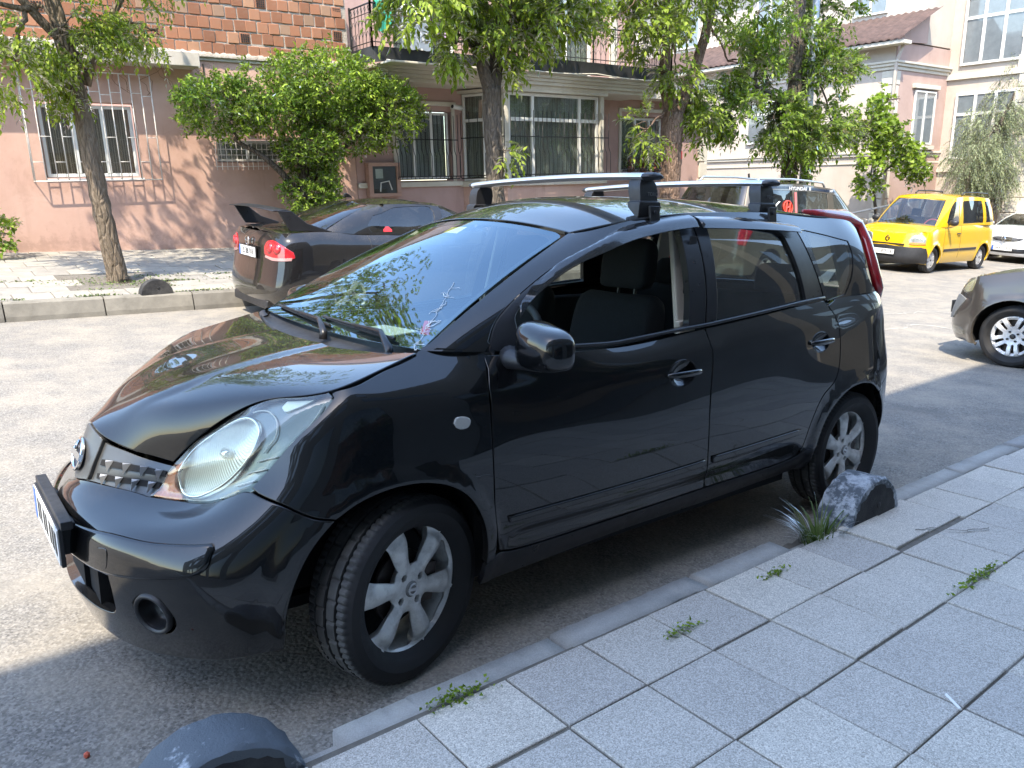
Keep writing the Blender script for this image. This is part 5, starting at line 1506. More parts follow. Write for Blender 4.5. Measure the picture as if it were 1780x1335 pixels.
    V, F, N = panel_data(L, np.concatenate([bh[:-1], (bh[1:] * np.array([-1, 1]))[::-1][:-1]]), gap=.001, h=.025, depth=.03, rnd=.004, lift=.004)
    mesh_obj('badge_carrier', V, F, M_GRI, root, normals=N)
    P, N0 = L.ev(*[np.array([q]) for q in lo([(-.757, 0, .698)])[0]]); n = Vector(N0[0]); u = Vector((0, 1, 0)); w = n.cross(u); w.normalize()
    m = Matrix((u, -w if w.z < 0 else w, n)).transposed().to_4x4(); m.translation = Vector(P[0]) + n * .007
    b = MB()
    ring2 = []
    for k in range(49):
        a = 2 * math.pi * k / 48; ring2.append((.058 * math.cos(a), .050 * math.sin(a), 0))
    b.tube(ring2, .0065, 8, cap=False); b.box(-.066, .066, -.011, .011, -.002, .009)
    bo = b.build('badge', M_CHROME, root, smooth=False); bo.matrix_local = m
    bd = MB(); bd.lathe([(0, -.003), (.052, -.003), (.055, -.006)], 32, axis='z'); bd.build('badge_back', M_TRIM, bo)
    # ---- hood ------------------------------------------------------
    eps = .001
    Ho = np.array([(eps, eps), (H.smax - eps, eps), (H.smax - eps, H.vmax - eps), (eps, H.vmax - eps)])
    Ho = resample(Ho, .02)
    V, F, N = panel_data(H, Ho, gap=.002, h=.018, depth=.018, rnd=.004, lift=.002)
    mesh_obj('hood', V, F, M_PAINT, root, normals=N)
    # ---- fenders ---------------------------------------------------
    top = lo([(-.2,.748,.952),(-.198,.735,.962),(-.12,.728,.985),(-.04,.728,1.004),(.05,.712,1.028),(.14,.697,1.047)])
    back = sd([(.322,.987),(.305,.931),(.304,.765),(.311,.609),(.325,.43),(.32,.335)])
    arc_f = sd(arch_f[4:])
    vt = L.vmax
    pf = np.stack([np.linspace(L.st[6], sd([(.33, 1.028)])[0, 0], 8), np.full(8, L.vmax)], 1)
    fo = np.concatenate([crom(lo(hl_out[:-1]), 5), crom(top, 5)[1:], pf[1:], crom(back, 5), crom(arc_f[::-1], 5), crom(lo([(-.253,.831,.615),(-.306,.815,.626),(-.379,.769,.668),(-.429,.675,.693)]), 5)[1:-1]])
    fe = panel(L, fo, 'fender', M_PAINT, root, depth=.03, h=.03, seam=lambda q: (q[:, 1] > L.vmax - .012) & (q[:, 0] > L.st[6] - .03))
    rp = lo([(.157,.836,.837),(.166,.836,.853),(.206,.836,.851),(.22,.837,.837),(.21,.838,.817),(.17,.837,.818)])
    for sg, par in zip((1, -1), fe):
        V, F, N = panel_data(L, crom(np.concatenate([rp, rp[:1]]), 4)[:-1], gap=0, h=.015, depth=.008, rnd=.004, lift=.007); f3 = np.array([1, sg, 1.])
        mesh_obj('side_indicator', V * f3, F if sg > 0 else [f[::-1] for f in F], simple('clear_lens', (0.42, 0.42, 0.40), 0.25, coat=0.8), par, normals=N * f3)
    # filler between wing and screen pillar
    ta = np.linspace(0, 1, 14); A_ = L.ev(L.st[6] - .01 + (L.st[7] - L.st[6] + .01) * ta, np.full(14, L.vmax)); B_ = G.ev(G.st[2] + (G.st[3] - G.st[2]) * ta, np.full(14, .0))
    va = A_[0] - A_[1] * .0015 - np.array([0, 0, .012]); vb = B_[0] - B_[1] * .0015 + np.array([.006, 0, .012]); vm_ = (A_[0] + B_[0]) / 2
    V = np.concatenate([va, vm_, vb]); N = np.concatenate([A_[1], unitv(A_[1] + B_[1]), B_[1]])
    both('pillar_foot', V, [(k * 14 + i, k * 14 + i + 1, (k + 1) * 14 + i + 1, (k + 1) * 14 + i) for k in range(2) for i in range(13)], N, M_PAINT, root)
    # ---- doors -----------------------------------------------------
    fd_bot = [(.34,.36),(.40,.345),(.9,.345),(1.43,.352)]
    bgap = [(1.436,.36),(1.424,.475),(1.409,.695),(1.424,.95),(1.425,1.034)]
    fdo = np.concatenate([sd([(.322,1.03),(.322,.987)]), crom(sd([(.305,.931),(.304,.765),(.311,.609),(.325,.43),(.34,.36)]), 5), crom(sd(fd_bot), 5)[1:], crom(sd(bgap), 5)[1:], sd([(1.425,zb(1.425)-.001),(1.2,zb(1.2)-.001),(.9,zb(.9)-.001),(.6,zb(.6)-.001)])])
    rg = [(1.45,.352),(2.02,.357),(2.10,.365)]
    rgap = [(2.15,.40),(2.195,.522),(2.263,.641),(2.375,.72),(2.416,.85),(2.402,1.0),(2.356,1.068)]
    rdo = np.concatenate([crom(sd(rg), 5), crom(sd(rgap), 5), sd([(2.34,zb(2.34)-.001),(2.0,zb(2.0)-.001),(1.7,zb(1.7)-.001),(1.427,zb(1.427)-.001)]), crom(sd(bgap[::-1][1:]), 5)])
    def cup(cx, cz, rx, rz):
        a = np.linspace(0, 2 * math.pi, 28, endpoint=False); return np.stack([cx + rx * np.cos(a), cz + rz * np.sin(a)], 1)
    cupf, cupr = cup(1.235,.875,.078,.05), cup(2.235,.908,.078,.045)
    for nm, ol, cp, hx, mo, lab in (('door', fdo, cupf, (1.14, 1.345, .873), [(.373,.479),(1.405,.489),(1.408,.461),(.379,.456)], 0), ('door', rdo, cupr, (2.135, 2.345, .909), [(1.447,.494),(2.10,.507),(2.095,.480),(1.452,.465)], 1)):
        cs = sd(cp); cc = cs.mean(0); ext = np.abs(cs - cc).max(0)
        V, F, N = panel_data(L, ol, holes=[cs], h=.035, depth=.02); pr = both(nm, V, F, N, M_PAINT, root)
        def dishf(q):
            P, N = L.ev(q[:, 0], q[:, 1]); r2 = (((q - cc) / ext) ** 2).sum(1)
            g = (q - cc) / ext ** 2
            T = np.stack([g[:, 0], np.zeros(len(q)), g[:, 1]], 1) * .05
            N2 = N - T * 1.0; N2 /= np.linalg.norm(N2, axis=1)[:, None]
            return P - N * (.024 * np.clip(1 - r2, 0, 1))[:, None], N2
        V, F, N = panel_data(L, cs, gap=-.001, h=.012, depth=.001, rnd=.001, fn=dishf)
        hp = np.linspace(hx[0], hx[1], 9); hs_ = sd(np.stack([hp, np.full(9, hx[2])], 1)); Ph, Nh = L.ev(hs_[:, 0], hs_[:, 1])
        hb = MB(); rings = []
        n = 10; vs = []
        for i, (p, q) in enumerate(zip(Ph, Nh)):
            e = math.sin(math.pi * min(1, max(0, i / 8))) ** .35
            cen = p + q * (.004 + .020 * e)
            for k in range(n):
                a = 2 * math.pi * k / n
                vs.append(cen + q * (.008 * math.cos(a)) + np.array([0, 0, 1]) * (.0135 * math.sin(a) * (.6 + .4 * e)))
        hb.add(vs, [(i * n + k, (i + 1) * n + k, (i + 1) * n + (k + 1) % n, i * n + (k + 1) % n) for i in range(8) for k in range(n)] + [tuple(range(n))[::-1], tuple(range(8 * n, 9 * n))])
        for sg, par in zip((1, -1), pr):
            f3 = np.array([1, sg, 1.])
            mesh_obj('handle_recess', V * f3, F if sg > 0 else [f[::-1] for f in F], M_PAINT, par, normals=N * f3)
        both_mb(hb, 'handle', M_PAINT, pr[0], pr[1], smooth=True)
        mo_ = sd(mo); V, F, N = panel_data(L, mo_, gap=0, h=.05, depth=.012, rnd=.006, lift=.010)
        for sg, par in zip((1, -1), pr):
            f3 = np.array([1, sg, 1.]); mesh_obj('moulding', V * f3, F if sg > 0 else [f[::-1] for f in F], M_PAINT, par, normals=N * f3)
    # sill under the doors
    sil = np.concatenate([crom(sd([(.285,.315),(.325,.352),(.40,.340),(.9,.340),(1.43,.347),(2.02,.352),(2.12,.365),(2.25,.40)]), 4), sd([(2.26,.30)]), np.stack([np.linspace(L.inv([(2.26,.28)], 0, srange=(L.st[3], L.st[13]))[0, 0], sd([(.285,.26)])[0, 0], 12), np.full(12, .003)], 1)])
    panel(L, sil, 'sill', M_TRIM, root, h=.04, depth=.02, gap=.001)
    # ---- rear quarter and bumper ------------------------------------
    qo = np.concatenate([crom(sd(rgap), 5)[::-1], crom(sd([(2.14,.38),(2.255,.38)]), 3), crom(sd(arch_r[1:-3]), 4), crom(sd([(2.79,.60),(2.93,.66),(3.02,.70)]), 4), crom(sd([(3.02,.70),(3.03,.9),(2.99,1.09)]), 4), sd([(2.9,1.105),(2.6,1.10),(2.45,1.093)])])
    panel(L, qo, 'quarter_panel', M_PAINT, root, depth=.03, h=.035, gap=.0012, seam=lambda q: (q[:, 1] > L.vmax - .02) & (q[:, 0] > sd([(2.44, 1.09)])[0, 0]))
    s1 = sd([(3.02,.70)])[0]; v_b = .004
    rb = np.concatenate([sd([(2.915,.31)]), crom(sd(arch_r[8:][::-1]), 4), crom(sd([(2.79,.60),(2.93,.66),(3.02,.70)]), 4)[1:]])
    sm = L.smax
    rb2 = np.stack([np.linspace(s1[0], sm, 12), np.linspace(s1[1], s1[1], 12)], 1); rb3 = np.stack([np.linspace(sm, sd([(2.915,.31)])[0, 0], 16), np.full(16, v_b)], 1)
    panel(L, np.concatenate([rb, rb2[1:], rb3]), 'rear_bumper', M_PAINT, root, depth=.03, h=.05)
    tg = np.stack([np.concatenate([np.linspace(s1[0], sm, 10), np.linspace(sm, s1[0], 10)]), np.concatenate([np.full(10, s1[1]), np.full(10, L.vmax)])], 1)
    panel(L, tg, 'tailgate', M_PAINT, root, h=.05)
    # ---- windscreen, side frame, roof -------------------------------
    s2 = G.st[2]
    n0 = 20
    WS = SURF_WS; e_ = .003; sm_, vm0 = WS.smax, WS.vmax
    wsO = np.concatenate([[(e_, e_), (sm_ - e_, e_)], crom([(sm_ - e_, vm0 - .10), (sm_ - .012, vm0 - .035), (sm_ - .06, vm0 - .012)], 5), crom([(.06, vm0 - .012), (.012, vm0 - .035), (e_, vm0 - .10)], 5)])
    V, F, N = panel_data(WS, wsO, gap=.003, h=.03, depth=.004, rnd=.002, lift=-.002)
    ws = mesh_obj('windscreen', V, F, M_SCREEN, root, normals=N)
    inn = offset(thin(resample(wsO, .03), .006), .035)
    V, F, N = panel_data(WS, wsO, holes=[inn], gap=.003, h=.03, depth=.001, rnd=.0005, lift=-.0055)
    mesh_obj('windscreen_border', V, F, M_BLACK, ws, normals=N)
    gtop = np.stack([np.linspace(s2, G.st[8], 30), np.full(30, G.vmax - .0015)], 1)
    gap_f = [(.351,1.068),(.403,1.135),(.533,1.219),(.716,1.307),(.923,1.383),(1.169,1.44),(1.49,1.480)]
    gap_r = [(1.50,1.480),(1.85,1.474),(2.10,1.462),(2.235,1.442)]
    d_end = [(2.235,1.442),(2.28,1.26),(2.345,1.078)]
    tl = [(2.93,1.474),(2.86,1.40),(2.80,1.30),(2.78,1.20),(2.83,1.108)]
    tls = gr([(2.90,.545,1.468),(2.845,.60,1.40),(2.79,.675,1.30),(2.765,.735,1.20),(2.83,.745,1.108)])
    fr = np.concatenate([np.stack([np.full(8, s2), np.linspace(.004, G.vmax - .0015, 8)], 1)[:-1], gtop, crom(tls, 5), gd([(2.6,1.107),(2.345,1.09)]), crom(gd(d_end[::-1]), 5), crom(gd(gap_r[::-1]), 5)[1:], crom(gd(gap_f[::-1]), 5)[1:], gd([(.345,1.04)])])
    qw = gd([(2.295,1.424),(2.504,1.397),(2.68,1.367),(2.672,1.305),(2.60,1.175),(2.54,1.112),(2.37,1.092),(2.325,1.26)]); qwo = np.concatenate([crom(qw[:3], 4)[:-1], crom(qw[2:6], 4)[:-1], crom(qw[5:7], 4)[:-1], crom(np.concatenate([qw[6:], qw[:1]]), 4)[:-1]])
    V, F, N = panel_data(G, fr, holes=[qwo], gap=.0012, h=.035, depth=.02, rnd=.003, seam=lambda q: (q[:, 1] < .03) & ((q[:, 0] < G.st[3] - .01) | (q[:, 0] > gd([(2.40, 1.09)])[0, 0]))); sf = both('side_frame', V, F, N, M_PAINT, root)
    V, F, N = panel_data(G, qwo, gap=.0, h=.04, depth=.003, rnd=.001, lift=-.004)
    for sg, par in zip((1, -1), sf):
        f3 = np.array([1, sg, 1.]); mesh_obj('quarter_window', V * f3, F if sg > 0 else [f[::-1] for f in F], M_TINT, par, normals=N * f3)
    # roof
    Ro = resample(np.array([(.0, .0), (RF.smax, .0), (RF.smax, RF.vmax), (.0, RF.vmax)]), .03)
    V, F, N = panel_data(RF, Ro, gap=.003, h=.03, depth=.012, rnd=.004)
    roof = mesh_obj('roof', V, F, M_PAINT, root, normals=N)
    b = MB(); P = RF.ev(np.full(20, RF.smax), np.linspace(.02, RF.vmax, 20), False)
    for sg in (1, -1): b.tube([(p[0], p[1] * sg, p[2] - .003) for p in P], .005, 6)
    b.build('roof_strip', M_BLACK, roof)
    # rear screen and spoiler
    s9 = G.st[8]
    ro = resample(np.array([(s9 + .06, .01), (G.smax, .01), (G.smax, G.vmax), (s9 + .03, G.vmax)]), .05)
    panel(G, ro, 'rear_screen', M_GLASS, root, h=.06, depth=.004)
    sp = MB(); 
    prof = [(2.92, 1.482), (3.17, 1.478), (3.19, 1.468), (3.16, 1.455), (2.92, 1.45)]
    vs = []
    for y in np.linspace(-.5, .5, 13):
        k = (abs(y) / .5) ** 3
        for x, z in prof: vs.append((x - .05 * k * (x > 3), y, z + .014 * (1 - (y / .5) ** 2)))
    sp.add(vs, [(i * 5 + k, i * 5 + (k + 1) % 5, (i + 1) * 5 + (k + 1) % 5, (i + 1) * 5 + k) for i in range(12) for k in range(5)] + [tuple(range(5)), tuple(range(60, 65))[::-1]])
    sp.build('roof_spoiler', M_PAINT, root, bevel=.008)
    # tail lamps up the rear pillars
    for sg in (1, -1):
        b = MB(); sec = [((2.40,.575,1.512),.010,.02),((2.62,.565,1.502),.022,.05),((2.86,.552,1.484),.035,.10),((2.965,.56,1.455),.045,.10),((2.965,.615,1.36),.05,.09),((2.93,.675,1.26),.05,.09),((2.92,.71,1.18),.05,.085),((2.945,.715,1.12),.048,.07),((2.985,.70,1.06),.03,.045)]
        vs = []; n = 10; pts = [Vector((p[0][0], -p[0][1], p[0][2])) for p in sec]
        for i, (p, th, wd) in enumerate(sec):
            tg_ = (pts[min(i + 1, len(pts) - 1)] - pts[max(i - 1, 0)]).normalized(); o = Vector((.25, -.9, .35)); o = (o - tg_ * o.dot(tg_)).normalized(); w = tg_.cross(o)
            for k in range(n):
                a = 2 * math.pi * k / n; v = pts[i] + o * (th * .55 * math.cos(a)) + w * (wd * .5 * math.sin(a)); vs.append((v.x, v.y * sg, v.z))
        b.add(vs, [(i * n + k, (i + 1) * n + k, (i + 1) * n + (k + 1) % n, i * n + (k + 1) % n) for i in range(len(sec) - 1) for k in range(n)] + [tuple(range(n)), tuple(range((len(sec) - 1) * n, len(sec) * n))[::-1]])
        b.build('tail_light', M_REDLENS, root, smooth=True)
    # ---- door window frames, glass, deflectors ----------------------
    fw = [(.470,1.10),(.480,1.15),(.556,1.205),(.741,1.30),(.982,1.378),(1.223,1.425),(1.395,1.447)]
    fwo = np.concatenate([crom(gd(fw), 5)[:-1], gd([(1.395,1.447),(1.36,1.25)]), gd([(1.325,1.052),(.9,1.02),(.62,1.022)]), gd([(.50,1.05)])])
    ffo = np.concatenate([gd([(.345,1.04)]), crom(gd(gap_f), 5), crom(gd([(1.487,1.470),(1.46,1.25),(1.424,1.038)]), 5), gd([(1.2,zb(1.2)+.002),(.9,zb(.9)+.002),(.6,zb(.6)+.002)])])
    rwo = np.concatenate([crom(gd([(1.572,1.452),(1.85,1.444),(2.06,1.424)]), 4), crom(gd([(2.10,1.40),(2.135,1.25),(2.168,1.10)]), 4), gd([(1.8,1.075),(1.50,1.055)]), gd([(1.53,1.25)])])
    rfo = np.concatenate([crom(gd(gap_r), 5), crom(gd(d_end), 5)[1:], gd([(2.0,zb(2.0)+.002),(1.7,zb(1.7)+.002),(1.428,zb(1.428)+.002)]), crom(gd([(1.465,1.25),(1.492,1.470)]), 4)])
    for ol, wo, gl in ((ffo, fwo, False), (rfo, rwo, True)):
        V, F, N = panel_data(G, ol, holes=[wo], gap=.0015, h=.03, depth=.03, rnd=.003, lift=-.002); pr = both('window_frame', V, F, N, M_TRIM, root)
        for sg, par in zip((1, -1), pr):
            f3 = np.array([1, sg, 1.])
            if gl or sg < 0:
                V, F, N = panel_data(G, wo, gap=-.004, h=.05, depth=.003, rnd=.001, lift=-.016)
                mesh_obj('window', V * f3, F if sg > 0 else [f[::-1] for f in F], M_TINT if gl else M_GLASS, par, normals=N * f3)
    # waist strip under the glass
    xs = np.linspace(.56, 2.33, 30)
    for sg in (1, -1):
        q = gd(np.stack([xs, zb(xs) + .012], 1)); P, N = G.ev(q[:, 0], q[:, 1]); b = MB()
        b.tube([((p + n * .004)[0], (p + n * .004)[1] * sg, (p + n * .004)[2]) for p, n in zip(P, N)], .008, 6); b.build('waist_strip', M_TRIM, root, smooth=True)
    M_SMOKE = NT('smoked_acrylic'); M_SMOKE.set(color=(0.012, 0.012, 0.013), rough=0.12, coat=0.6, alpha=0.93); M_SMOKE = M_SMOKE.m
    dft = [(.494,.73,1.175),(.626,.694,1.262),(.774,.673,1.33),(1.007,.648,1.413),(1.26,.627,1.461),(1.485,.622,1.483)]; dfb = [(.47,.754,1.127),(.557,.735,1.191),(.741,.712,1.279),(.983,.69,1.352),(1.222,.666,1.396),(1.478,.663,1.423)]
    drt = [(1.509,.627,1.479),(1.851,.635,1.474),(2.222,.635,1.447)]; drb = [(2.219,.668,1.398),(1.821,.677,1.412),(1.497,.667,1.417)]
    for tp, bt in ((dft, dfb[::-1]), (drt, drb)):
        q = np.concatenate([crom(gr(tp), 6), crom(gr(bt), 6)])
        def lean(p):
            P, N = G.ev(p[:, 0], p[:, 1]); vt_ = np.interp(p[:, 0], *zip(*sorted([(a[0], a[1]) for a in crom(gr(tp), 6)]))); k = np.clip((vt_ - p[:, 1]) / .075, 0, 1)
            return P + N * (.006 + .024 * _sm(0, .55, k))[:, None], N
        for sg in (1, -1):
            V, F, N = panel_data(G, q, gap=0, h=.018, depth=.003, rnd=.002, fn=lean); f3 = np.array([1, sg, 1.])
            o = mesh_obj('wind_deflector', V * f3, F if sg > 0 else [f[::-1] for f in F], M_SMOKE, root)
            o.data.polygons.foreach_set('use_smooth', [True] * len(o.data.polygons))
    # ---- mirrors ----------------------------------------------------
    for sg in (1, -1):
        b = MB(); vs = []; nu, nv = 22, 14
        for j in range(nv + 1):
            ph = math.pi * j / nv - math.pi / 2
            for i in range(nu):
                th = 2 * math.pi * i / nu
                e = lambda t, p: math.copysign(abs(t) ** p, t)
                y = e(math.cos(ph), .5) * e(math.cos(th), .5); x = e(math.cos(ph), .6) * e(math.sin(th), .75); z = e(math.sin(ph), .6)
                # convex front (towards -x), flat glass side
                px = .038 * x if x > 0 else .088 * x
                py = .112 * y; pz = .074 * z * (1 - .16 * y) - .006 * y
                vs.append((.455 + px + .10 * (-py) * .25, (-.940 - py) * sg, 1.062 + pz))
        fs = [(j * nu + i, j * nu + (i + 1) % nu, (j + 1) * nu + (i + 1) % nu, (j + 1) * nu + i) for j in range(nv) for i in range(nu)]
        b.add(vs, fs); m_ = b.build('mirror', M_PAINT, root, smooth=True)
        b = MB(); b.tube([(.415, -.785 * sg, 1.02), (.40, -.815 * sg, 1.012), (.415, -.85 * sg, 1.008), (.44, -.93 * sg, 1.012)], [.036, .034, .028, .03], 12); b.build('mirror_arm', M_PLASTIC, m_, smooth=True)
        b = MB(); b.box(.480, .4945, -1.00 * sg if sg > 0 else .88, -.88 * sg if sg > 0 else 1.00, 1.02, 1.10); b.build('mirror_glass', M_CHROME, m_, bevel=.004)
    # black triangle at the foot of the screen pillar, where the mirror sits
    # ---- cowl and wipers --------------------------------------------
    V = []; F = []
    ys = np.linspace(-.69, .69, 31)
    for y in ys:
        k = abs(y) / .69
        hx = np.interp(k, [0, .45, .75, 1], [.0, .03, .07, .112]); hz = np.interp(k, [0, .45, .75, 1], [1.012, 1.012, 1.016, 1.042])
        gx, gz = np.interp(k, [0, .5, 1], [.165, .170, .15]), np.interp(k, [0, .5, 1], [1.030, 1.034, 1.045])
        for t, dz in ((0, -.030), (.0, -.010), (.3, -.020), (.7, -.022), (1.0, -.006), (1.15, .0)):
            V.append((hx + (gx - hx) * t + .004, y, hz + (gz - hz) * t + dz))
    for i in range(30):
        for k in range(5): F.append((i * 6 + k, i * 6 + k + 1, (i + 1) * 6 + k + 1, (i + 1) * 6 + k))
    cw = mesh_obj('cowl', V, F, M_PLASTIC, root, smooth=True)
    WS = SURF_WS; sy = lambda y: WS.smax * (.685 - y) / 1.37
    for (ya, va, yb, vb, px, py) in ((.60, .050, .0, .028, .085, -.05), (.12, .062, -.50, .026, .085, -.56)):
        S_ = np.array([sy(ya + (yb - ya) * t) for t in np.linspace(0, 1, 9)]); V_ = np.linspace(va, vb, 9); P, N = WS.ev(S_, V_)
        bl_ = P + N * .009; mid = bl_[4] + N[4] * .016
        b = MB(); b.tube([(px, py, 1.012), (px + .004, py, 1.038), tuple(bl_[7] + N[7] * .022), tuple(mid)], [.017, .015, .009, .006], 8)
        w = b.build('wiper', M_TRIM, root, smooth=True)
        b = MB(); b.tube([tuple(p) for p in bl_], .0065, 6); b.build('wiper_blade', M_BLACK, w)
        b = MB(); b.tube([tuple(bl_[1] + N[1] * .008), tuple(mid), tuple(bl_[7] + N[7] * .008)], .004, 6); b.build('blade_bow', M_BLACK, w)
    # washer nozzles
    # ---- roof bars ---------------------------------------------------
    for bx in (1.262, 2.063):
        b = MB(); prof = [(-.046, .0), (-.041, .010), (-.02, .017), (.01, .018), (.034, .010), (.047, -.002), (.03, -.010), (-.03, -.012)]
        ys = np.linspace(-.595, .595, 15); vs = []
        for y in ys:
            dz = .012 * (1 - (y / .595) ** 2)
            for x, z in prof: vs.append((bx + x, y, 1.632 + z + dz))
        n = len(prof)
        b.add(vs, [(i * n + k, i * n + (k + 1) % n, (i + 1) * n + (k + 1) % n, (i + 1) * n + k) for i in range(14) for k in range(n)] + [tuple(range(n)), tuple(range(14 * n, 15 * n))[::-1]])
        bar = b.build('roof_bar', M_ALU, root, bevel=.003)
        s_ = MB(); s_.box(bx - .012, bx + .012, -.585, .585, 1.6535, 1.6545); 
        for sg in (1, -1):
            e = MB(); vs = []
            for i, (t, k) in enumerate(((0, 1.06), (.02, 1.05), (.038, .85), (.05, .35))):
                for x, z in prof: vs.append((bx + x * k + (.012 * t / .05), (-.595 - t) * sg, 1.632 + z * k))
            e.add(vs, [(i * n + k, i * n + (k + 1) % n, (i + 1) * n + (k + 1) % n, (i + 1) * n + k) for i in range(3) for k in range(n)] + [tuple(range(n)), tuple(range(3 * n, 4 * n))])
            e.build('end_cap', M_PLASTIC, bar, bevel=.002)
            zr = 1.505 if bx < 1.5 else 1.512
            f = MB(); vs = []
            sec = [(zr - .028, .062, .010, -.03), (zr + .01, .064, .040, -.012), (zr + .03, .060, .044, -.008), (zr + .034, .050, .038, -.006), (zr + .075, .052, .042, .0), (zr + .10, .048, .040, .004), (zr + .118, .036, .040, .01)]
            for z, hx_, hy_, oy in sec:
                for (cx, cy) in ((-1, -1), (1, -1), (1, 1), (-1, 1)): vs.append((bx + cx * hx_, -(.565 + oy * -1 - cy * -hy_ * .8) * sg, z))
            f.add(vs, [(i * 4 + k, i * 4 + (k + 1) % 4, (i + 1) * 4 + (k + 1) % 4, (i + 1) * 4 + k) for i in range(len(sec) - 1) for k in range(4)] + [(3, 2, 1, 0), tuple(range((len(sec) - 1) * 4, len(sec) * 4))])
            ft = f.build('foot', M_PLASTIC, bar, bevel=.006)
            cl = MB(); cl.obox((bx + .004, -.628 * sg, zr - .018), (.028, 0, 0), (0, .006, 0), (0, .004 * sg, .032)); cl.lathe([(0, -.008), (.008, -.008), (.008, .004), (0, .004)], 10, axis='y', c=(bx, -.634 * sg, zr - .012)); 
            cl.build('clamp', M_TRIM, bar, bevel=.002)
            if sg > 0: lettering('TORQ', .021, simple('grey_print', (0.12, 0.12, 0.125), 0.5), bar, (bx + .012, -.609, zr + .060), (1, 0, 0), (0, .05, 1), bold=.0)
            else:
                y_ = MB(); y_.box(bx - .035, bx + .0, .556, .5605, zr + .03, zr + .058)
                y_.build('sticker', M_YELLOW, bar)
    # ---- inner shell, floor, wheel wells -----------------------------
    V = []; F = []
    ns, nv = 90, 14
    Sg, Vg = np.meshgrid(np.linspace(0, L.smax, ns), np.linspace(.01, L.vmax - .015, nv)); P, N = L.ev(Sg.ravel(), Vg.ravel())
    P = P - N * .034
    # keep clear of the wheel openings, the bumper openings and the lamps
    for sg in (1, -1):
        fs = []
        for j in range(nv - 1):
            for i in range(ns - 1):
                a = j * ns + i; q = P[[a, a + 1, a + ns + 1, a + ns]].mean(0)
                if min(math.hypot(q[0] - 0, q[2] - .32), math.hypot(q[0] - 2.6, q[2] - .32)) < .40 and abs(q[1]) > .5: continue
                if q[0] < -.2: continue
                fs.append((a, a + 1, a + ns + 1, a + ns) if sg > 0 else (a + ns, a + ns + 1, a + 1, a))
        mesh_obj('inner_shell', P * np.array([1, sg, 1.]), fs, M_DARK, root)
    b = MB(); b.box(-.50, 3.0, -.50, .50, .20, .24); b.box(.45, 2.15, -.74, .74, .22, .27); b.box(-.45, -.40, -.58, .58, .24, .58); b.box(-.72, -.5, -.44, .44, .22, .46); b.box(-.785, -.7, -.28, .28, .24, .46); b.box(-.80, -.7, -.12, .12, .26, .45); b.box(-.40, .1, -.45, .45, .55, .66); b.box(.30, .36, -.74, .74, .24, .98)
    b.box(2.95, 3.05, -.6, .6, .3, .95)
    b.build('floor_pan', M_DARK, root)
    for cx in (0, 2.6):
        for sg in (1, -1):
            b = MB(); pts = arch_f if cx == 0 else arch_r
            rr = .40
            a = np.radians(np.linspace(-12, 192, 22)); ring_ = [(cx + (-.045 if cx == 0 else -.01) + rr * math.cos(t), .335 + rr * .88 * math.sin(t)) for t in a]
            vs = []
            for y in (-.73, -.50): vs += [(x, y * sg, z) for x, z in ring_]
            b.add(vs, [(i, i + 1, i + 23, i + 22) for i in range(21)]); b.add([(x, -.50 * sg, z) for x, z in ring_], [tuple(range(22))])
            b.build('wheel_well', M_DARK, root)
    # ---- cabin --------------------------------------------------------
    def cushion(name, par, prof, y0, y1, mat, r=.03):
        """extruded side profile (x,z) with pillowed sides"""
        b = MB(); p = crom(np.concatenate([prof, prof[:1]]), 4)[:-1]; c = p.mean(0); n = len(p); ys = [(y0, .80), (y0 + r * .5, .94), (y0 + r * 1.6, 1.0), ((y0 + y1) / 2, .985), (y1 - r * 1.6, 1.0), (y1 - r * .5, .94), (y1, .80)]; vs = []
        for y, k in ys:
            for q in p: v = c + (q - c) * k; vs.append((v[0], y, v[1]))
        b.add(vs, [(i * n + k, i * n + (k + 1) % n, (i + 1) * n + (k + 1) % n, (i + 1) * n + k) for i in range(len(ys) - 1) for k in range(n)] + [tuple(range(n))[::-1], tuple(range((len(ys) - 1) * n, len(ys) * n))])
        return b.build(name, mat, par, smooth=True)
    for sg in (-1, 1):
        yc = .36 * sg
        st_ = cushion('seat', root, np.array([(.72,.50),(.98,.47),(1.22,.46),(1.24,.56),(1.0,.60),(.74,.62)]), yc - .24, yc + .24, M_SEAT)
        cushion('seat_back', st_, np.array([(1.16,.52),(1.27,.48),(1.36,.80),(1.42,1.08),(1.40,1.14),(1.33,1.14),(1.25,.90)]), yc - .235, yc + .235, M_SEAT)
        cushion('headrest', st_, np.array([(1.355,1.17),(1.43,1.17),(1.455,1.28),(1.45,1.37),(1.40,1.385),(1.37,1.30)]), yc - .135, yc + .135, M_SEAT)
        for dy in (-.05, .05): b = MB(); b.tube([(1.395, yc + dy, 1.08), (1.41, yc + dy, 1.22)], .007, 6); b.build('headrest_post', M_TRIM, st_)
    rs = cushion('rear_bench', root, np.array([(1.95,.50),(2.35,.48),(2.42,.56),(2.0,.62)]), -.62, .62, M_SEAT)
    cushion('seat_back', rs, np.array([(2.36,.52),(2.48,.50),(2.60,1.0),(2.58,1.08),(2.51,1.08),(2.44,.8)]), -.62, .62, M_SEAT)
    for yc in (-.36, .36): cushion('headrest', rs, np.array([(2.52,1.09),(2.60,1.09),(2.625,1.20),(2.60,1.24),(2.55,1.23)]), yc - .13, yc + .13, M_SEAT)
    b = MB(); vs = []; ys = np.linspace(-.70, .70, 15); prof = [(.18,1.00),(.30,1.025),(.45,1.02),(.56,.99),(.62,.93),(.62,.80),(.50,.72),(.36,.70)]
    for y in ys:
        k = 1 - .05 * (y / .7) ** 2
        for x, z in prof: vs.append((x + .06 * (1 - abs(y) / .7) * 0, y, z * k))
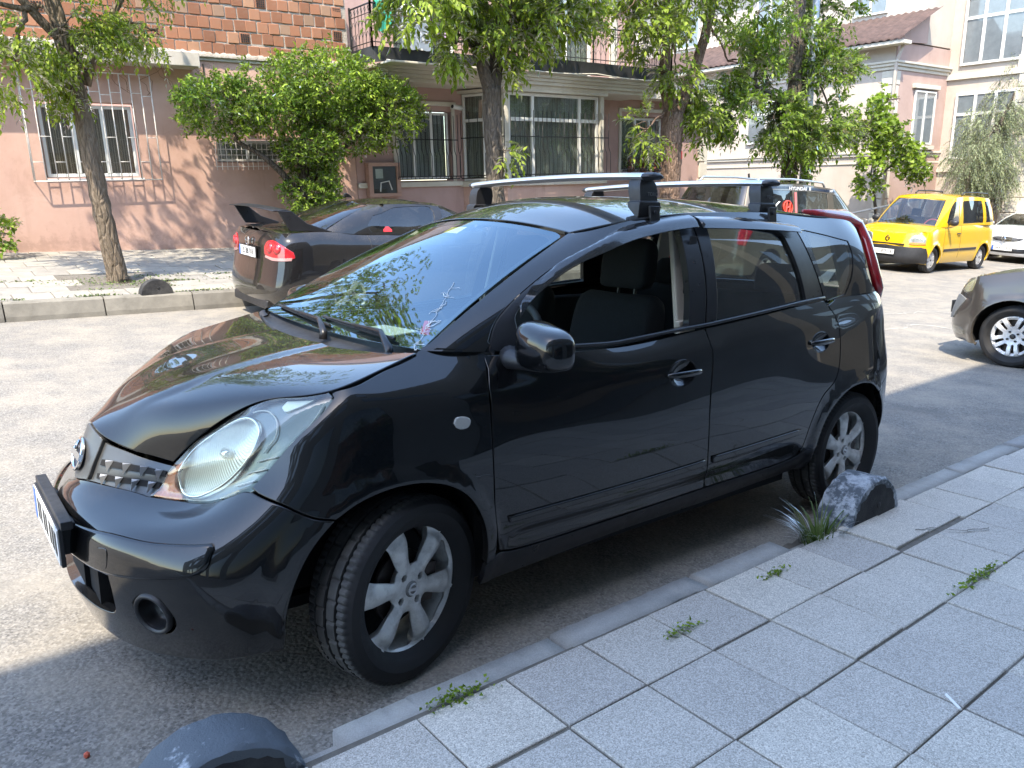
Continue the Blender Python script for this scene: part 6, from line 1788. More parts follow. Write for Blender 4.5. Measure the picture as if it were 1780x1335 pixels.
    n = len(prof); b.add(vs, [(i * n + k, i * n + k + 1, (i + 1) * n + k + 1, (i + 1) * n + k) for i in range(14) for k in range(n - 1)])
    dsh = b.build('dashboard', M_CABIN, root, smooth=True)
    b = MB(); hood_ = [(.48,1.02),(.52,1.075),(.60,1.06),(.64,.99)]
    vs = [(x, y, z - (.03 if abs(y + .36) > .17 else 0)) for y in (-.56, -.48, -.36, -.24, -.16) for x, z in hood_]
    b.add(vs, [(i * 4 + k, i * 4 + k + 1, (i + 1) * 4 + k + 1, (i + 1) * 4 + k) for i in range(4) for k in range(3)]); b.build('instrument_hood', M_CABIN, dsh, smooth=True)
    b = MB(); cen = Vector((.72, -.36, .96)); ax = Vector((-.88, 0, .47)).normalized(); u = Vector((0, 1, 0)); w = ax.cross(u)
    b.tube([cen + u * (.185 * math.cos(t)) + w * (.185 * math.sin(t)) for t in np.linspace(0, 2 * math.pi, 41)], .016, 8, cap=False); b.tube([cen - u * .18, cen + u * .18], .02, 8); b.tube([cen, cen - w * .17 if w.z > 0 else cen + w * .17], .02, 8); b.tube([cen, cen + ax * .22], .04, 10); b.lathe([(0, -.03), (.07, -.02), (.075, .02), (0, .03)], 20, axis='x', c=tuple(cen))
    b.build('steering_wheel', M_CABIN, root, smooth=True)
    # pillar linings, headlining, belt, parcel shelf, tailgate trim
    for sg in (1, -1):
        for (a_, b_, w_) in (((1.44, -.735, .55), (1.40, -.70, 1.06), .05), ((1.385, -.695, 1.0), (1.43, -.595, 1.44), .028), ((2.42, -.70, 1.08), (2.36, -.59, 1.42), .05), ((.30, -.66, 1.06), (.90, -.56, 1.40), .02), ((2.75, -.66, 1.1), (2.72, -.56, 1.44), .06)):
            a2, b2 = Vector(a_), Vector(b_); a2.y *= sg; b2.y *= sg; d = (b2 - a2); side = Vector((1, 0, 0)); side = (side - d.normalized() * side.dot(d.normalized())).normalized(); b = MB(); b.obox((a2 + b2) / 2, side * w_, d.normalized().cross(side) * .012, d / 2); b.build('pillar_lining', M_BEIGE, root, bevel=.006)
        b = MB(); b.tube([(1.43, -.655 * sg, 1.36), (1.45, -.70 * sg, 1.0), (1.47, -.735 * sg, .55)], .004, 4); b.obox((1.44, -.672 * sg, 1.2), (.022, 0, 0), (0, .0015, 0), (0, -.02 * sg, .2)); b.build('seat_belt', M_BLACK, root)
        b = MB(); b.box(.45, 1.40, min(-.76 * sg, -.72 * sg), max(-.76 * sg, -.72 * sg), .35, .985); b.box(1.50, 2.2, min(-.76 * sg, -.72 * sg), max(-.76 * sg, -.72 * sg), .35, 1.02); b.build('door_lining', M_CABIN, root, bevel=.02)
    V = []; F = []
    q = np.meshgrid(np.linspace(.04, RF.smax - .04, 9), np.linspace(.04, RF.vmax - .1, 12)); P, N = RF.ev(q[0].ravel(), q[1].ravel()); P = P - N * .035
    mesh_obj('headlining', P, [(j * 9 + i, j * 9 + i + 1, (j + 1) * 9 + i + 1, (j + 1) * 9 + i)[::-1] for j in range(11) for i in range(8)], M_BEIGE, root, smooth=True)
    b = MB(); b.box(2.55, 3.0, -.6, .6, .99, 1.01); b.build('parcel_shelf', M_CABIN, root)
    b = MB(); b.obox((.80, 0, 1.385), (.012, 0, 0), (0, .10, 0), (.006, 0, .026)); b.tube([(.81, 0, 1.41), (.84, 0, 1.44)], .008, 6); b.build('inside_mirror', M_CABIN, root, bevel=.01)
    # papers and a tag lying on the dash
    b = MB(); b.obox((.33, -.10, 1.032), (.07, .01, .002), (-.01, .12, 0), (0, 0, .0015)); b.build('paper', M_WHITE, dsh)
    b = MB(); b.prism([(-.03, 0), (.03, 0), (.012, .05), (-.018, .052)], (.006, 0, 0), origin=(.40, -.27, 1.03), ax=(0, 1, 0), ay=(.2, 0, 1)); b.build('red_tag', M_RED, dsh)
    q = inv3(SURF_WS, [(.74, -.02, 1.42)])[0]
    so = np.array([q + np.array(d) for d in ((-.06, -.03), (.06, -.035), (.06, .025), (-.06, .02))]); V, F, N = panel_data(SURF_WS, so, gap=0, h=.03, depth=.0004, rnd=.0003, lift=-.007); mesh_obj('inspection_sticker', V, F, M_YELLOW, ws, normals=N)
    # cracked spot low in the windscreen
    cr = [(.43,.437,1.237),(.354,.489,1.195),(.289,.536,1.158),(.238,.569,1.128),(.207,.578,1.11),(.172,.614,1.088),(.13,.643,1.06),(.101,.666,1.039)]
    cq = inv3(SURF_WS, cr); b = MB(); rg_ = random.Random(3)
    def onws(q):
        P, N = SURF_WS.ev(q[:, 0], q[:, 1]); return P + N * .0006
    main = crom(cq, 6); jit = main + np.array([[rg_.uniform(-.006, .006), rg_.uniform(-.006, .006)] for _ in main]); b.tube([tuple(p) for p in onws(jit)], .0009, 4)
    for _ in range(24):
        k = rg_.gauss(.45, .2); i = int(np.clip(k, .02, .97) * (len(main) - 1)); a0 = main[i] + np.array([rg_.gauss(0, .012), rg_.gauss(0, .012)]); ang = rg_.uniform(0, 6.28); ln = rg_.uniform(.015, .06); pts = [a0]
        for _s in range(4):
            ang += rg_.gauss(0, .5); pts.append(pts[-1] + ln / 4 * np.array([math.cos(ang), math.sin(ang)]))
        b.tube([tuple(p) for p in onws(np.array(pts))], rg_.uniform(.0004, .0013), 4)
    b.build('crack', simple('cracked_glass', (0.70, 0.71, 0.70), 0.3), ws)
    # ---- wheels --------------------------------------------------------
    note_wheel(root, (0, -.742, .305), steer=R(16), side=-1, spin=R(13))
    note_wheel(root, (0, .742, .305), steer=R(15), side=1)
    note_wheel(root, (2.6, -.742, .305), side=-1, spin=R(25))
    note_wheel(root, (2.6, .742, .305), side=1)
    b = MB(); b.tube([(2.6, -.6, .30), (2.6, .6, .30)], .04, 10); b.tube([(0, -.6, .30), (0, .6, .30)], .03, 10); b.tube([(2.9, .3, .24), (3.2, .35, .25)], .03, 10); b.build('axle', M_DARK, root)
    return root
NOTE = build_note()
# ------------------------------------------------------------------ the other cars
def place_car(root, x, y, facing):
    """front axle over (x, y); facing -1: nose towards -x. Follows the slope of the road"""
    ex = Vector((1, 0, gz(x + 1, y) - gz(x, y))).normalized(); ey = Vector((0, 1, gz(x, y + .5) - gz(x, y - .5))); ez = ex.cross(ey).normalized(); ey = ez.cross(ex)
    if facing > 0: ex, ey = -ex, -ey
    if facing == 0: ex, ey = -ey, ex                                  # nose towards +y
    m = Matrix((ex, ey, ez)).transposed().to_4x4(); m.translation = Vector((x, y, gz(x, y))); root.matrix_world = m

def simple_wheel(parent, loc, R0, Rr, W, side, style, mat, spin=0.0):
    hub = empty('wheel', loc, parent=parent); hub.rotation_euler = (0, spin, 0 if side < 0 else math.pi)
    V, F = tyre_mesh(R0, Rr, W, n=64, detail=False); o = mesh_obj('tyre', V, F, M_RUBBER, hub, smooth=True); o.data.set_sharp_from_angle(angle=.5)
    y0 = -W * .30
    if style == 'cover':                       # plastic cover with slots
        n = 7; wins = [spoke_window(2 * math.pi * k / n, Rr * .55, Rr * .86, .10, .16) for k in range(n)]
        dish = lambda r, th: y0 - .012 * (1 - (r / Rr) ** 2) + .01 * _sm(Rr * .85, Rr, r)
    elif style == 'double':                    # five pairs of spokes
        n = 5; wins = []
        for k in range(n):
            a = 2 * math.pi * k / n; wins.append(spoke_window(a, Rr * .42, Rr * .90, .12, .10)); wins.append(spoke_window(a + math.pi / n, Rr * .45, Rr * .90, .16, .30))
        dish = lambda r, th: y0 - .02 * _sm(Rr * .2, Rr * .7, r) + .03 * _sm(Rr * .86, Rr, r)
    else:
        n = 5; wins = [spoke_window(2 * math.pi * k / n + .6, Rr * .36, Rr * .90, .30, .42) for k in range(n)]
        dish = lambda r, th: y0 - .015 * _sm(Rr * .2, Rr * .7, r) + .03 * _sm(Rr * .88, Rr, r)
    V, F, N = rim_face(Rr, wins, [], dish, dep=.03, h=.03); mesh_obj('rim', V, F, mat, hub, normals=N)
    b = MB(); b.lathe([(Rr, y0 + .008), (Rr + .006, y0 - .004), (Rr + .006, y0 + .02), (Rr - .02, y0 + .06), (Rr - .02, W * .4)], 40); b.build('rim_barrel', mat, hub, smooth=True)
    b = MB(); b.lathe([(0, .01), (Rr * .8, .01), (Rr * .8, .03), (0, .03)], 30); b.build('brake_disc', simple('brake_iron', (0.07, 0.06, 0.055), 0.45, 0.8), hub)
    b = MB(); b.lathe([(0, y0 - .022), (.022, y0 - .02), (.028, y0 - .01)], 16); b.build('centre_cap', M_TRIM, hub)
    for k in range(4 if style != 'cover' else 0):
        q = math.radians(45 + 90 * k); b = MB(); b.lathe([(0, y0 - .018), (.011, y0 - .018), (.011, y0)], 8, c=(.055 * math.cos(q), 0, .055 * math.sin(q))); b.build('lug_nut', M_BLACK, hub)
    return hub

def gencar(p):
    """p: dimensions. Own axes as the hatchback: x back from the front axle, y<0 near side"""
    g = p.get; W = p['W'] / 2; wb = p['wb']; xn, xt = -p['fo'], wb + p['ro']; zs = g('zs', .20)
    xc, zc = p['cowl']; bl = p['belt']                                        # belt: [(x,z)...] heights of the upper edge behind the cowl
    R0 = p['R0']
    hz = p['hoodz']                                                             # hood edge: [(x,z)...] from nose to cowl
    edge = lambda x: float(np.interp(x, [a for a, _ in hz] + [a for a, _ in bl], [b for _, b in hz] + [b for _, b in bl]))
    r_n, r_t = g('rn', .55), g('rt', .30)                                       # plan rounding length at nose and tail
    fr = [0, .14, .32, .52, .74, .90, 1.0]; wf = g('wf', [.93, .975, 1.0, 1.0, .985, .96, .915]); nb = g('nb', [.05, .0, .0, .02, .05, .08, .11]); tb = g('tb', [.03, .0, .0, .02, .05, .07, .09])
    st = [('n', 0), ('n', .35), ('n', .68), ('n', .90), ('x', -.42), ('x', 0), ('x', .42), ('x', wb * .35), ('x', wb * .6), ('x', wb - .4), ('x', wb), ('x', wb + .36), ('t', .90), ('t', .68), ('t', .35), ('t', 0)]
    L = []
    for f, w_, n_, t_ in zip(fr, wf, nb, tb):
        row = []
        for kind, q in st:
            if kind == 'x': x = q; w = W * w_; x_top = q
            elif kind == 'n': w = W * w_ * q; x = xn + n_ + r_n * (1 - (1 - q ** 2.4) ** (1 / 2.0))
            else: w = W * w_ * q; x = xt - t_ - r_t * (1 - (1 - q ** 3) ** (1 / 2.2))
            if kind == 'x' and q < 0: w *= .985
            z = zs + f * (edge(x if kind != 't' else xt) - zs)
            row.append((x, -w, z))
        L.append(row)
    def disp(P):
        d = np.zeros(len(P)); sd_ = _sm(W * .7, W * .86, np.abs(P[:, 1]))
        for cx in (0, wb): d += sd_ * g('flare', .015) * (1 - _sm(R0 + .06, R0 + .14, np.hypot(P[:, 0] - cx, P[:, 2] - R0))) * _sm(.15, .3, P[:, 2])
        if g('crease'): d -= sd_ * .010 * (1 - _sm(0, .03, np.abs(P[:, 2] - g('crease'))))
        return d
    LO = Surf(np.array(L), disp=disp)
    # glasshouse
    wsb, wst, rsb, rst = p['wsb'], p['wst'], p['rsb'], p['rst']                 # screen base/top, rear screen base/top (x,z at the centre)
    rw = p['rw'] / 2; Wb = W * wf[-1]; ra = g('roofz')                          # roof edge heights
    cs, ce = g('ws_sweep', .14), g('rs_sweep', .10)
    base = [(wsb[0], 0), (wsb[0] + .25 * cs, Wb * .5), (wsb[0] + cs, Wb * .90), (wsb[0] + cs + .18, Wb), (wb * .5 * .8, Wb), (wb * .6, Wb), (wb * .8, Wb), (rsb[0] - ce - .12, Wb * .995), (rsb[0] - ce, Wb * .90), (rsb[0] - .25 * ce, Wb * .5), (rsb[0], 0)]
    top = [(wst[0], 0), (wst[0] + .03, rw * .55), (wst[0] + .08, rw * .90), (wst[0] + .17, rw), (wb * .5, rw), (wb * .66, rw), (wb * .8, rw), (rst[0] - .18, rw * .98), (rst[0] - .08, rw * .88), (rst[0] - .02, rw * .5), (rst[0], 0)]
    zb_ = [wsb[1], wsb[1], wsb[1] + .005, edge(base[3][0])] + [edge(b_[0]) for b_ in base[4:8]] + [rsb[1], rsb[1], rsb[1]]
    zt_ = [np.interp(t_[0], [a for a, _ in ra], [b for _, b in ra]) - .045 * (t_[1] / rw) ** 2 for t_ in top]
    A = np.array([(x, -w, z) for (x, w), z in zip(base, zb_)]); B = np.array([(x, -w, z) for (x, w), z in zip(top, zt_)])
    out = np.array([(-.6, 0, .8), (-.6, -.1, .8), (-.4, -.5, .7), (-.1, -.9, .3), (0, -1, .2), (0, -1, .2), (0, -1, .2), (.1, -.95, .2), (.5, -.7, .4), (.8, -.2, .5), (.85, 0, .5)])
    GR = Surf(np.array([A + (B - A) * t + out * (.028 * 4 * t * (1 - t)) for t in (0, .25, .5, .75, 1)]))
    root = empty(p['name'], label=p['label'], cat='car')
    paint = p['paint']; n_ = len(st)
    srange = (LO.st[3], LO.st[12])
    sd = lambda q: LO.inv(q, 0, srange=srange); gd = lambda q: GR.inv(q, 0, srange=(GR.st[2], GR.st[8]))
    ft = lambda q: LO.inv(q, 90, srange=(0, LO.st[4])); dg = lambda q: LO.inv(q, 45, srange=(0, LO.st[5]))
    # lower body with the wheel openings cut out
    ar = R0 + .055
    def ring(cx): a = np.radians(np.linspace(205, -25, 22)); return [(cx + ar * math.cos(t), R0 + ar * math.sin(t)) for t in a]
    low = [(0, .003)]
    sA, sB = sd([ring(0)[0]])[0], sd([ring(0)[-1]])[0]; sC, sD = sd([ring(wb)[0]])[0], sd([ring(wb)[-1]])[0]
    ln = lambda s0, s1, n: np.stack([np.linspace(s0, s1, n), np.full(n, .003)], 1)
    lc = g('clad')
    outline = np.concatenate([ln(0, sA[0], 14), sd(ring(0)), ln(sB[0], sC[0], 14), sd(ring(wb)), ln(sD[0], LO.smax, 10), np.stack([np.linspace(LO.smax, 0, 70), np.full(70, LO.vmax)], 1)])
    bd = panel(LO, outline, 'body', paint, root, gap=0, rnd=.002, h=.055, depth=.03)
    if lc:                                          # unpainted lower cladding / bumpers as lifted panels
        for o_, pr_ in lc: panel(LO, {'xz': sd, 'wz': ft, 'dz': dg}[pr_](o_), 'cladding', p.get('cladmat', M_PLASTIC), root, gap=0, rnd=.006, lift=.012, h=.05)
    # caps: hood, roof, boot lid
    def cap(nm, bx, crown, mat, x0, x1, wfn, zfn, n=24, lift=0.002):
        xs = np.linspace(x0, x1, n); o = np.concatenate([np.stack([xs, [-wfn(x) for x in xs]], 1), np.stack([xs[::-1], [wfn(x) for x in xs[::-1]]], 1)])
        o = o[np.concatenate([[True], np.linalg.norm(np.diff(o, axis=0), axis=1) > 1e-3])]
        Z = lambda x, y: np.array([zfn(a) for a in x]) + crown * _sm(x0, x0 + .45, x) * (1 - (nm == 'roof') * _sm(x1 - .5, x1, x)) * (1 - np.clip(np.abs(y) / np.maximum([wfn(a) for a in x], .05), 0, 1) ** 2.4)
        def fn(q):
            e = .01; z = Z(q[:, 0], q[:, 1]); gx = (Z(q[:, 0] + e, q[:, 1]) - Z(q[:, 0] - e, q[:, 1])) / (2 * e); gy = (Z(q[:, 0], q[:, 1] + e) - Z(q[:, 0], q[:, 1] - e)) / (2 * e); N = np.stack([-gx, -gy, np.ones(len(q))], 1); return np.stack([q[:, 0], q[:, 1], z + lift], 1), N / np.linalg.norm(N, axis=1)[:, None]
        V, F, N = panel_data(None, o, gap=0, rnd=.002, h=.07, depth=.02, fn=fn); return mesh_obj(nm, V, F, mat, root, normals=N)
    TE = LO.ev(np.linspace(0, LO.st[9], 120), np.full(120, LO.vmax), False)
    wf_ = lambda x: float(np.interp(x, TE[:, 0], -TE[:, 1])); zf_ = lambda x: float(np.interp(x, TE[:, 0], TE[:, 2]))
    cap('hood', None, g('hcrown', .05), paint, TE[0, 0] + .004, wsb[0] + cs + .14, wf_, zf_)
    GE = GR.ev(np.linspace(0, GR.smax, 160), np.full(160, GR.vmax), False)
    wr = lambda x: float(np.interp(x, GE[:, 0], -GE[:, 1])); zr = lambda x: float(np.interp(x, GE[:, 0], GE[:, 2]))
    cap('roof', None, .0 + .045, g('roofmat', paint), GE[0, 0] + .004, GE[-1, 0] - .004, wr, lambda x: zr(x) - .0)
    if xt - rsb[0] > .2:
        TT = LO.ev(np.linspace(LO.st[9], LO.smax, 120), np.full(120, LO.vmax), False)
        cap('boot_lid', None, .035, paint, rsb[0] - ce - .15, TT[:, 0].max() - .004, lambda x: float(np.interp(x, TT[:, 0], -TT[:, 1])), lambda x: float(np.interp(x, TT[:, 0], TT[:, 2])))
    # glasshouse: painted pillars with glass let in
    s2, s8 = GR.st[2], GR.st[8]; vm = GR.vmax
    wso = resample(np.array([(-s2, .0), (s2, .0), (s2 - .01, vm - .01), (-s2 + .01, vm - .01)]), .05); V, F, N = panel_data(GR, wso, gap=.004, h=.06, depth=.004, rnd=.002, lift=-.002); mesh_obj('windscreen', V, F, M_GLASS, root, normals=N)
    rso = resample(np.array([(s8 + .02, .01), (GR.smax, .01), (GR.smax, vm - .02), (s8 + .02, vm - .02)]), .05); panel(GR, rso, 'rear_screen', g('rglass', M_DGLASS), root, gap=0, h=.07, depth=.004, lift=-.002)
    wins = [np.concatenate([crom(gd(sg_), 4)[:-1] if len(sg_) > 2 else gd(sg_) for sg_ in w]) for w in p['windows']]
    fo = np.concatenate([np.stack([np.linspace(s2, s8, 40), np.zeros(40)], 1), np.stack([np.linspace(s8 + .02, s2, 40), np.full(40, vm)], 1)])
    V, F, N = panel_data(GR, fo, holes=wins, gap=0, h=.06, depth=.02, rnd=.002); sf = both('side_frame', V, F, N, g('framemat', paint), root)
    for i_, w in enumerate(wins):
        V, F, N = panel_data(GR, w, gap=0, h=.07, depth=.003, rnd=.001, lift=-.006)
        for sg, par in zip((1, -1), sf): f3 = np.array([1, sg, 1.]); mesh_obj('window', V * f3, F if sg > 0 else [f[::-1] for f in F], M_DGLASS if i_ in g('darkwin', (0, 1, 2, 3)) else M_GLASS, par, normals=N * f3)
    # dark lining, seats, floor
    b = MB(); b.box(xn + .45, xt - .35, -W * .72, W * .72, zs + .02, zs + .10); b.build('floor_pan', M_DARK, root)
    for cx in (0, wb):
        for sg in (1, -1):
            b = MB(); a = np.radians(np.linspace(-15, 195, 16)); rr = [(cx + (ar + .02) * math.cos(t), R0 + (ar + .02) * math.sin(t)) for t in a]; b.add([(x, y * sg, z) for y in (-W * .97, -W * .55) for x, z in rr], [(i, i + 1, i + 17, i + 16) for i in range(15)]); b.add([(x, -W * .55 * sg, z) for x, z in rr], [tuple(range(16))]); b.build('wheel_well', M_DARK, root)
    zi = edge(wb * .4)
    b = MB(); b.box(wsb[0] + .25, wsb[0] + .5, -W * .8, W * .8, .6, zi - .03); b.build('dashboard', M_CABIN, root, bevel=.05)
    for sg in (-1, 1):
        x = wb * .48; b = MB(); b.obox((x, .38 * sg, zi - .15), (.06, 0, 0), (0, .23, 0), (.08, 0, .30)); b.obox((x + .12, .38 * sg, zi + .25), (.04, 0, 0), (0, .12, 0), (.01, 0, .09)); b.build('seat', M_SEAT, root, bevel=.03)
    b = MB(); b.box(wb * .82, wb * .9, -W * .75, W * .75, .5, zi + .02); b.build('rear_bench', M_SEAT, root, bevel=.04)
    for cx in (0, wb):
        for sg in (-1, 1): simple_wheel(root, (cx, (W - p.get('tw', .195) / 2 - .025) * sg, R0), R0, p['Rr'], p.get('tw', .195), sg, p['wheel'], p['rimmat'], spin=.4 * cx + .2)
    # door shut lines and handles
    for dl in g('shuts', []):
        q = crom(sd(dl) if dl[0][1] < 3 else dl, 6); P, N = LO.ev(q[:, 0], q[:, 1])
        for sg in (1, -1): b = MB(); b.tube([tuple((pp - nn * .001) * np.array([1, sg, 1])) for pp, nn in zip(P, N)], .0045, 4); b.build('shut_line', M_BLACK, root)
    for hx, hz_ in g('handles', []):
        q = sd([(hx, hz_), (hx + .17, hz_ + .004)]); P, N = LO.ev(q[:, 0], q[:, 1])
        for sg in (1, -1): b = MB(); b.tube([tuple((P[0] + (P[1] - P[0]) * t + N[0] * (.004 + .024 * math.sin(math.pi * t))) * np.array([1, sg, 1])) for t in np.linspace(0, 1, 8)], .013, 8); b.build('handle', g('handlemat', paint), root, smooth=True)
    # mirrors
    mx, mz = p['mirror']
    for sg in (1, -1):
        bm = bmesh.new(); bmesh.ops.create_uvsphere(bm, u_segments=16, v_segments=10, radius=1.0)
        for v in bm.verts: c = v.co; v.co = (mx + c.x * (.075 if c.x < 0 else .03), -(W + .10) * sg + c.y * .105, mz + math.copysign(abs(c.z) ** .7, c.z) * .07)
        me = bpy.data.meshes.new('mirror'); bm.to_mesh(me); bm.free(); me.materials.append(g('mirrormat', M_PLASTIC)); me.polygons.foreach_set('use_smooth', [True] * len(me.polygons)); o = bpy.data.objects.new('mirror', me); COL.objects.link(o); o.parent = root
        b = MB(); b.tube([(mx + .05, -(W * .93) * sg, mz - .05), (mx + .02, -(W + .06) * sg, mz - .03)], .022, 8); b.build('mirror_arm', M_PLASTIC, o)
    return root, dict(LO=LO, GR=GR, sd=sd, gd=gd, ft=ft, dg=dg, W=W, edge=edge, xn=xn, xt=xt)
M_DGLASS = glass_mat('dark_glass', (0.22, 0.24, 0.24), dust=0.03)

def lamp(K, root, pts, proj, name, mat, lift=.006, **kw):
    q = K[{'wz': 'ft', 'xz': 'sd', 'dz': 'dg'}[proj]](pts); q = crom(np.concatenate([q, q[:1]]), 4)[:-1]
    return panel(K['LO'], q, name, mat, root, gap=.001, rnd=.006, lift=lift, h=.04, depth=.02, **kw)
def plate(root, x, z, facing, txt, y=0.0, w=.52, h=.112, lean=0.0):
    """number plate on the nose (facing -1) or tail (+1)"""
    b = MB(); b.box(x - .006, x + .006, y - w / 2 - .012, y + w / 2 + .012, z - h / 2 - .012, z + h / 2 + .012); pl = b.build('number_plate', M_PLASTIC, root, bevel=.003)
    b = MB(); xf = x + facing * .0075; b.box(min(xf, xf - facing * .001), max(xf, xf - facing * .001), y - w / 2, y + w / 2, z - h / 2, z + h / 2); b.build('plate_face', M_WHITE, pl)
    r = Vector((0, facing, 0)); xx = x + facing * .009
    b = MB(); y0 = y - facing * (w / 2 - .022); b.box(xx - .0007, xx + .0007, y0 - .02, y0 + .02, z - h / 2 + .002, z + h / 2 - .002); b.build('country_band', M_BLUE, pl)
    lettering(txt, .098, M_BLACK, pl, (xx + facing * .0005, y + facing * .02, z), r, (0, 0, 1), depth=.0006, bold=.001, sx=.80)
    return pl

def rails(root, K, x0, x1, w, z0, hgt=.06, mat=None):
    for sg in (1, -1):
        b = MB(); b.tube([(x0, -w * sg, z0(x0) - .01), (x0 + .10, -w * sg, z0(x0 + .1) + hgt), ((x0 + x1) / 2, -w * sg, z0((x0 + x1) / 2) + hgt + .01), (x1 - .10, -w * sg, z0(x1 - .1) + hgt), (x1, -w * sg, z0(x1) - .01)], .02, 8); b.build('roof_rail', mat or M_PLASTIC, root, smooth=True)

# ---- black saloon with the tall boot spoiler --------------------------
P_BLK2 = car_paint('dusty_black_paint', (0.008, 0.008, 0.009), dust=0.5, dustcol=(0.34, 0.28, 0.20))
def saloon():
    root, K = gencar(dict(name='saloon_car', label='black saloon with tall boot spoiler and red tail lights parked at the far kerb', W=1.75, wb=2.70, fo=.88, ro=.94, zs=.19, cowl=(.55, .98), hoodz=[(-.9, .66), (-.6, .78), (0, .90), (.45, .97)], belt=[(.55, .99), (1.5, 1.0), (2.4, 1.03), (2.9, 1.06), (3.3, 1.07), (3.7, 1.04)], R0=.315, Rr=.225, wsb=(.25, .96), wst=(1.15, 1.38), rsb=(3.15, 1.08), rst=(2.35, 1.39), rw=1.13, roofz=[(1.0, 1.36), (1.3, 1.40), (1.7, 1.43), (2.1, 1.42), (2.4, 1.385)], ws_sweep=.2, rs_sweep=.22, paint=P_BLK2,
        windows=[[[(.72, 1.07), (1.0, 1.22), (1.22, 1.325), (1.40, 1.345)], [(1.44, 1.02), (.78, 1.015)]], [[(1.50, 1.02), (1.47, 1.35), (1.75, 1.355), (2.05, 1.335)], [(2.32, 1.25), (2.42, 1.14)], [(2.38, 1.05)]]], wheel='five', rimmat=alloy('saloon_alloy', (.5, .5, .5)), mirror=(.70, 1.02), mirrormat=P_BLK2, shuts=[[(.55, .35), (.52, .7), (.60, .98)], [(1.47, .33), (1.45, .7), (1.47, 1.0)], [(2.25, .45), (2.40, .7), (2.45, 1.02)]], handles=[(1.18, .86), (2.10, .88)], rt=.22, tb=[.06, .0, .0, .03, .05, .06, .09], wf=[.93, .975, 1.0, 1.0, .985, .95, .86], hcrown=.05, tw=.205))
    place_car(root, 5.68, 6.48, 1)
    xt = K['xt']; LO = K['LO']; s_t = LO.smax
    # tail lamps wrap the corners
    tl = lambda pts: LO.inv(pts, 90, srange=(LO.st[12] - .1, LO.smax))
    for (pts, m) in (([(.84, .85), (.74, .93), (.62, .965), (.50, .95), (.44, .88), (.45, .80), (.62, .775), (.85, .785)], M_REDLENS),):
        q = LO.inv([((xt - .06 + .0) * 0 + a, b_) for a, b_ in pts], 90, srange=(LO.st[11], LO.smax)); q = crom(np.concatenate([q, q[:1]]), 4)[:-1]; panel(LO, q, 'tail_light', m, root, gap=0, rnd=.006, lift=.008, h=.04)
        for cy in (.56, .70):
            q0 = LO.inv([(cy, .875)], 90, srange=(LO.st[11], LO.smax)); P, N = LO.ev(q0[:, 0], q0[:, 1])
            for sg in (1, -1):
                b = MB(); b.lathe([(0, .02), (.035, .019), (.055, .012), (.06, .0)], 20, axis='x'); o = b.build('lamp_disc', M_REDLENS, root, smooth=True); n = Vector(P[0] * 0 + N[0]); n.y *= sg; o.rotation_euler = n.to_track_quat('X', 'Z').to_euler(); o.location = (P[0][0] + .004, P[0][1] * sg, P[0][2])
    q = LO.inv([(.84, .79), (.62, .775), (.47, .79), (.46, .765), (.62, .74), (.84, .755)], 90, srange=(LO.st[11], LO.smax)); panel(LO, q, 'reversing_lamp', simple('pink_lens', (.34, .20, .19), .2), root, gap=0, rnd=.003, lift=.009, h=.04)
    plate(root, xt - .025, .80, 1, '35 BBJ 818')
    b = MB(); b.tube([(xt - .02, -.045, .955), (xt - .02, -.04, .89)], .008, 6); b.tube([(xt - .02, .045, .955), (xt - .02, .04, .89)], .008, 6); b.tube([(xt - .02, -.04, .922), (xt - .02, .04, .922)], .007, 6); b.tube([(xt - .022, .06 * math.cos(t), .922 + .05 * math.sin(t)) for t in np.linspace(0, 6.283, 24)], .005, 6); b.build('badge', M_CHROME, root)
    # spoiler: blade on two swept uprights
    b = MB(); vs = []; pr = [(.0, .0), (.10, .028), (.24, .020), (.26, .010), (.12, .005)]
    for y in np.linspace(-.72, .72, 15):
        for x, z in pr: vs.append((xt - .40 + .08 + x + .03 * (1 - (y / .72) ** 2), y, 1.275 + z * 1.25 + .02 * (1 - (y / .72) ** 2)))
    b.add(vs, [(i * 5 + k, i * 5 + (k + 1) % 5, (i + 1) * 5 + (k + 1) % 5, (i + 1) * 5 + k) for i in range(14) for k in range(5)] + [tuple(range(5)), tuple(range(70, 75))[::-1]]); sp = b.build('boot_spoiler', M_TRIM, root, bevel=.006)
    for sg in (1, -1):
        b = MB(); b.prism([(-.62, 1.06), (-.10, 1.075), (.04, 1.30), (-.12, 1.295), (-.30, 1.16)], (0, .03 * sg, 0), origin=(xt - .16, .70 * sg, 0), ax=(1, 0, 0), ay=(0, 0, 1)); b.build('spoiler_upright', M_TRIM, sp, bevel=.008)
    # lower rear diffuser, exhaust, fin aerial, window sticker
    b = MB(); b.box(xt - .20, xt - .02, -.55, .55, .17, .28); b.build('diffuser', M_PLASTIC, root, bevel=.02)
    for sg in (1, -1): b = MB(); b.lathe([(.045, -.10), (.045, .10), (.038, .10), (.036, -.05)], 20, axis='x', c=(xt - .13, .45 * sg, .235)); b.build('exhaust', M_CHROME, root, smooth=True)
    b = MB(); b.prism([(0, 0), (.14, 0), (.12, .05), (.08, .055)], (0, .02, 0), origin=(2.25, -.01, 1.43), ax=(1, 0, 0), ay=(0, 0, 1)); b.build('fin_aerial', P_BLK2, root, bevel=.006)
    q = K['gd']([(2.10, 1.06), (2.22, 1.06), (2.22, 1.085), (2.18, 1.12), (2.14, 1.12), (2.10, 1.085)]); panel(K['GR'], q, 'sticker', M_RED, root, gap=0, rnd=.001, lift=-.002, h=.05, depth=.001)
    return root
saloon()

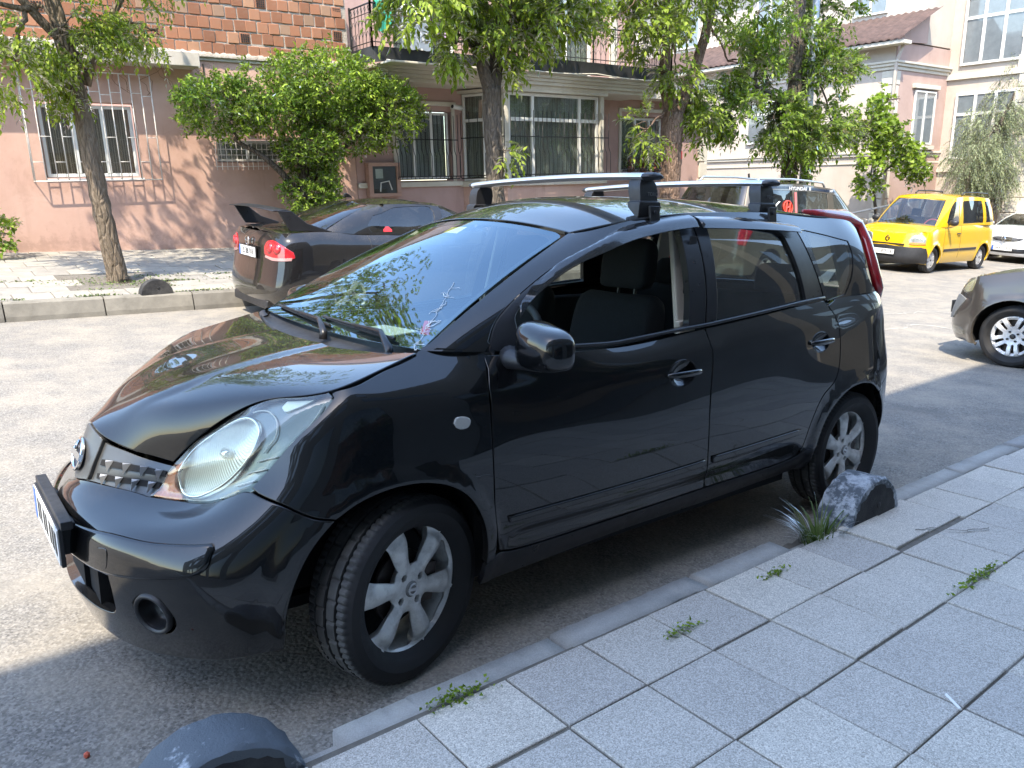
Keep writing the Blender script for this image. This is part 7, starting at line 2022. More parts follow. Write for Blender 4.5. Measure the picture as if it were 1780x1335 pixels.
# ---- beige van with roof rails ------------------------------------------
P_BEIGE = car_paint('beige_paint', (0.10, 0.086, 0.064), dust=.12, flake=.25, rough=.35)
def beige_van():
    root, K = gencar(dict(name='passenger_van', label='beige passenger van with roof rails and red emblem on its dark side glass', W=1.82, wb=3.08, fo=.72, ro=.90, zs=.26, cowl=(.20, 1.08), hoodz=[(-.75, .86), (-.45, .97), (-.1, 1.04)], belt=[(.2, 1.06), (1.2, 1.10), (3.0, 1.14), (4.0, 1.16)], R0=.335, Rr=.225, wsb=(-.22, 1.08), wst=(.72, 1.78), rsb=(3.92, 1.16), rst=(3.62, 1.84), rw=1.42, roofz=[(.6, 1.76), (1.0, 1.84), (2.0, 1.89), (3.2, 1.88), (3.7, 1.84)], ws_sweep=.15, rs_sweep=.06, paint=P_BEIGE,
        windows=[[[(.30, 1.18), (.62, 1.42), (.85, 1.60)], [(.92, 1.66), (1.12, 1.69)], [(1.15, 1.14), (.34, 1.12)]], [[(1.30, 1.15), (1.28, 1.70)], [(2.25, 1.73)], [(2.27, 1.18)]], [[(2.42, 1.19), (2.40, 1.73)], [(3.30, 1.74), (3.45, 1.66)], [(3.62, 1.24)]]], wheel='five', rimmat=alloy('van_alloy', (.5, .5, .5)), mirror=(.25, 1.20), shuts=[[(.22, .4), (.20, .8), (.24, 1.06)], [(1.22, .36), (1.22, .8), (1.23, 1.1)], [(2.35, .36), (2.35, .8), (2.36, 1.13)]], handles=[(.98, .95), (1.34, .96)], rn=.45, rt=.16, wf=[.93, .975, 1.0, 1.0, .99, .98, .95], tw=.215, mirrormat=P_BEIGE))
    place_car(root, 14.15, 6.42, 1)
    GR = K['GR']; W = K['W']
    zr = lambda x: float(np.interp(x, [.8, 1.2, 2.0, 3.2, 3.5], [1.80, 1.84, 1.865, 1.855, 1.83]))
    rails(root, K, 1.15, 3.35, .62, zr, .06, M_ALU)
    # dark band with lettering along the top of the side glass (near side is y>0 in this car's axes)
    fr = lambda pts: GR.inv(pts, 0, srange=(GR.st[2], GR.st[8]))
    q = fr([(.95, 1.735), (1.2, 1.775), (2.0, 1.80), (3.0, 1.80), (3.5, 1.775), (3.5, 1.735), (3.0, 1.76), (2.0, 1.755), (1.2, 1.725)]); M_NAVY = simple('navy_band', (0.015, 0.02, 0.035), .3); panel(GR, q, 'roof_band', M_NAVY, root, gap=0, rnd=.002, lift=.004, h=.04)
    def on_side(x, z):
        s_ = fr([(x, z)]); P, N = GR.ev(s_[:, 0], s_[:, 1]); p_, n_ = P[0] * YM, N[0] * YM; return Vector(p_) + Vector(n_) * .008, Vector(n_)
    p_, n_ = on_side(2.15, 1.768); lettering('HYUNDAI  II', .085, M_WHITE, root, p_, (-1, 0, 0), Vector((0, 0, 1)), depth=.001, bold=.002, sx=1.5)
    p_, n_ = on_side(1.15, 1.745); lettering('H1', .07, M_WHITE, root, p_, (-1, 0, 0), (0, 0, 1), depth=.001, bold=.002, sx=1.4)
    # oval emblem decal on the rear-side glass
    c, n_ = on_side(2.30 + .0, 1.42) if False else on_side(2.62, 1.44); u = Vector((-1, 0, 0)); u = (u - n_ * u.dot(n_)).normalized(); w = n_.cross(u); w = w if w.z > 0 else -w
    b = MB(); b.tube([c + u * (.165 * math.cos(t)) + w * (.115 * math.sin(t)) for t in np.linspace(0, 6.283, 40)], .012, 6); b.tube([c - u * .09 - w * .085, c - u * .035 + w * .095], .016, 6); b.tube([c + u * .035 - w * .095, c + u * .09 + w * .085], .016, 6); b.tube([c - u * .06 - w * .01, c + u * .06 + w * .01], .014, 6)
    b.build('oval_emblem', simple('red_decal', (.75, .06, .03), .4), root)
    # swirl sticker on the rearmost glass, red tape by the pillar, tail lamp, wheel-arch plastic
    p_, n_ = on_side(3.18, 1.34); b = MB(); b.tube([p_ + Vector((-x, 0, z)) for x, z in ((-.28, -.08), (-.1, -.09), (.05, -.04), (.0, .06), (.1, .16), (.16, .2))], .012, 5); b.tube([p_ + Vector((.22 + .09 * math.cos(t), 0, .0 + .07 * math.sin(t) - .02)) for t in np.linspace(0, 6.28, 20)], .009, 5); b.build('swirl_sticker', M_WHITE, root)
    p_, n_ = on_side(2.335, 1.45); b = MB(); b.obox(p_, (.03, 0, 0), (0, .002, 0), n_.cross(Vector((1, 0, 0))) * .26); b.build('red_tape', simple('pink_tape', (.65, .16, .16), .5), root)
    LO = K['LO']
    q = LO.inv([(.90, 1.14), (.80, 1.15), (.76, 1.0), (.78, .80), (.88, .78)], 90, srange=(LO.st[11], LO.smax)); panel(LO, q, 'tail_light', M_REDLENS, root, gap=0, rnd=.005, lift=.01, h=.05)
    plate(root, K['xt'] + .002, .78, 1, '34 EB 20')
    q = LO.inv([(.84, .93), (.60, .95), (.50, .80), (.62, .76), (.86, .80)], 45, srange=(0, LO.st[5])); panel(LO, q, 'headlight', M_CLEAR, root, gap=0, rnd=.004, lift=.006, h=.05)
    b = MB(); b.tube([(2.7, .0, 1.93), (2.72, 0, 2.0)], .02, 6); b.build('roof_aerial', M_BLACK, root)
    return root
beige_van()

# ---- yellow van ----------------------------------------------------------
P_YEL = car_paint('yellow_paint', (0.62, 0.37, 0.008), dust=.08, rough=.3)
def yellow_van():
    sdl = [[(-.76, .30), (-.80, .60)]]
    root, K = gencar(dict(name='yellow_van', label='bright yellow small van with black bumper, facing us on the far side', W=1.66, wb=2.60, fo=.72, ro=.70, zs=.22, cowl=(.22, 1.06), hoodz=[(-.75, .80), (-.5, .92), (-.1, 1.02)], belt=[(.2, 1.05), (1.2, 1.08), (2.5, 1.10), (3.4, 1.10)], R0=.30, Rr=.205, wsb=(-.10, 1.06), wst=(.62, 1.66), rsb=(3.26, 1.10), rst=(3.10, 1.74), rw=1.26, roofz=[(.5, 1.64), (.8, 1.73), (1.4, 1.80), (2.6, 1.80), (3.1, 1.75)], ws_sweep=.18, rs_sweep=.05, paint=P_YEL,
        windows=[[[(.46, 1.16), (.62, 1.42), (.78, 1.58)], [(.88, 1.63), (1.12, 1.645)], [(1.16, 1.12), (.52, 1.10)]], [[(1.36, 1.13), (1.36, 1.62), (1.44, 1.66)], [(2.34, 1.67)], [(2.40, 1.15)]], [[(2.52, 1.16), (2.46, 1.66)], [(3.0, 1.65)], [(3.06, 1.18)]]], darkwin=(1, 2), wheel='cover', rimmat=alloy('hubcap_silver', (.55, .55, .55), rough=.45), mirror=(.48, 1.16), shuts=[[(.46, .40), (.40, .7), (.44, 1.06)], [(1.24, .34), (1.24, .7), (1.26, 1.08)], [(2.36, .34), (2.36, .7)]], handles=[(1.02, .90)], handlemat=M_PLASTIC, rn=.42, rt=.14, wf=[.94, .98, 1.0, 1.0, .985, .965, .93],
        clad=[([(.0, .225), (.60, .225), (.80, .24), (.82, .52), (.74, .60), (.0, .61)], 'wz'), ([(-.62, .23), (-.37, .23), (-.375, .45), (-.42, .58), (-.62, .58)], 'xz'), ([(.42, .49), (1.22, .50), (1.22, .56), (.42, .55)], 'xz'), ([(1.26, .50), (2.16, .51), (2.16, .57), (1.26, .56)], 'xz')]))
    place_car(root, 17.62, 6.42, -1)
    LO = K['LO']; xn = K['xn']
    lamp(K, root, [(.80, .66), (.80, .82), (.70, .88), (.52, .85), (.48, .70), (.62, .65)], 'wz', 'headlight', M_CLEAR, lift=.012)
    lamp(K, root, [(.79, .67), (.78, .80), (.70, .86), (.54, .83), (.50, .71), (.62, .665)], 'wz', 'lamp_reflector', MATS.setdefault('lamp_silver', simple('lamp_silver', (.34, .35, .34), .3, .5)), lift=.004)
    lamp(K, root, [(.80, .65), (.80, .685), (.64, .69), (.50, .69), (.50, .655), (.64, .64)], 'wz', 'indicator', M_AMBER, lift=.016)
    b = MB(); b.box(xn + .035, xn + .09, -.42, .42, .625, .655); b.build('grille_slot', M_BLACK, root)
    plate(root, xn - .03, .46, -1, '      BTF  18')
    # diamond badge
    q = K['ft']([(0.02, .755)]); P, N = LO.ev(q[:, 0], q[:, 1]); c = Vector(P[0]) + Vector(N[0]) * .012; b = MB(); b.tube([c + Vector((.0, .055, 0)) * 0 + Vector((-.01, d[0], d[1])) for d in ((.05, .0), (0, .07), (-.05, 0), (0, -.07), (.05, 0))], .012, 6); b.build('badge', M_TRIM, root)
    rails(root, K, 1.5, 3.0, .55, lambda x: 1.795, .05, M_PLASTIC)
    b = MB(); b.tube([(.85, 0, 1.77), (.65, .02, 2.05)], .006, 6); b.build('aerial', M_BLACK, root)
    for a_, b_ in (((-.02, -.15, 1.085), (.05, .45, 1.13)), ((-.02, .40, 1.085), (.02, -.1, 1.11))): b = MB(); b.tube([a_, b_], .010, 6); b.build('wiper', M_BLACK, root)
    b = MB(); cen = Vector((.62, -.36, 1.05)); b.tube([cen + Vector((.07 * math.sin(t), .17 * math.cos(t), .15 * math.sin(t))) for t in np.linspace(0, 6.283, 30)], .016, 6); b.build('steering_wheel', simple('red_cover', (.4, .05, .05), .6), root)
    return root
yellow_van()

# ---- white hatchback at the right edge -----------------------------------
P_WHT = car_paint('white_paint', (0.74, 0.74, 0.73), dust=.06, rough=.3)
def white_hatch():
    root, K = gencar(dict(name='white_hatchback', label='white hatchback facing us behind the yellow van, right edge', W=1.78, wb=2.58, fo=.84, ro=.63, zs=.20, cowl=(.40, .98), hoodz=[(-.85, .72), (-.6, .84), (0, .93)], belt=[(.4, .97), (1.5, .98), (3.2, 1.03)], R0=.31, Rr=.215, wsb=(.15, .98), wst=(.95, 1.37), rsb=(3.12, 1.03), rst=(2.75, 1.38), rw=1.14, roofz=[(.9, 1.36), (1.4, 1.43), (2.0, 1.43), (2.8, 1.38)], ws_sweep=.2, rs_sweep=.1, paint=P_WHT,
        windows=[[[(.62, 1.05), (.9, 1.22), (1.1, 1.32), (1.32, 1.345)], [(1.36, 1.0), (.7, 1.0)]], [[(1.42, 1.0), (1.40, 1.345), (1.8, 1.35)], [(2.2, 1.31), (2.4, 1.15)], [(2.3, 1.04)]]], wheel='five', rimmat=M_ALLOY, mirror=(.62, 1.02), mirrormat=P_WHT))
    place_car(root, 24.0, 6.25, -1); xn = K['xn']
    lamp(K, root, [(.82, .70), (.80, .78), (.62, .76), (.50, .70), (.62, .66), (.76, .64)], 'wz', 'headlight', simple('dark_headlamp', (.10, .11, .12), .15, .3, coat=1.0), lift=.008)
    b = None
    q = K['ft']([(0, .72), (.20, .715), (.46, .69), (.44, .655), (.2, .60), (0, .58)]); q[0, 0] = q[-1, 0] = 0; panel(K['LO'], q, 'grille', M_TRIM, root, gap=0, rnd=.004, lift=.006, h=.05)
    q = K['ft']([(0, .40), (.55, .42), (.66, .38), (.55, .30), (0, .28)]); q[0, 0] = q[-1, 0] = 0; panel(K['LO'], q, 'lower_grille', M_TRIM, root, gap=0, rnd=.004, lift=.006, h=.05)
    for k in range(4): b = MB(); z = .60 + .03 * k; b.tube([(xn - .005 + .10 * (y / .4) ** 2, y, z) for y in np.linspace(-.38, .38, 9)], .006, 5); b.build('grille_bar', M_CHROME, root)
    lamp(K, root, [(.80, .44), (.74, .46), (.68, .40), (.72, .34), (.79, .36)], 'wz', 'fog_light', M_TRIM, lift=.008)
    b = MB(); b.tube([(xn - .03, d[0], .665 + d[1]) for d in ((.05, 0), (0, .085), (-.05, 0), (0, -.085), (.05, 0))], .014, 6); b.build('badge', M_CHROME, root)
    plate(root, xn - .012, .40, -1, '34 KTC 335')
    return root
white_hatch()

# ---- grey-brown car coming up behind, cut by the right edge --------------
P_GRB = car_paint('grey_brown_paint', (0.075, 0.066, 0.058), dust=.16, flake=.5, rough=.3, dustcol=(.34, .30, .25))
def grey_car():
    root, K = gencar(dict(name='grey_car', label='grey-brown car with worn front bumper, cut off by the right edge', W=1.73, wb=2.6, fo=.82, ro=.85, zs=.20, cowl=(.40, 1.02), hoodz=[(-.85, .74), (-.6, .86), (-.3, .93), (.1, 1.0)], belt=[(.4, 1.02), (1.5, 1.03), (3.4, 1.08)], R0=.318, Rr=.222, wsb=(.22, 1.03), wst=(1.0, 1.44), rsb=(3.3, 1.08), rst=(2.7, 1.46), rw=1.14, roofz=[(.9, 1.42), (1.4, 1.49), (2.0, 1.5), (2.8, 1.45)], ws_sweep=.2, rs_sweep=.12, paint=P_GRB,
        windows=[[[(.66, 1.10), (.95, 1.27), (1.15, 1.37), (1.32, 1.40)], [(1.36, 1.05), (.74, 1.05)]], [[(1.42, 1.05), (1.40, 1.40), (1.8, 1.41)], [(2.2, 1.37), (2.5, 1.2)], [(2.4, 1.09)]]], wheel='double', rimmat=alloy('bright_alloy', (.62, .62, .62), grime=.35), mirror=(.66, 1.08), mirrormat=P_GRB, shuts=[[(-.42, .66), (-.62, .70), (-.70, .69)], [(.46, .35), (.44, .7), (.5, 1.0)]], flare=.03,
        clad=[([(.0, .42), (.50, .42), (.66, .44), (.76, .66), (.60, .69), (.0, .69)], 'wz')], cladmat=simple('grey_bumper_insert', (.16, .16, .155), .5, var=.2), nb=[.06, .02, .0, .01, .05, .09, .13], tw=.2))
    place_car(root, 8.58, .30, 0)
    lamp(K, root, [(.80, .74), (.82, .86), (.74, .93), (.62, .90), (.56, .78), (.66, .72)], 'wz', 'headlight', glass_mat('yellowed_lens', (.92, .90, .72), dust=.35), lift=.014)
    lamp(K, root, [(.79, .75), (.81, .85), (.73, .915), (.63, .89), (.58, .78), (.66, .73)], 'wz', 'lamp_reflector', simple('lamp_cream', (.62, .58, .42), .3, .4), lift=.004)
    plate(root, K['xn'] - .03, .52, -1, '34')
    lamp(K, root, [(.80, .33), (.74, .36), (.66, .36), (.62, .30), (.70, .27), (.78, .28)], 'wz', 'fog_light', M_CLEAR, lift=.01)
    return root
grey_car()
# ------------------------------------------------------------------ trees and plants
def bark(name, a, b, sc=1.0):
    t = NT(name); v = t.mapped((9 * sc, 9 * sc, 1.6 * sc)); n = t.noise(3.0, 7, .75, vec=v, dist=.8); vo = t.vor(2.2, 'DISTANCE_TO_EDGE', vec=t.mapped((7 * sc, 7 * sc, 1.8 * sc)))
    t.set(color=t.mix(t.val(n, .35, .68), a, b), rough=.92, spec=.2); t.bump(t.math('ADD', n, t.math('MULTIPLY', t.val(vo, 0, .18), .8)), .9, .03); return t.m
def leaf_mat(name, a, b, c, trans=.35):
    """leaf faces: colour varies leaf by leaf; light shines through"""
    t = NT(name); t.n.remove(t.b)
    g = t.n.new('ShaderNodeNewGeometry')
    rp = t.ramp(g.outputs['Random Per Island'], [(0, a), (.55, b), (1, c)])
    big = t.val(t.noise(.9, 3), .35, .65, .75, 1.2)
    col = t.mix(1.0, rp, big, 'MULTIPLY')
    d = t.n.new('ShaderNodeBsdfDiffuse'); t.l.new(col, d.inputs[0])
    tl = t.n.new('ShaderNodeBsdfTranslucent'); tc = t.mix(1.0, col, (1.25, 1.3, .55), 'MULTIPLY'); t.l.new(tc, tl.inputs[0])
    m1 = t.n.new('ShaderNodeMixShader'); m1.inputs[0].default_value = trans; t.l.new(d.outputs[0], m1.inputs[1]); t.l.new(tl.outputs[0], m1.inputs[2])
    gl = t.n.new('ShaderNodeBsdfGlossy'); gl.inputs['Roughness'].default_value = .4; fr = t.n.new('ShaderNodeFresnel'); fr.inputs[0].default_value = 1.2
    m2 = t.n.new('ShaderNodeMixShader'); t.l.new(fr.outputs[0], m2.inputs[0]); t.l.new(m1.outputs[0], m2.inputs[1]); t.l.new(gl.outputs[0], m2.inputs[2])
    t.l.new(m2.outputs[0], t.out.inputs[0]); return t.m
BARK_A = bark('grey_brown_bark', (0.10, 0.075, 0.05), (0.26, 0.205, 0.15))
BARK_B = bark('dark_bark', (0.055, 0.045, 0.035), (0.17, 0.14, 0.11))
BARK_C = bark('stringy_bark', (0.10, 0.06, 0.04), (0.30, 0.21, 0.155), 1.4)
LEAF_A = leaf_mat('leaf_mid', (0.14, 0.20, 0.026), (0.21, 0.285, 0.038), (0.33, 0.40, 0.065), .5)
LEAF_B = leaf_mat('leaf_dark', (0.10, 0.165, 0.024), (0.165, 0.25, 0.035), (0.27, 0.36, 0.055), .5)
LEAF_L = leaf_mat('laurel_leaf', (0.075, 0.135, 0.018), (0.17, 0.27, 0.03), (0.36, 0.47, 0.065), .35)
LEAF_V = leaf_mat('vine_leaf', (0.13, 0.20, 0.025), (0.20, 0.29, 0.035), (0.30, 0.40, 0.06), .5)
LEAF_O = leaf_mat('silver_leaf', (0.14, 0.17, 0.09), (0.22, 0.25, 0.14), (0.32, 0.34, 0.21), .25)
GRASS = leaf_mat('grass_blade', (0.07, 0.12, 0.03), (0.12, 0.18, 0.05), (0.22, 0.24, 0.11), .3)

def leaves_np(pos, dirs, nrm, L, W, fold=.25, curl=.2):
    """one folded leaf (4 triangles, 6 verts) per row"""
    n = len(pos); d = dirs / np.linalg.norm(dirs, axis=1)[:, None]; s = np.cross(d, nrm); s /= np.maximum(np.linalg.norm(s, axis=1), 1e-6)[:, None]; u = np.cross(s, d)
    L = np.broadcast_to(L, n)[:, None]; W = np.broadcast_to(W, n)[:, None]
    base = pos; mid = pos + d * L * .5 - u * L * curl * .12; tip = pos + d * L - u * L * curl * .5
    l = pos + d * L * .42 + s * W * .5 + u * W * fold; r = pos + d * L * .42 - s * W * .5 + u * W * fold
    V = np.stack([base, l, mid, r, tip], 1).reshape(-1, 3)
    k = np.arange(n)[:, None] * 5
    F = np.concatenate([np.concatenate([k, k + 1, k + 2], 1)[:, None], np.concatenate([k, k + 2, k + 3], 1)[:, None], np.concatenate([k + 2, k + 1, k + 4], 1)[:, None], np.concatenate([k + 3, k + 2, k + 4], 1)[:, None]], 1).reshape(-1, 3)
    return V, F
def tri_mesh(name, V, F, mat, parent):
    me = bpy.data.meshes.new(name); me.vertices.add(len(V)); me.vertices.foreach_set('co', np.asarray(V, np.float32).ravel())
    F = np.asarray(F, np.int32); me.loops.add(F.size); me.loops.foreach_set('vertex_index', F.ravel()); me.polygons.add(len(F))
    me.polygons.foreach_set('loop_start', np.arange(0, F.size, 3, dtype=np.int32)); me.polygons.foreach_set('loop_total', np.full(len(F), 3, np.int32))
    me.update(calc_edges=True); me.materials.append(mat)
    o = bpy.data.objects.new(name, me); COL.objects.link(o); o.parent = parent; return o
def unit(v): return v / np.maximum(np.linalg.norm(v, axis=-1, keepdims=True), 1e-9)
def crown_sprays(rg, blobs, spray=9, leaf=(.085, .030), droop=.5, rach=.26, pinnate=True, hollow=.35, dens=1.7):
    """blobs: (centre, radii, sprays). Each spray is a thin stem with paired leaflets"""
    P, D, N, LL, WW = [], [], [], [], []; stems = []
    for c, r, n in blobs:
        n = int(n * dens); c, r = np.array(c, float), np.array(r, float)
        q = unit(rg.normal(size=(n, 3))); rad = hollow + (1 - hollow) * rg.random(n) ** .55
        # lumpy outline: clusters of sprays
        k = max(3, n // 26); cen = unit(rg.normal(size=(k, 3))); pick = rg.integers(0, k, n)
        q = unit(q * .55 + cen[pick] * .9); p = c + q * rad[:, None] * r
        out = unit(q * np.array([1, 1, .55]) + rg.normal(size=(n, 3)) * .55 + np.array([0, 0, -droop * .5]))
        for i in range(n):
            d = out[i]; ln = rach * rg.uniform(.6, 1.3); side = unit(np.cross(d, rg.normal(size=3))); m = int(spray * rg.uniform(.7, 1.25))
            pts = []
            for j in range(m):
                t = (j + 1) / m; pt = p[i] + d * ln * t + np.array([0, 0, -droop * ln * t * t]); tang = unit(d + np.array([0, 0, -2 * droop * t])); pts.append(pt)
                if pinnate:
                    for sg in ((-1, 1) if j < m - 1 else (0,)):
                        ld = unit(tang * .75 + side * sg * .85 + rg.normal(size=3) * .15 + np.array([0, 0, -.25 * droop])); P.append(pt); D.append(ld); N.append(unit(np.cross(ld, side) * .2 + np.array([0, 0, 1]) + rg.normal(size=3) * .25)); LL.append(leaf[0] * rg.uniform(.7, 1.2)); WW.append(leaf[1] * rg.uniform(.8, 1.2))
                else:
                    ld = unit(tang * .6 + rg.normal(size=3) * .7); P.append(pt); D.append(ld); N.append(unit(np.array([0, 0, 1]) + rg.normal(size=3) * .6)); LL.append(leaf[0] * rg.uniform(.7, 1.2)); WW.append(leaf[1] * rg.uniform(.8, 1.2))
    return leaves_np(np.array(P), np.array(D), np.array(N), np.array(LL), np.array(WW))
def limb(mb, pts, rs, rg, n=10, wob=.02):
    c = crom(np.array(pts, float), 5); k = np.linspace(0, 1, len(c)); kr = np.linspace(0, 1, len(rs)); r = np.interp(k, kr, rs)
    c = c + rg.normal(size=c.shape) * wob * r[:, None] / max(rs); mb.tube([tuple(p) for p in c], list(r), n)
def branches(mb, rg, start, blobs, r0=.05, per=4):
    for c, r, n in blobs:
        c, r = np.array(c, float), np.array(r, float)
        s = np.array(start[int(np.argmin([np.linalg.norm(np.array(q) - c) for q in start]))], float)
        limb(mb, [s, s * .5 + c * .5 + np.array([0, 0, .12]), c], [r0, r0 * .7, r0 * .4], rg, 7, .02)
        for _ in range(per):
            e = c + unit(rg.normal(size=3)) * r * .8; limb(mb, [c, (c + e) / 2 + rg.normal(size=3) * .08, e], [r0 * .4, r0 * .22, .004], rg, 5, .01)
def make_tree(name, base, trunk, rs, forks, blobs, bark_m, leaf_m, label, seed, group=None, nring=14, cat='tree', **k):
    rg = np.random.default_rng(seed); root = empty(name, base, label=label, cat=cat, group=group); b0 = np.array(base, float)
    mb = MB(); limb(mb, trunk, rs, rg, nring, .012)
    for pts, r in forks: limb(mb, pts, r, rg, 10, .012)
    mb.build('trunk', bark_m, root, smooth=True)
    bm_ = MB(); ends = [trunk[-1]] + [f[0][-1] for f in forks] + [f[0][len(f[0]) // 2] for f in forks]
    branches(bm_, rg, ends, blobs, k.pop('br', .035), k.pop('per', 4)); tag(bm_.build('branches', bark_m, root, smooth=True), kind='stuff')
    V, F = crown_sprays(rg, blobs, **k); tri_mesh('crown', V, F, leaf_m, root); return root

# leaning tree at the left
z1 = fz(1.02, 8.4)
make_tree('leaning_tree', (1.03, 8.42, z1), [(.06, 0, -.15), (.02, 0, .05), (-.02, 0, .5), (-.06, 0, 1.1), (-.09, 0, 1.75), (-.13, 0, 2.3), (-.20, 0, 2.95), (-.26, 0, 3.6)], [.17, .13, .115, .11, .106, .10, .095, .08],
          [([(-.03, 0, 2.4), (.25, -.05, 3.0), (.7, -.1, 3.7)], [.06, .05, .03]), ([(-.05, 0, 2.7), (-.5, -.1, 3.2), (-1.0, -.1, 3.8)], [.06, .05, .03]), ([(-.1, 0, 3.5), (.1, .2, 4.4), (.2, .3, 5.2)], [.09, .07, .04])],
          [((-.75, -.15, 2.55), (.50, .45, .40), 60), ((-.15, -.1, 2.45), (.32, .32, .30), 42), ((.35, -.1, 2.85), (.45, .4, .30), 50), ((-1.3, -.1, 3.0), (.55, .5, .42), 60), ((.85, -.1, 3.1), (.45, .45, .33), 45), ((-.25, -.2, 3.0), (.6, .5, .4), 80),
           ((.1, 0, 4.0), (1.5, 1.3, .7), 230), ((-1.4, .2, 4.3), (1.1, 1.1, .7), 150), ((.6, .3, 5.2), (1.6, 1.5, .9), 260), ((-1.0, .3, 5.6), (1.2, 1.2, .7), 150)],
          BARK_A, LEAF_A, 'leaning tree with a bare grey-brown trunk in front of the pink barred window', 31, leaf=(.075, .036), rach=.20, droop=.45, spray=7)
# clipped laurel by the pink wall
z2 = fz(4.5, 10.5)
make_tree('laurel_tree', (4.55, 10.5, z2), [(0, 0, -.1), (.02, 0, .7), (.05, 0, 1.4), (.1, 0, 1.9)], [.13, .10, .09, .06], [([(.03, 0, .9), (-.5, -.1, 1.5), (-1.1, -.1, 1.9)], [.07, .05, .03]), ([(.04, 0, 1.1), (.6, 0, 1.6), (1.2, 0, 2.0)], [.07, .05, .03])],
          [((-1.25, -.1, 2.42), (.68, .6, .46), 300), ((-.5, -.1, 2.55), (.72, .65, .50), 330), ((.55, -.05, 2.8), (.98, .8, .66), 540), ((1.55, -.1, 2.4), (.82, .7, .56), 400), ((.9, -.15, 2.1), (.8, .55, .40), 250), ((.1, -.2, 1.75), (.52, .45, .42), 170), ((.12, -.1, 1.1), (.45, .42, .60), 240), ((.2, -.1, .5), (.42, .4, .45), 120)],
          BARK_B, LEAF_L, 'dense glossy laurel with round clipped crown behind the black saloon', 32, leaf=(.085, .038), rach=.16, droop=.1, spray=9, pinnate=False, hollow=.42, per=6, dens=2.1)
# tree in front of the bay window
z3 = fz(7.15, 8.3)
make_tree('forked_tree', (7.12, 8.3, z3), [(.03, 0, -.2), (.02, 0, .6), (.0, 0, 1.5), (-.02, 0, 2.4), (-.02, 0, 2.95)], [.20, .165, .15, .15, .16],
          [([(-.03, 0, 2.85), (-.28, -.05, 3.4), (-.7, -.1, 4.3)], [.12, .10, .07]), ([(.0, 0, 2.85), (.22, .05, 3.5), (.5, .1, 4.5)], [.11, .09, .06]), ([(.0, 0, 2.9), (.0, -.1, 3.6), (.05, -.3, 4.4)], [.07, .06, .04])],
          [((-1.5, -.2, 4.1), (.75, .6, .45), 60), ((-.65, -.35, 3.95), (.60, .5, .50), 70), ((.15, -.4, 4.0), (.65, .5, .5), 80), ((.95, -.2, 4.05), (.75, .6, .5), 85), ((1.5, -.1, 4.3), (.6, .6, .45), 50), ((.02, -.3, 3.35), (.22, .25, .24), 18), ((-.1, -.3, 4.5), (1.6, 1.0, .5), 140), ((-.85, -.2, 3.55), (.32, .3, .32), 24), ((.02, -.2, 1.95), (.2, .2, .2), 6),
           ((-.5, 0, 5.4), (1.8, 1.6, .9), 200), ((1.2, .2, 5.6), (1.7, 1.6, .9), 160)],
          BARK_B, LEAF_A, 'forked tree with drooping leaves in front of the bay window', 33, leaf=(.14, .062), rach=.28, droop=.38, spray=7)
# third street tree
z4 = fz(11.6, 8.3)
make_tree('stringy_tree', (11.6, 8.3, z4), [(.0, 0, -.2), (.0, 0, .8), (.02, 0, 1.9), (.05, 0, 2.9)], [.27, .22, .20, .22],
          [([(.0, 0, 2.8), (-.22, 0, 3.4), (-.25, 0, 4.6), (-.2, 0, 5.6)], [.15, .12, .10, .07]), ([(.08, 0, 2.8), (.5, 0, 3.5), (1.0, 0, 4.6), (1.3, 0, 5.6)], [.15, .12, .10, .06])],
          [((-.95, -.2, 2.55), (.42, .4, .35), 26), ((-.75, -.2, 4.2), (.6, .6, .55), 60), ((-.15, -.2, 3.75), (.35, .35, .45), 34), ((.30, -.2, 3.35), (.32, .3, .3), 24), ((.75, -.1, 3.05), (.45, .4, .45), 40), ((1.15, 0, 2.7), (.45, .4, .4), 34), ((.9, .0, 4.9), (.8, .7, .6), 70), ((.2, 0, 5.2), (1.2, 1.0, .6), 110), ((-1.2, -.1, 4.9), (.9, .8, .6), 80), ((1.7, 0, 4.0), (.5, .5, .5), 40), ((.4, 0, 6.3), (2.0, 1.6, .9), 200)],
          BARK_C, LEAF_A, 'street tree with stringy reddish bark and two stems, right of the bay window', 34, leaf=(.14, .06), rach=.34, droop=.3, spray=7, dens=1.25)
# tall straight tree by the lamp post
z5 = fz(15.7, 8.2)
make_tree('straight_tree', (15.62, 8.2, z5), [(.0, 0, -.2), (.0, 0, 1.5), (.02, 0, 3.5), (.0, 0, 5.5), (.0, 0, 7.5)], [.21, .18, .165, .14, .09],
          [([(.05, 0, 3.3), (.7, 0, 4.3), (1.3, 0, 5.2)], [.13, .11, .07]), ([(.0, 0, 3.0), (-.8, -.1, 3.5), (-1.6, -.1, 3.7)], [.08, .06, .04])],
          [((-1.85, -.2, 3.05), (.75, .6, .5), 120), ((-1.0, -.2, 3.05), (.8, .6, .55), 130), ((-.35, -.3, 2.75), (.75, .6, .5), 120), ((.4, -.3, 2.85), (.8, .6, .5), 120), ((1.3, -.2, 3.1), (.75, .6, .45), 110), ((-1.2, 0, 4.0), (.9, .7, .5), 100), ((.9, -.1, 4.1), (.9, .7, .55), 110), ((1.6, 0, 4.3), (.6, .6, .4), 60), ((-.2, -.1, 4.7), (.8, .7, .5), 90), ((-1.5, 0, 5.2), (1.0, .8, .6), 110), ((1.3, 0, 5.3), (1.1, .9, .6), 120), ((.2, 0, 6.3), (1.6, 1.3, .8), 200), ((-.1, -.3, 1.95), (.2, .2, .2), 10)],
          BARK_B, LEAF_B, 'tall tree with a straight dark trunk beside the lamp post', 35, leaf=(.135, .062), rach=.32, droop=.25, spray=7, dens=1.4)
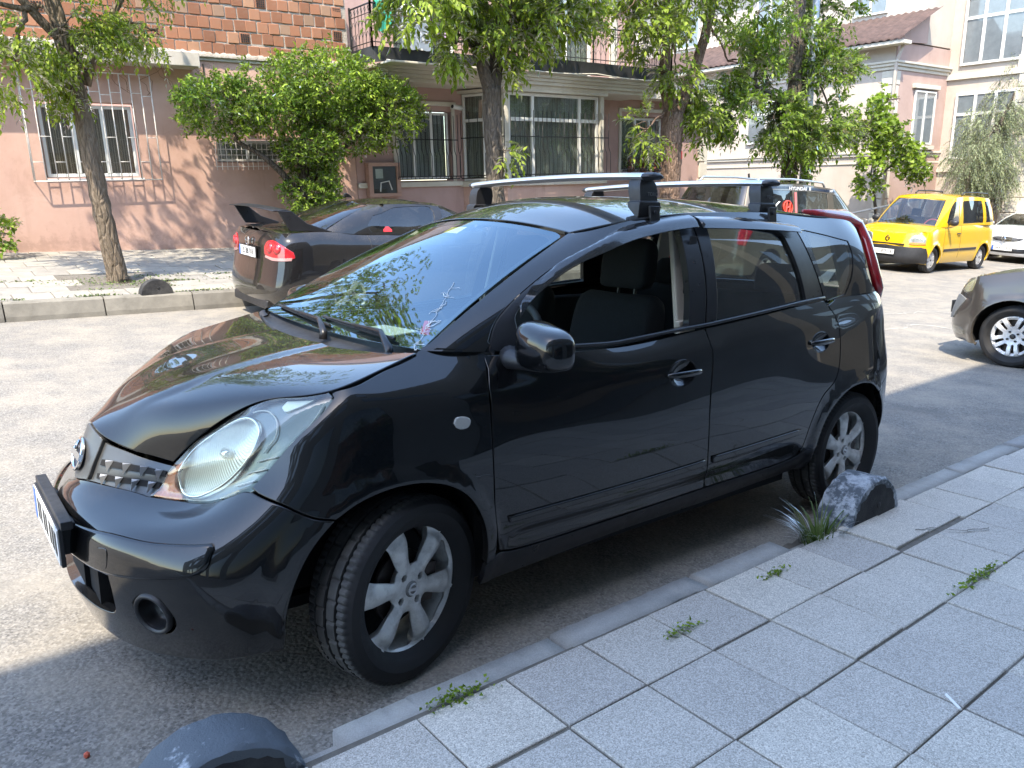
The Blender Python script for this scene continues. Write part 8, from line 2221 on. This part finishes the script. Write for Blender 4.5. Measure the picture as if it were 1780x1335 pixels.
# vine against the pale building
z6 = fz(20.4, 8.7)
make_tree('grape_vine', (20.6, 8.6, z6), [(.1, 0, -.2), (.0, 0, .9), (-.1, .1, 1.8), (.0, .1, 2.8)], [.05, .045, .04, .02], [([(-.1, .1, 1.8), (.6, -.2, 2.3), (1.3, -.5, 2.4)], [.03, .025, .02])],
          [((-.75, .1, 3.25), (.55, .4, .55), 60), ((.1, .0, 3.0), (.75, .5, .55), 90), ((.2, 0, 3.95), (.32, .3, .5), 32), ((.9, -.2, 2.45), (.7, .5, .45), 80), ((-.5, .0, 2.4), (.35, .3, .4), 34), ((1.6, -.4, 2.3), (.6, .5, .42), 60), ((-.3, .1, 1.9), (.25, .25, .4), 20)],
          BARK_B, LEAF_V, 'bright green grape vine climbing at the corner of the pale building', 36, leaf=(.13, .12), rach=.24, droop=.35, spray=7, pinnate=False, cat='vine')
# silvery tree at the right edge
z7 = fz(24.3, 8.2)
make_tree('silvery_tree', (24.2, 7.35, z7), [(-.1, 0, -.3), (.1, 0, .5), (.5, -.1, 1.2), (1.1, -.15, 1.9), (1.7, -.2, 2.6)], [.26, .23, .20, .17, .12], [([(1.0, -.15, 1.8), (.8, -.1, 2.6), (.5, 0, 3.4)], [.1, .08, .05])],
          [((-.35, .2, 2.65), (.85, .8, .8), 190), ((.35, .0, 2.1), (.8, .7, .55), 150), ((.4, .1, 3.4), (.95, .8, .85), 200), ((1.4, -.1, 2.7), (.95, .8, .8), 200), ((1.4, -.1, 4.2), (.9, .8, 1.0), 190), ((2.3, -.2, 3.3), (.9, .8, 1.0), 170), ((2.0, -.1, 5.2), (.8, .8, .8), 110), ((-.7, .2, 2.0), (.4, .4, .45), 50)],
          BARK_B, LEAF_O, 'silvery willow-like tree leaning over the white car at the right edge', 37, leaf=(.11, .020), rach=.34, droop=.9, spray=10)
# low shrub at the foot of the pink wall, left edge
z8 = fz(.0, 10.9)
make_tree('low_shrub', (-.12, 10.85, z8), [(0, 0, -.05), (0, 0, .25)], [.03, .02], [], [((0, 0, .28), (.42, .35, .32), 60), ((-.3, 0, .2), (.35, .3, .25), 40)], BARK_B, LEAF_B, 'small dark shrub at the foot of the pink wall, left edge', 38, leaf=(.09, .05), rach=.14, droop=.2, spray=6, pinnate=False, cat='shrub')
# pot plants behind the bars of the right window
for k, x in enumerate((13.5, 13.95, 14.4)):
    q = make_tree('pot_plant', (x, 11.24, 1.67), [(0, 0, .0), (0, 0, .16)], [.07, .085], [], [((0, 0, .32), (.16, .09, .16), 14)], simple('terracotta', (.30, .12, .07), .8), LEAF_B, 'small pot plant on the right window sill, %s of three' % ('leftmost', 'middle', 'rightmost')[k], 50 + k, leaf=(.08, .05), rach=.10, droop=.2, spray=5, pinnate=False, cat='plant', group='pot plants on the window sill')

# ---- weeds and grass on the near pavement -------------------------------
def grass_tuft(loc, n, h, spread, label, seed, w=.005, lean=(0, 0), mat=None):
    rg = np.random.default_rng(seed); V = []; F = []
    for i in range(n):
        a = rg.uniform(0, 6.283); r = spread * math.sqrt(rg.random()) * .35; p = np.array([r * math.cos(a), r * math.sin(a), 0]); hh = h * rg.uniform(.45, 1.1); o = np.array([math.cos(a), math.sin(a), 0]) * hh * rg.uniform(.15, .85) + np.array([lean[0], lean[1], 0]) * hh
        s = np.array([-math.sin(a), math.cos(a), 0]) * w * rg.uniform(.6, 1.2); b = len(V); K = 6
        for k in range(K + 1):
            t = k / K; c = p + o * t ** 1.7 + np.array([0, 0, hh * (t - .38 * t * t)]); ww = s * (1 - t ** 1.6) + s * .06; V += [c - ww, c + ww]
        for k in range(K): F += [(b + 2 * k, b + 2 * k + 1, b + 2 * k + 3), (b + 2 * k, b + 2 * k + 3, b + 2 * k + 2)]
    o = tri_mesh('grass_tuft', np.array(V), F, mat or GRASS, None); o.matrix_world = TILT.to_4x4() @ Matrix.Translation(loc); tag(o, label, 'grass', 'weeds in the near pavement'); return o
def weed(loc, sx, sy, n, label, seed, leaf=.018):
    rg = np.random.default_rng(seed); p = np.stack([rg.normal(size=n) * sx, rg.normal(size=n) * sy, np.abs(rg.normal(size=n)) * .012 + .002], 1)
    d = unit(rg.normal(size=(n, 3)) * np.array([1, 1, .5]) + np.array([0, 0, .25])); V, F = leaves_np(p, d, unit(rg.normal(size=(n, 3)) * .5 + np.array([0, 0, 1])), leaf * rg.uniform(.6, 1.3, n), leaf * .62 * rg.uniform(.7, 1.2, n))
    o = tri_mesh('weed', V, F, LEAF_V, None); o.matrix_world = TILT.to_4x4() @ Matrix.Translation(loc); tag(o, label, 'weed', 'weeds in the near pavement'); return o
grass_tuft((1.96, -1.06, .02), 110, .27, .22, 'tuft of long grass beside the white-rimmed half-round stone', 3, lean=(-.12, .1))
weed((-.02, -1.115, .098), .055, .015, 120, 'leafy green weed on the kerb edge below the front wheel', 4)
weed((.80, -1.262, .099), .05, .010, 60, 'small flat weed in the slab joint below the front door', 5)
weed((2.03, -1.70, .099), .10, .008, 160, 'strip of weed in the wide joint at the right', 6)
weed((1.43, -1.20, .099), .05, .008, 60, 'thin strip of moss weed in the joint below the rear door', 7)
# soil in the gap of the kerb
V = []; F = []; rg_ = np.random.default_rng(2); nx, ny = 12, 8
for j in range(ny):
    for i in range(nx): V.append((1.70 + .46 * i / (nx - 1), -1.14 + .17 * j / (ny - 1), .03 - .02 * math.sin(math.pi * j / (ny - 1)) + rg_.normal() * .006))
o = mesh_obj('soil_patch', V, [(j * nx + i, j * nx + i + 1, (j + 1) * nx + i + 1, (j + 1) * nx + i) for j in range(ny - 1) for i in range(nx - 1)], M_SOIL, smooth=True); o.matrix_world = TILT.to_4x4(); tag(o, kind='stuff')
# litter
b = MB(); bmq = bmesh.new(); bmesh.ops.create_icosphere(bmq, subdivisions=1, radius=.011); b.add([tuple(v.co * random.uniform(.8, 1.2)) for v in bmq.verts], [tuple(v.index for v in f.verts) for f in bmq.faces]); bmq.free(); o = b.build('brick_crumb', simple('red_crumb', (.55, .12, .07), .9)); o.matrix_world = TILT.to_4x4() @ Matrix.Translation((-.905, -.60, .008)); tag(o, 'small red brick crumb lying on the shaded road', 'pebble')
b = MB(); b.lathe([(0, -.035), (.0042, -.035), (.0042, .035), (0, .035)], 10, axis='x'); o = b.build('cigarette_end', M_WHITE, smooth=False); o.matrix_world = TILT.to_4x4() @ Matrix.Translation((1.11, -2.0, .104)) @ Matrix.Rotation(.95, 4, 'Z'); tag(o, 'white cigarette end in the slab joint at lower right', 'litter')
# moss and leaf scraps in the far pavement
def far_weeds():
    rg = np.random.default_rng(8); P = []
    for k in range(34):
        x, y = rg.uniform(-.6, 3.2), 7.46 + .4 * rg.integers(0, 4) + rg.normal() * .01; m = int(rg.uniform(12, 40)); P.append(np.stack([x + rg.normal(size=m) * .10, y + rg.normal(size=m) * .012, [0] * m], 1))
    m = 260; a = rg.uniform(0, 6.28, m); r = .22 + np.abs(rg.normal(size=m)) * .22; P.append(np.stack([1.1 + r * np.cos(a) * 1.5, 8.4 + r * np.sin(a) * .8, [0] * m], 1))
    p = np.concatenate(P); p[:, 2] = [fz(x, y) + .004 for x, y in p[:, :2]]; n = len(p)
    d = unit(rg.normal(size=(n, 3)) * np.array([1, 1, .4]) + np.array([0, 0, .3])); V, F = leaves_np(p, d, unit(rg.normal(size=(n, 3)) * .5 + np.array([0, 0, 1])), .035, .02)
    o = tri_mesh('pavement_weeds', V, F, GRASS, None); tag(o, kind='stuff')
far_weeds()
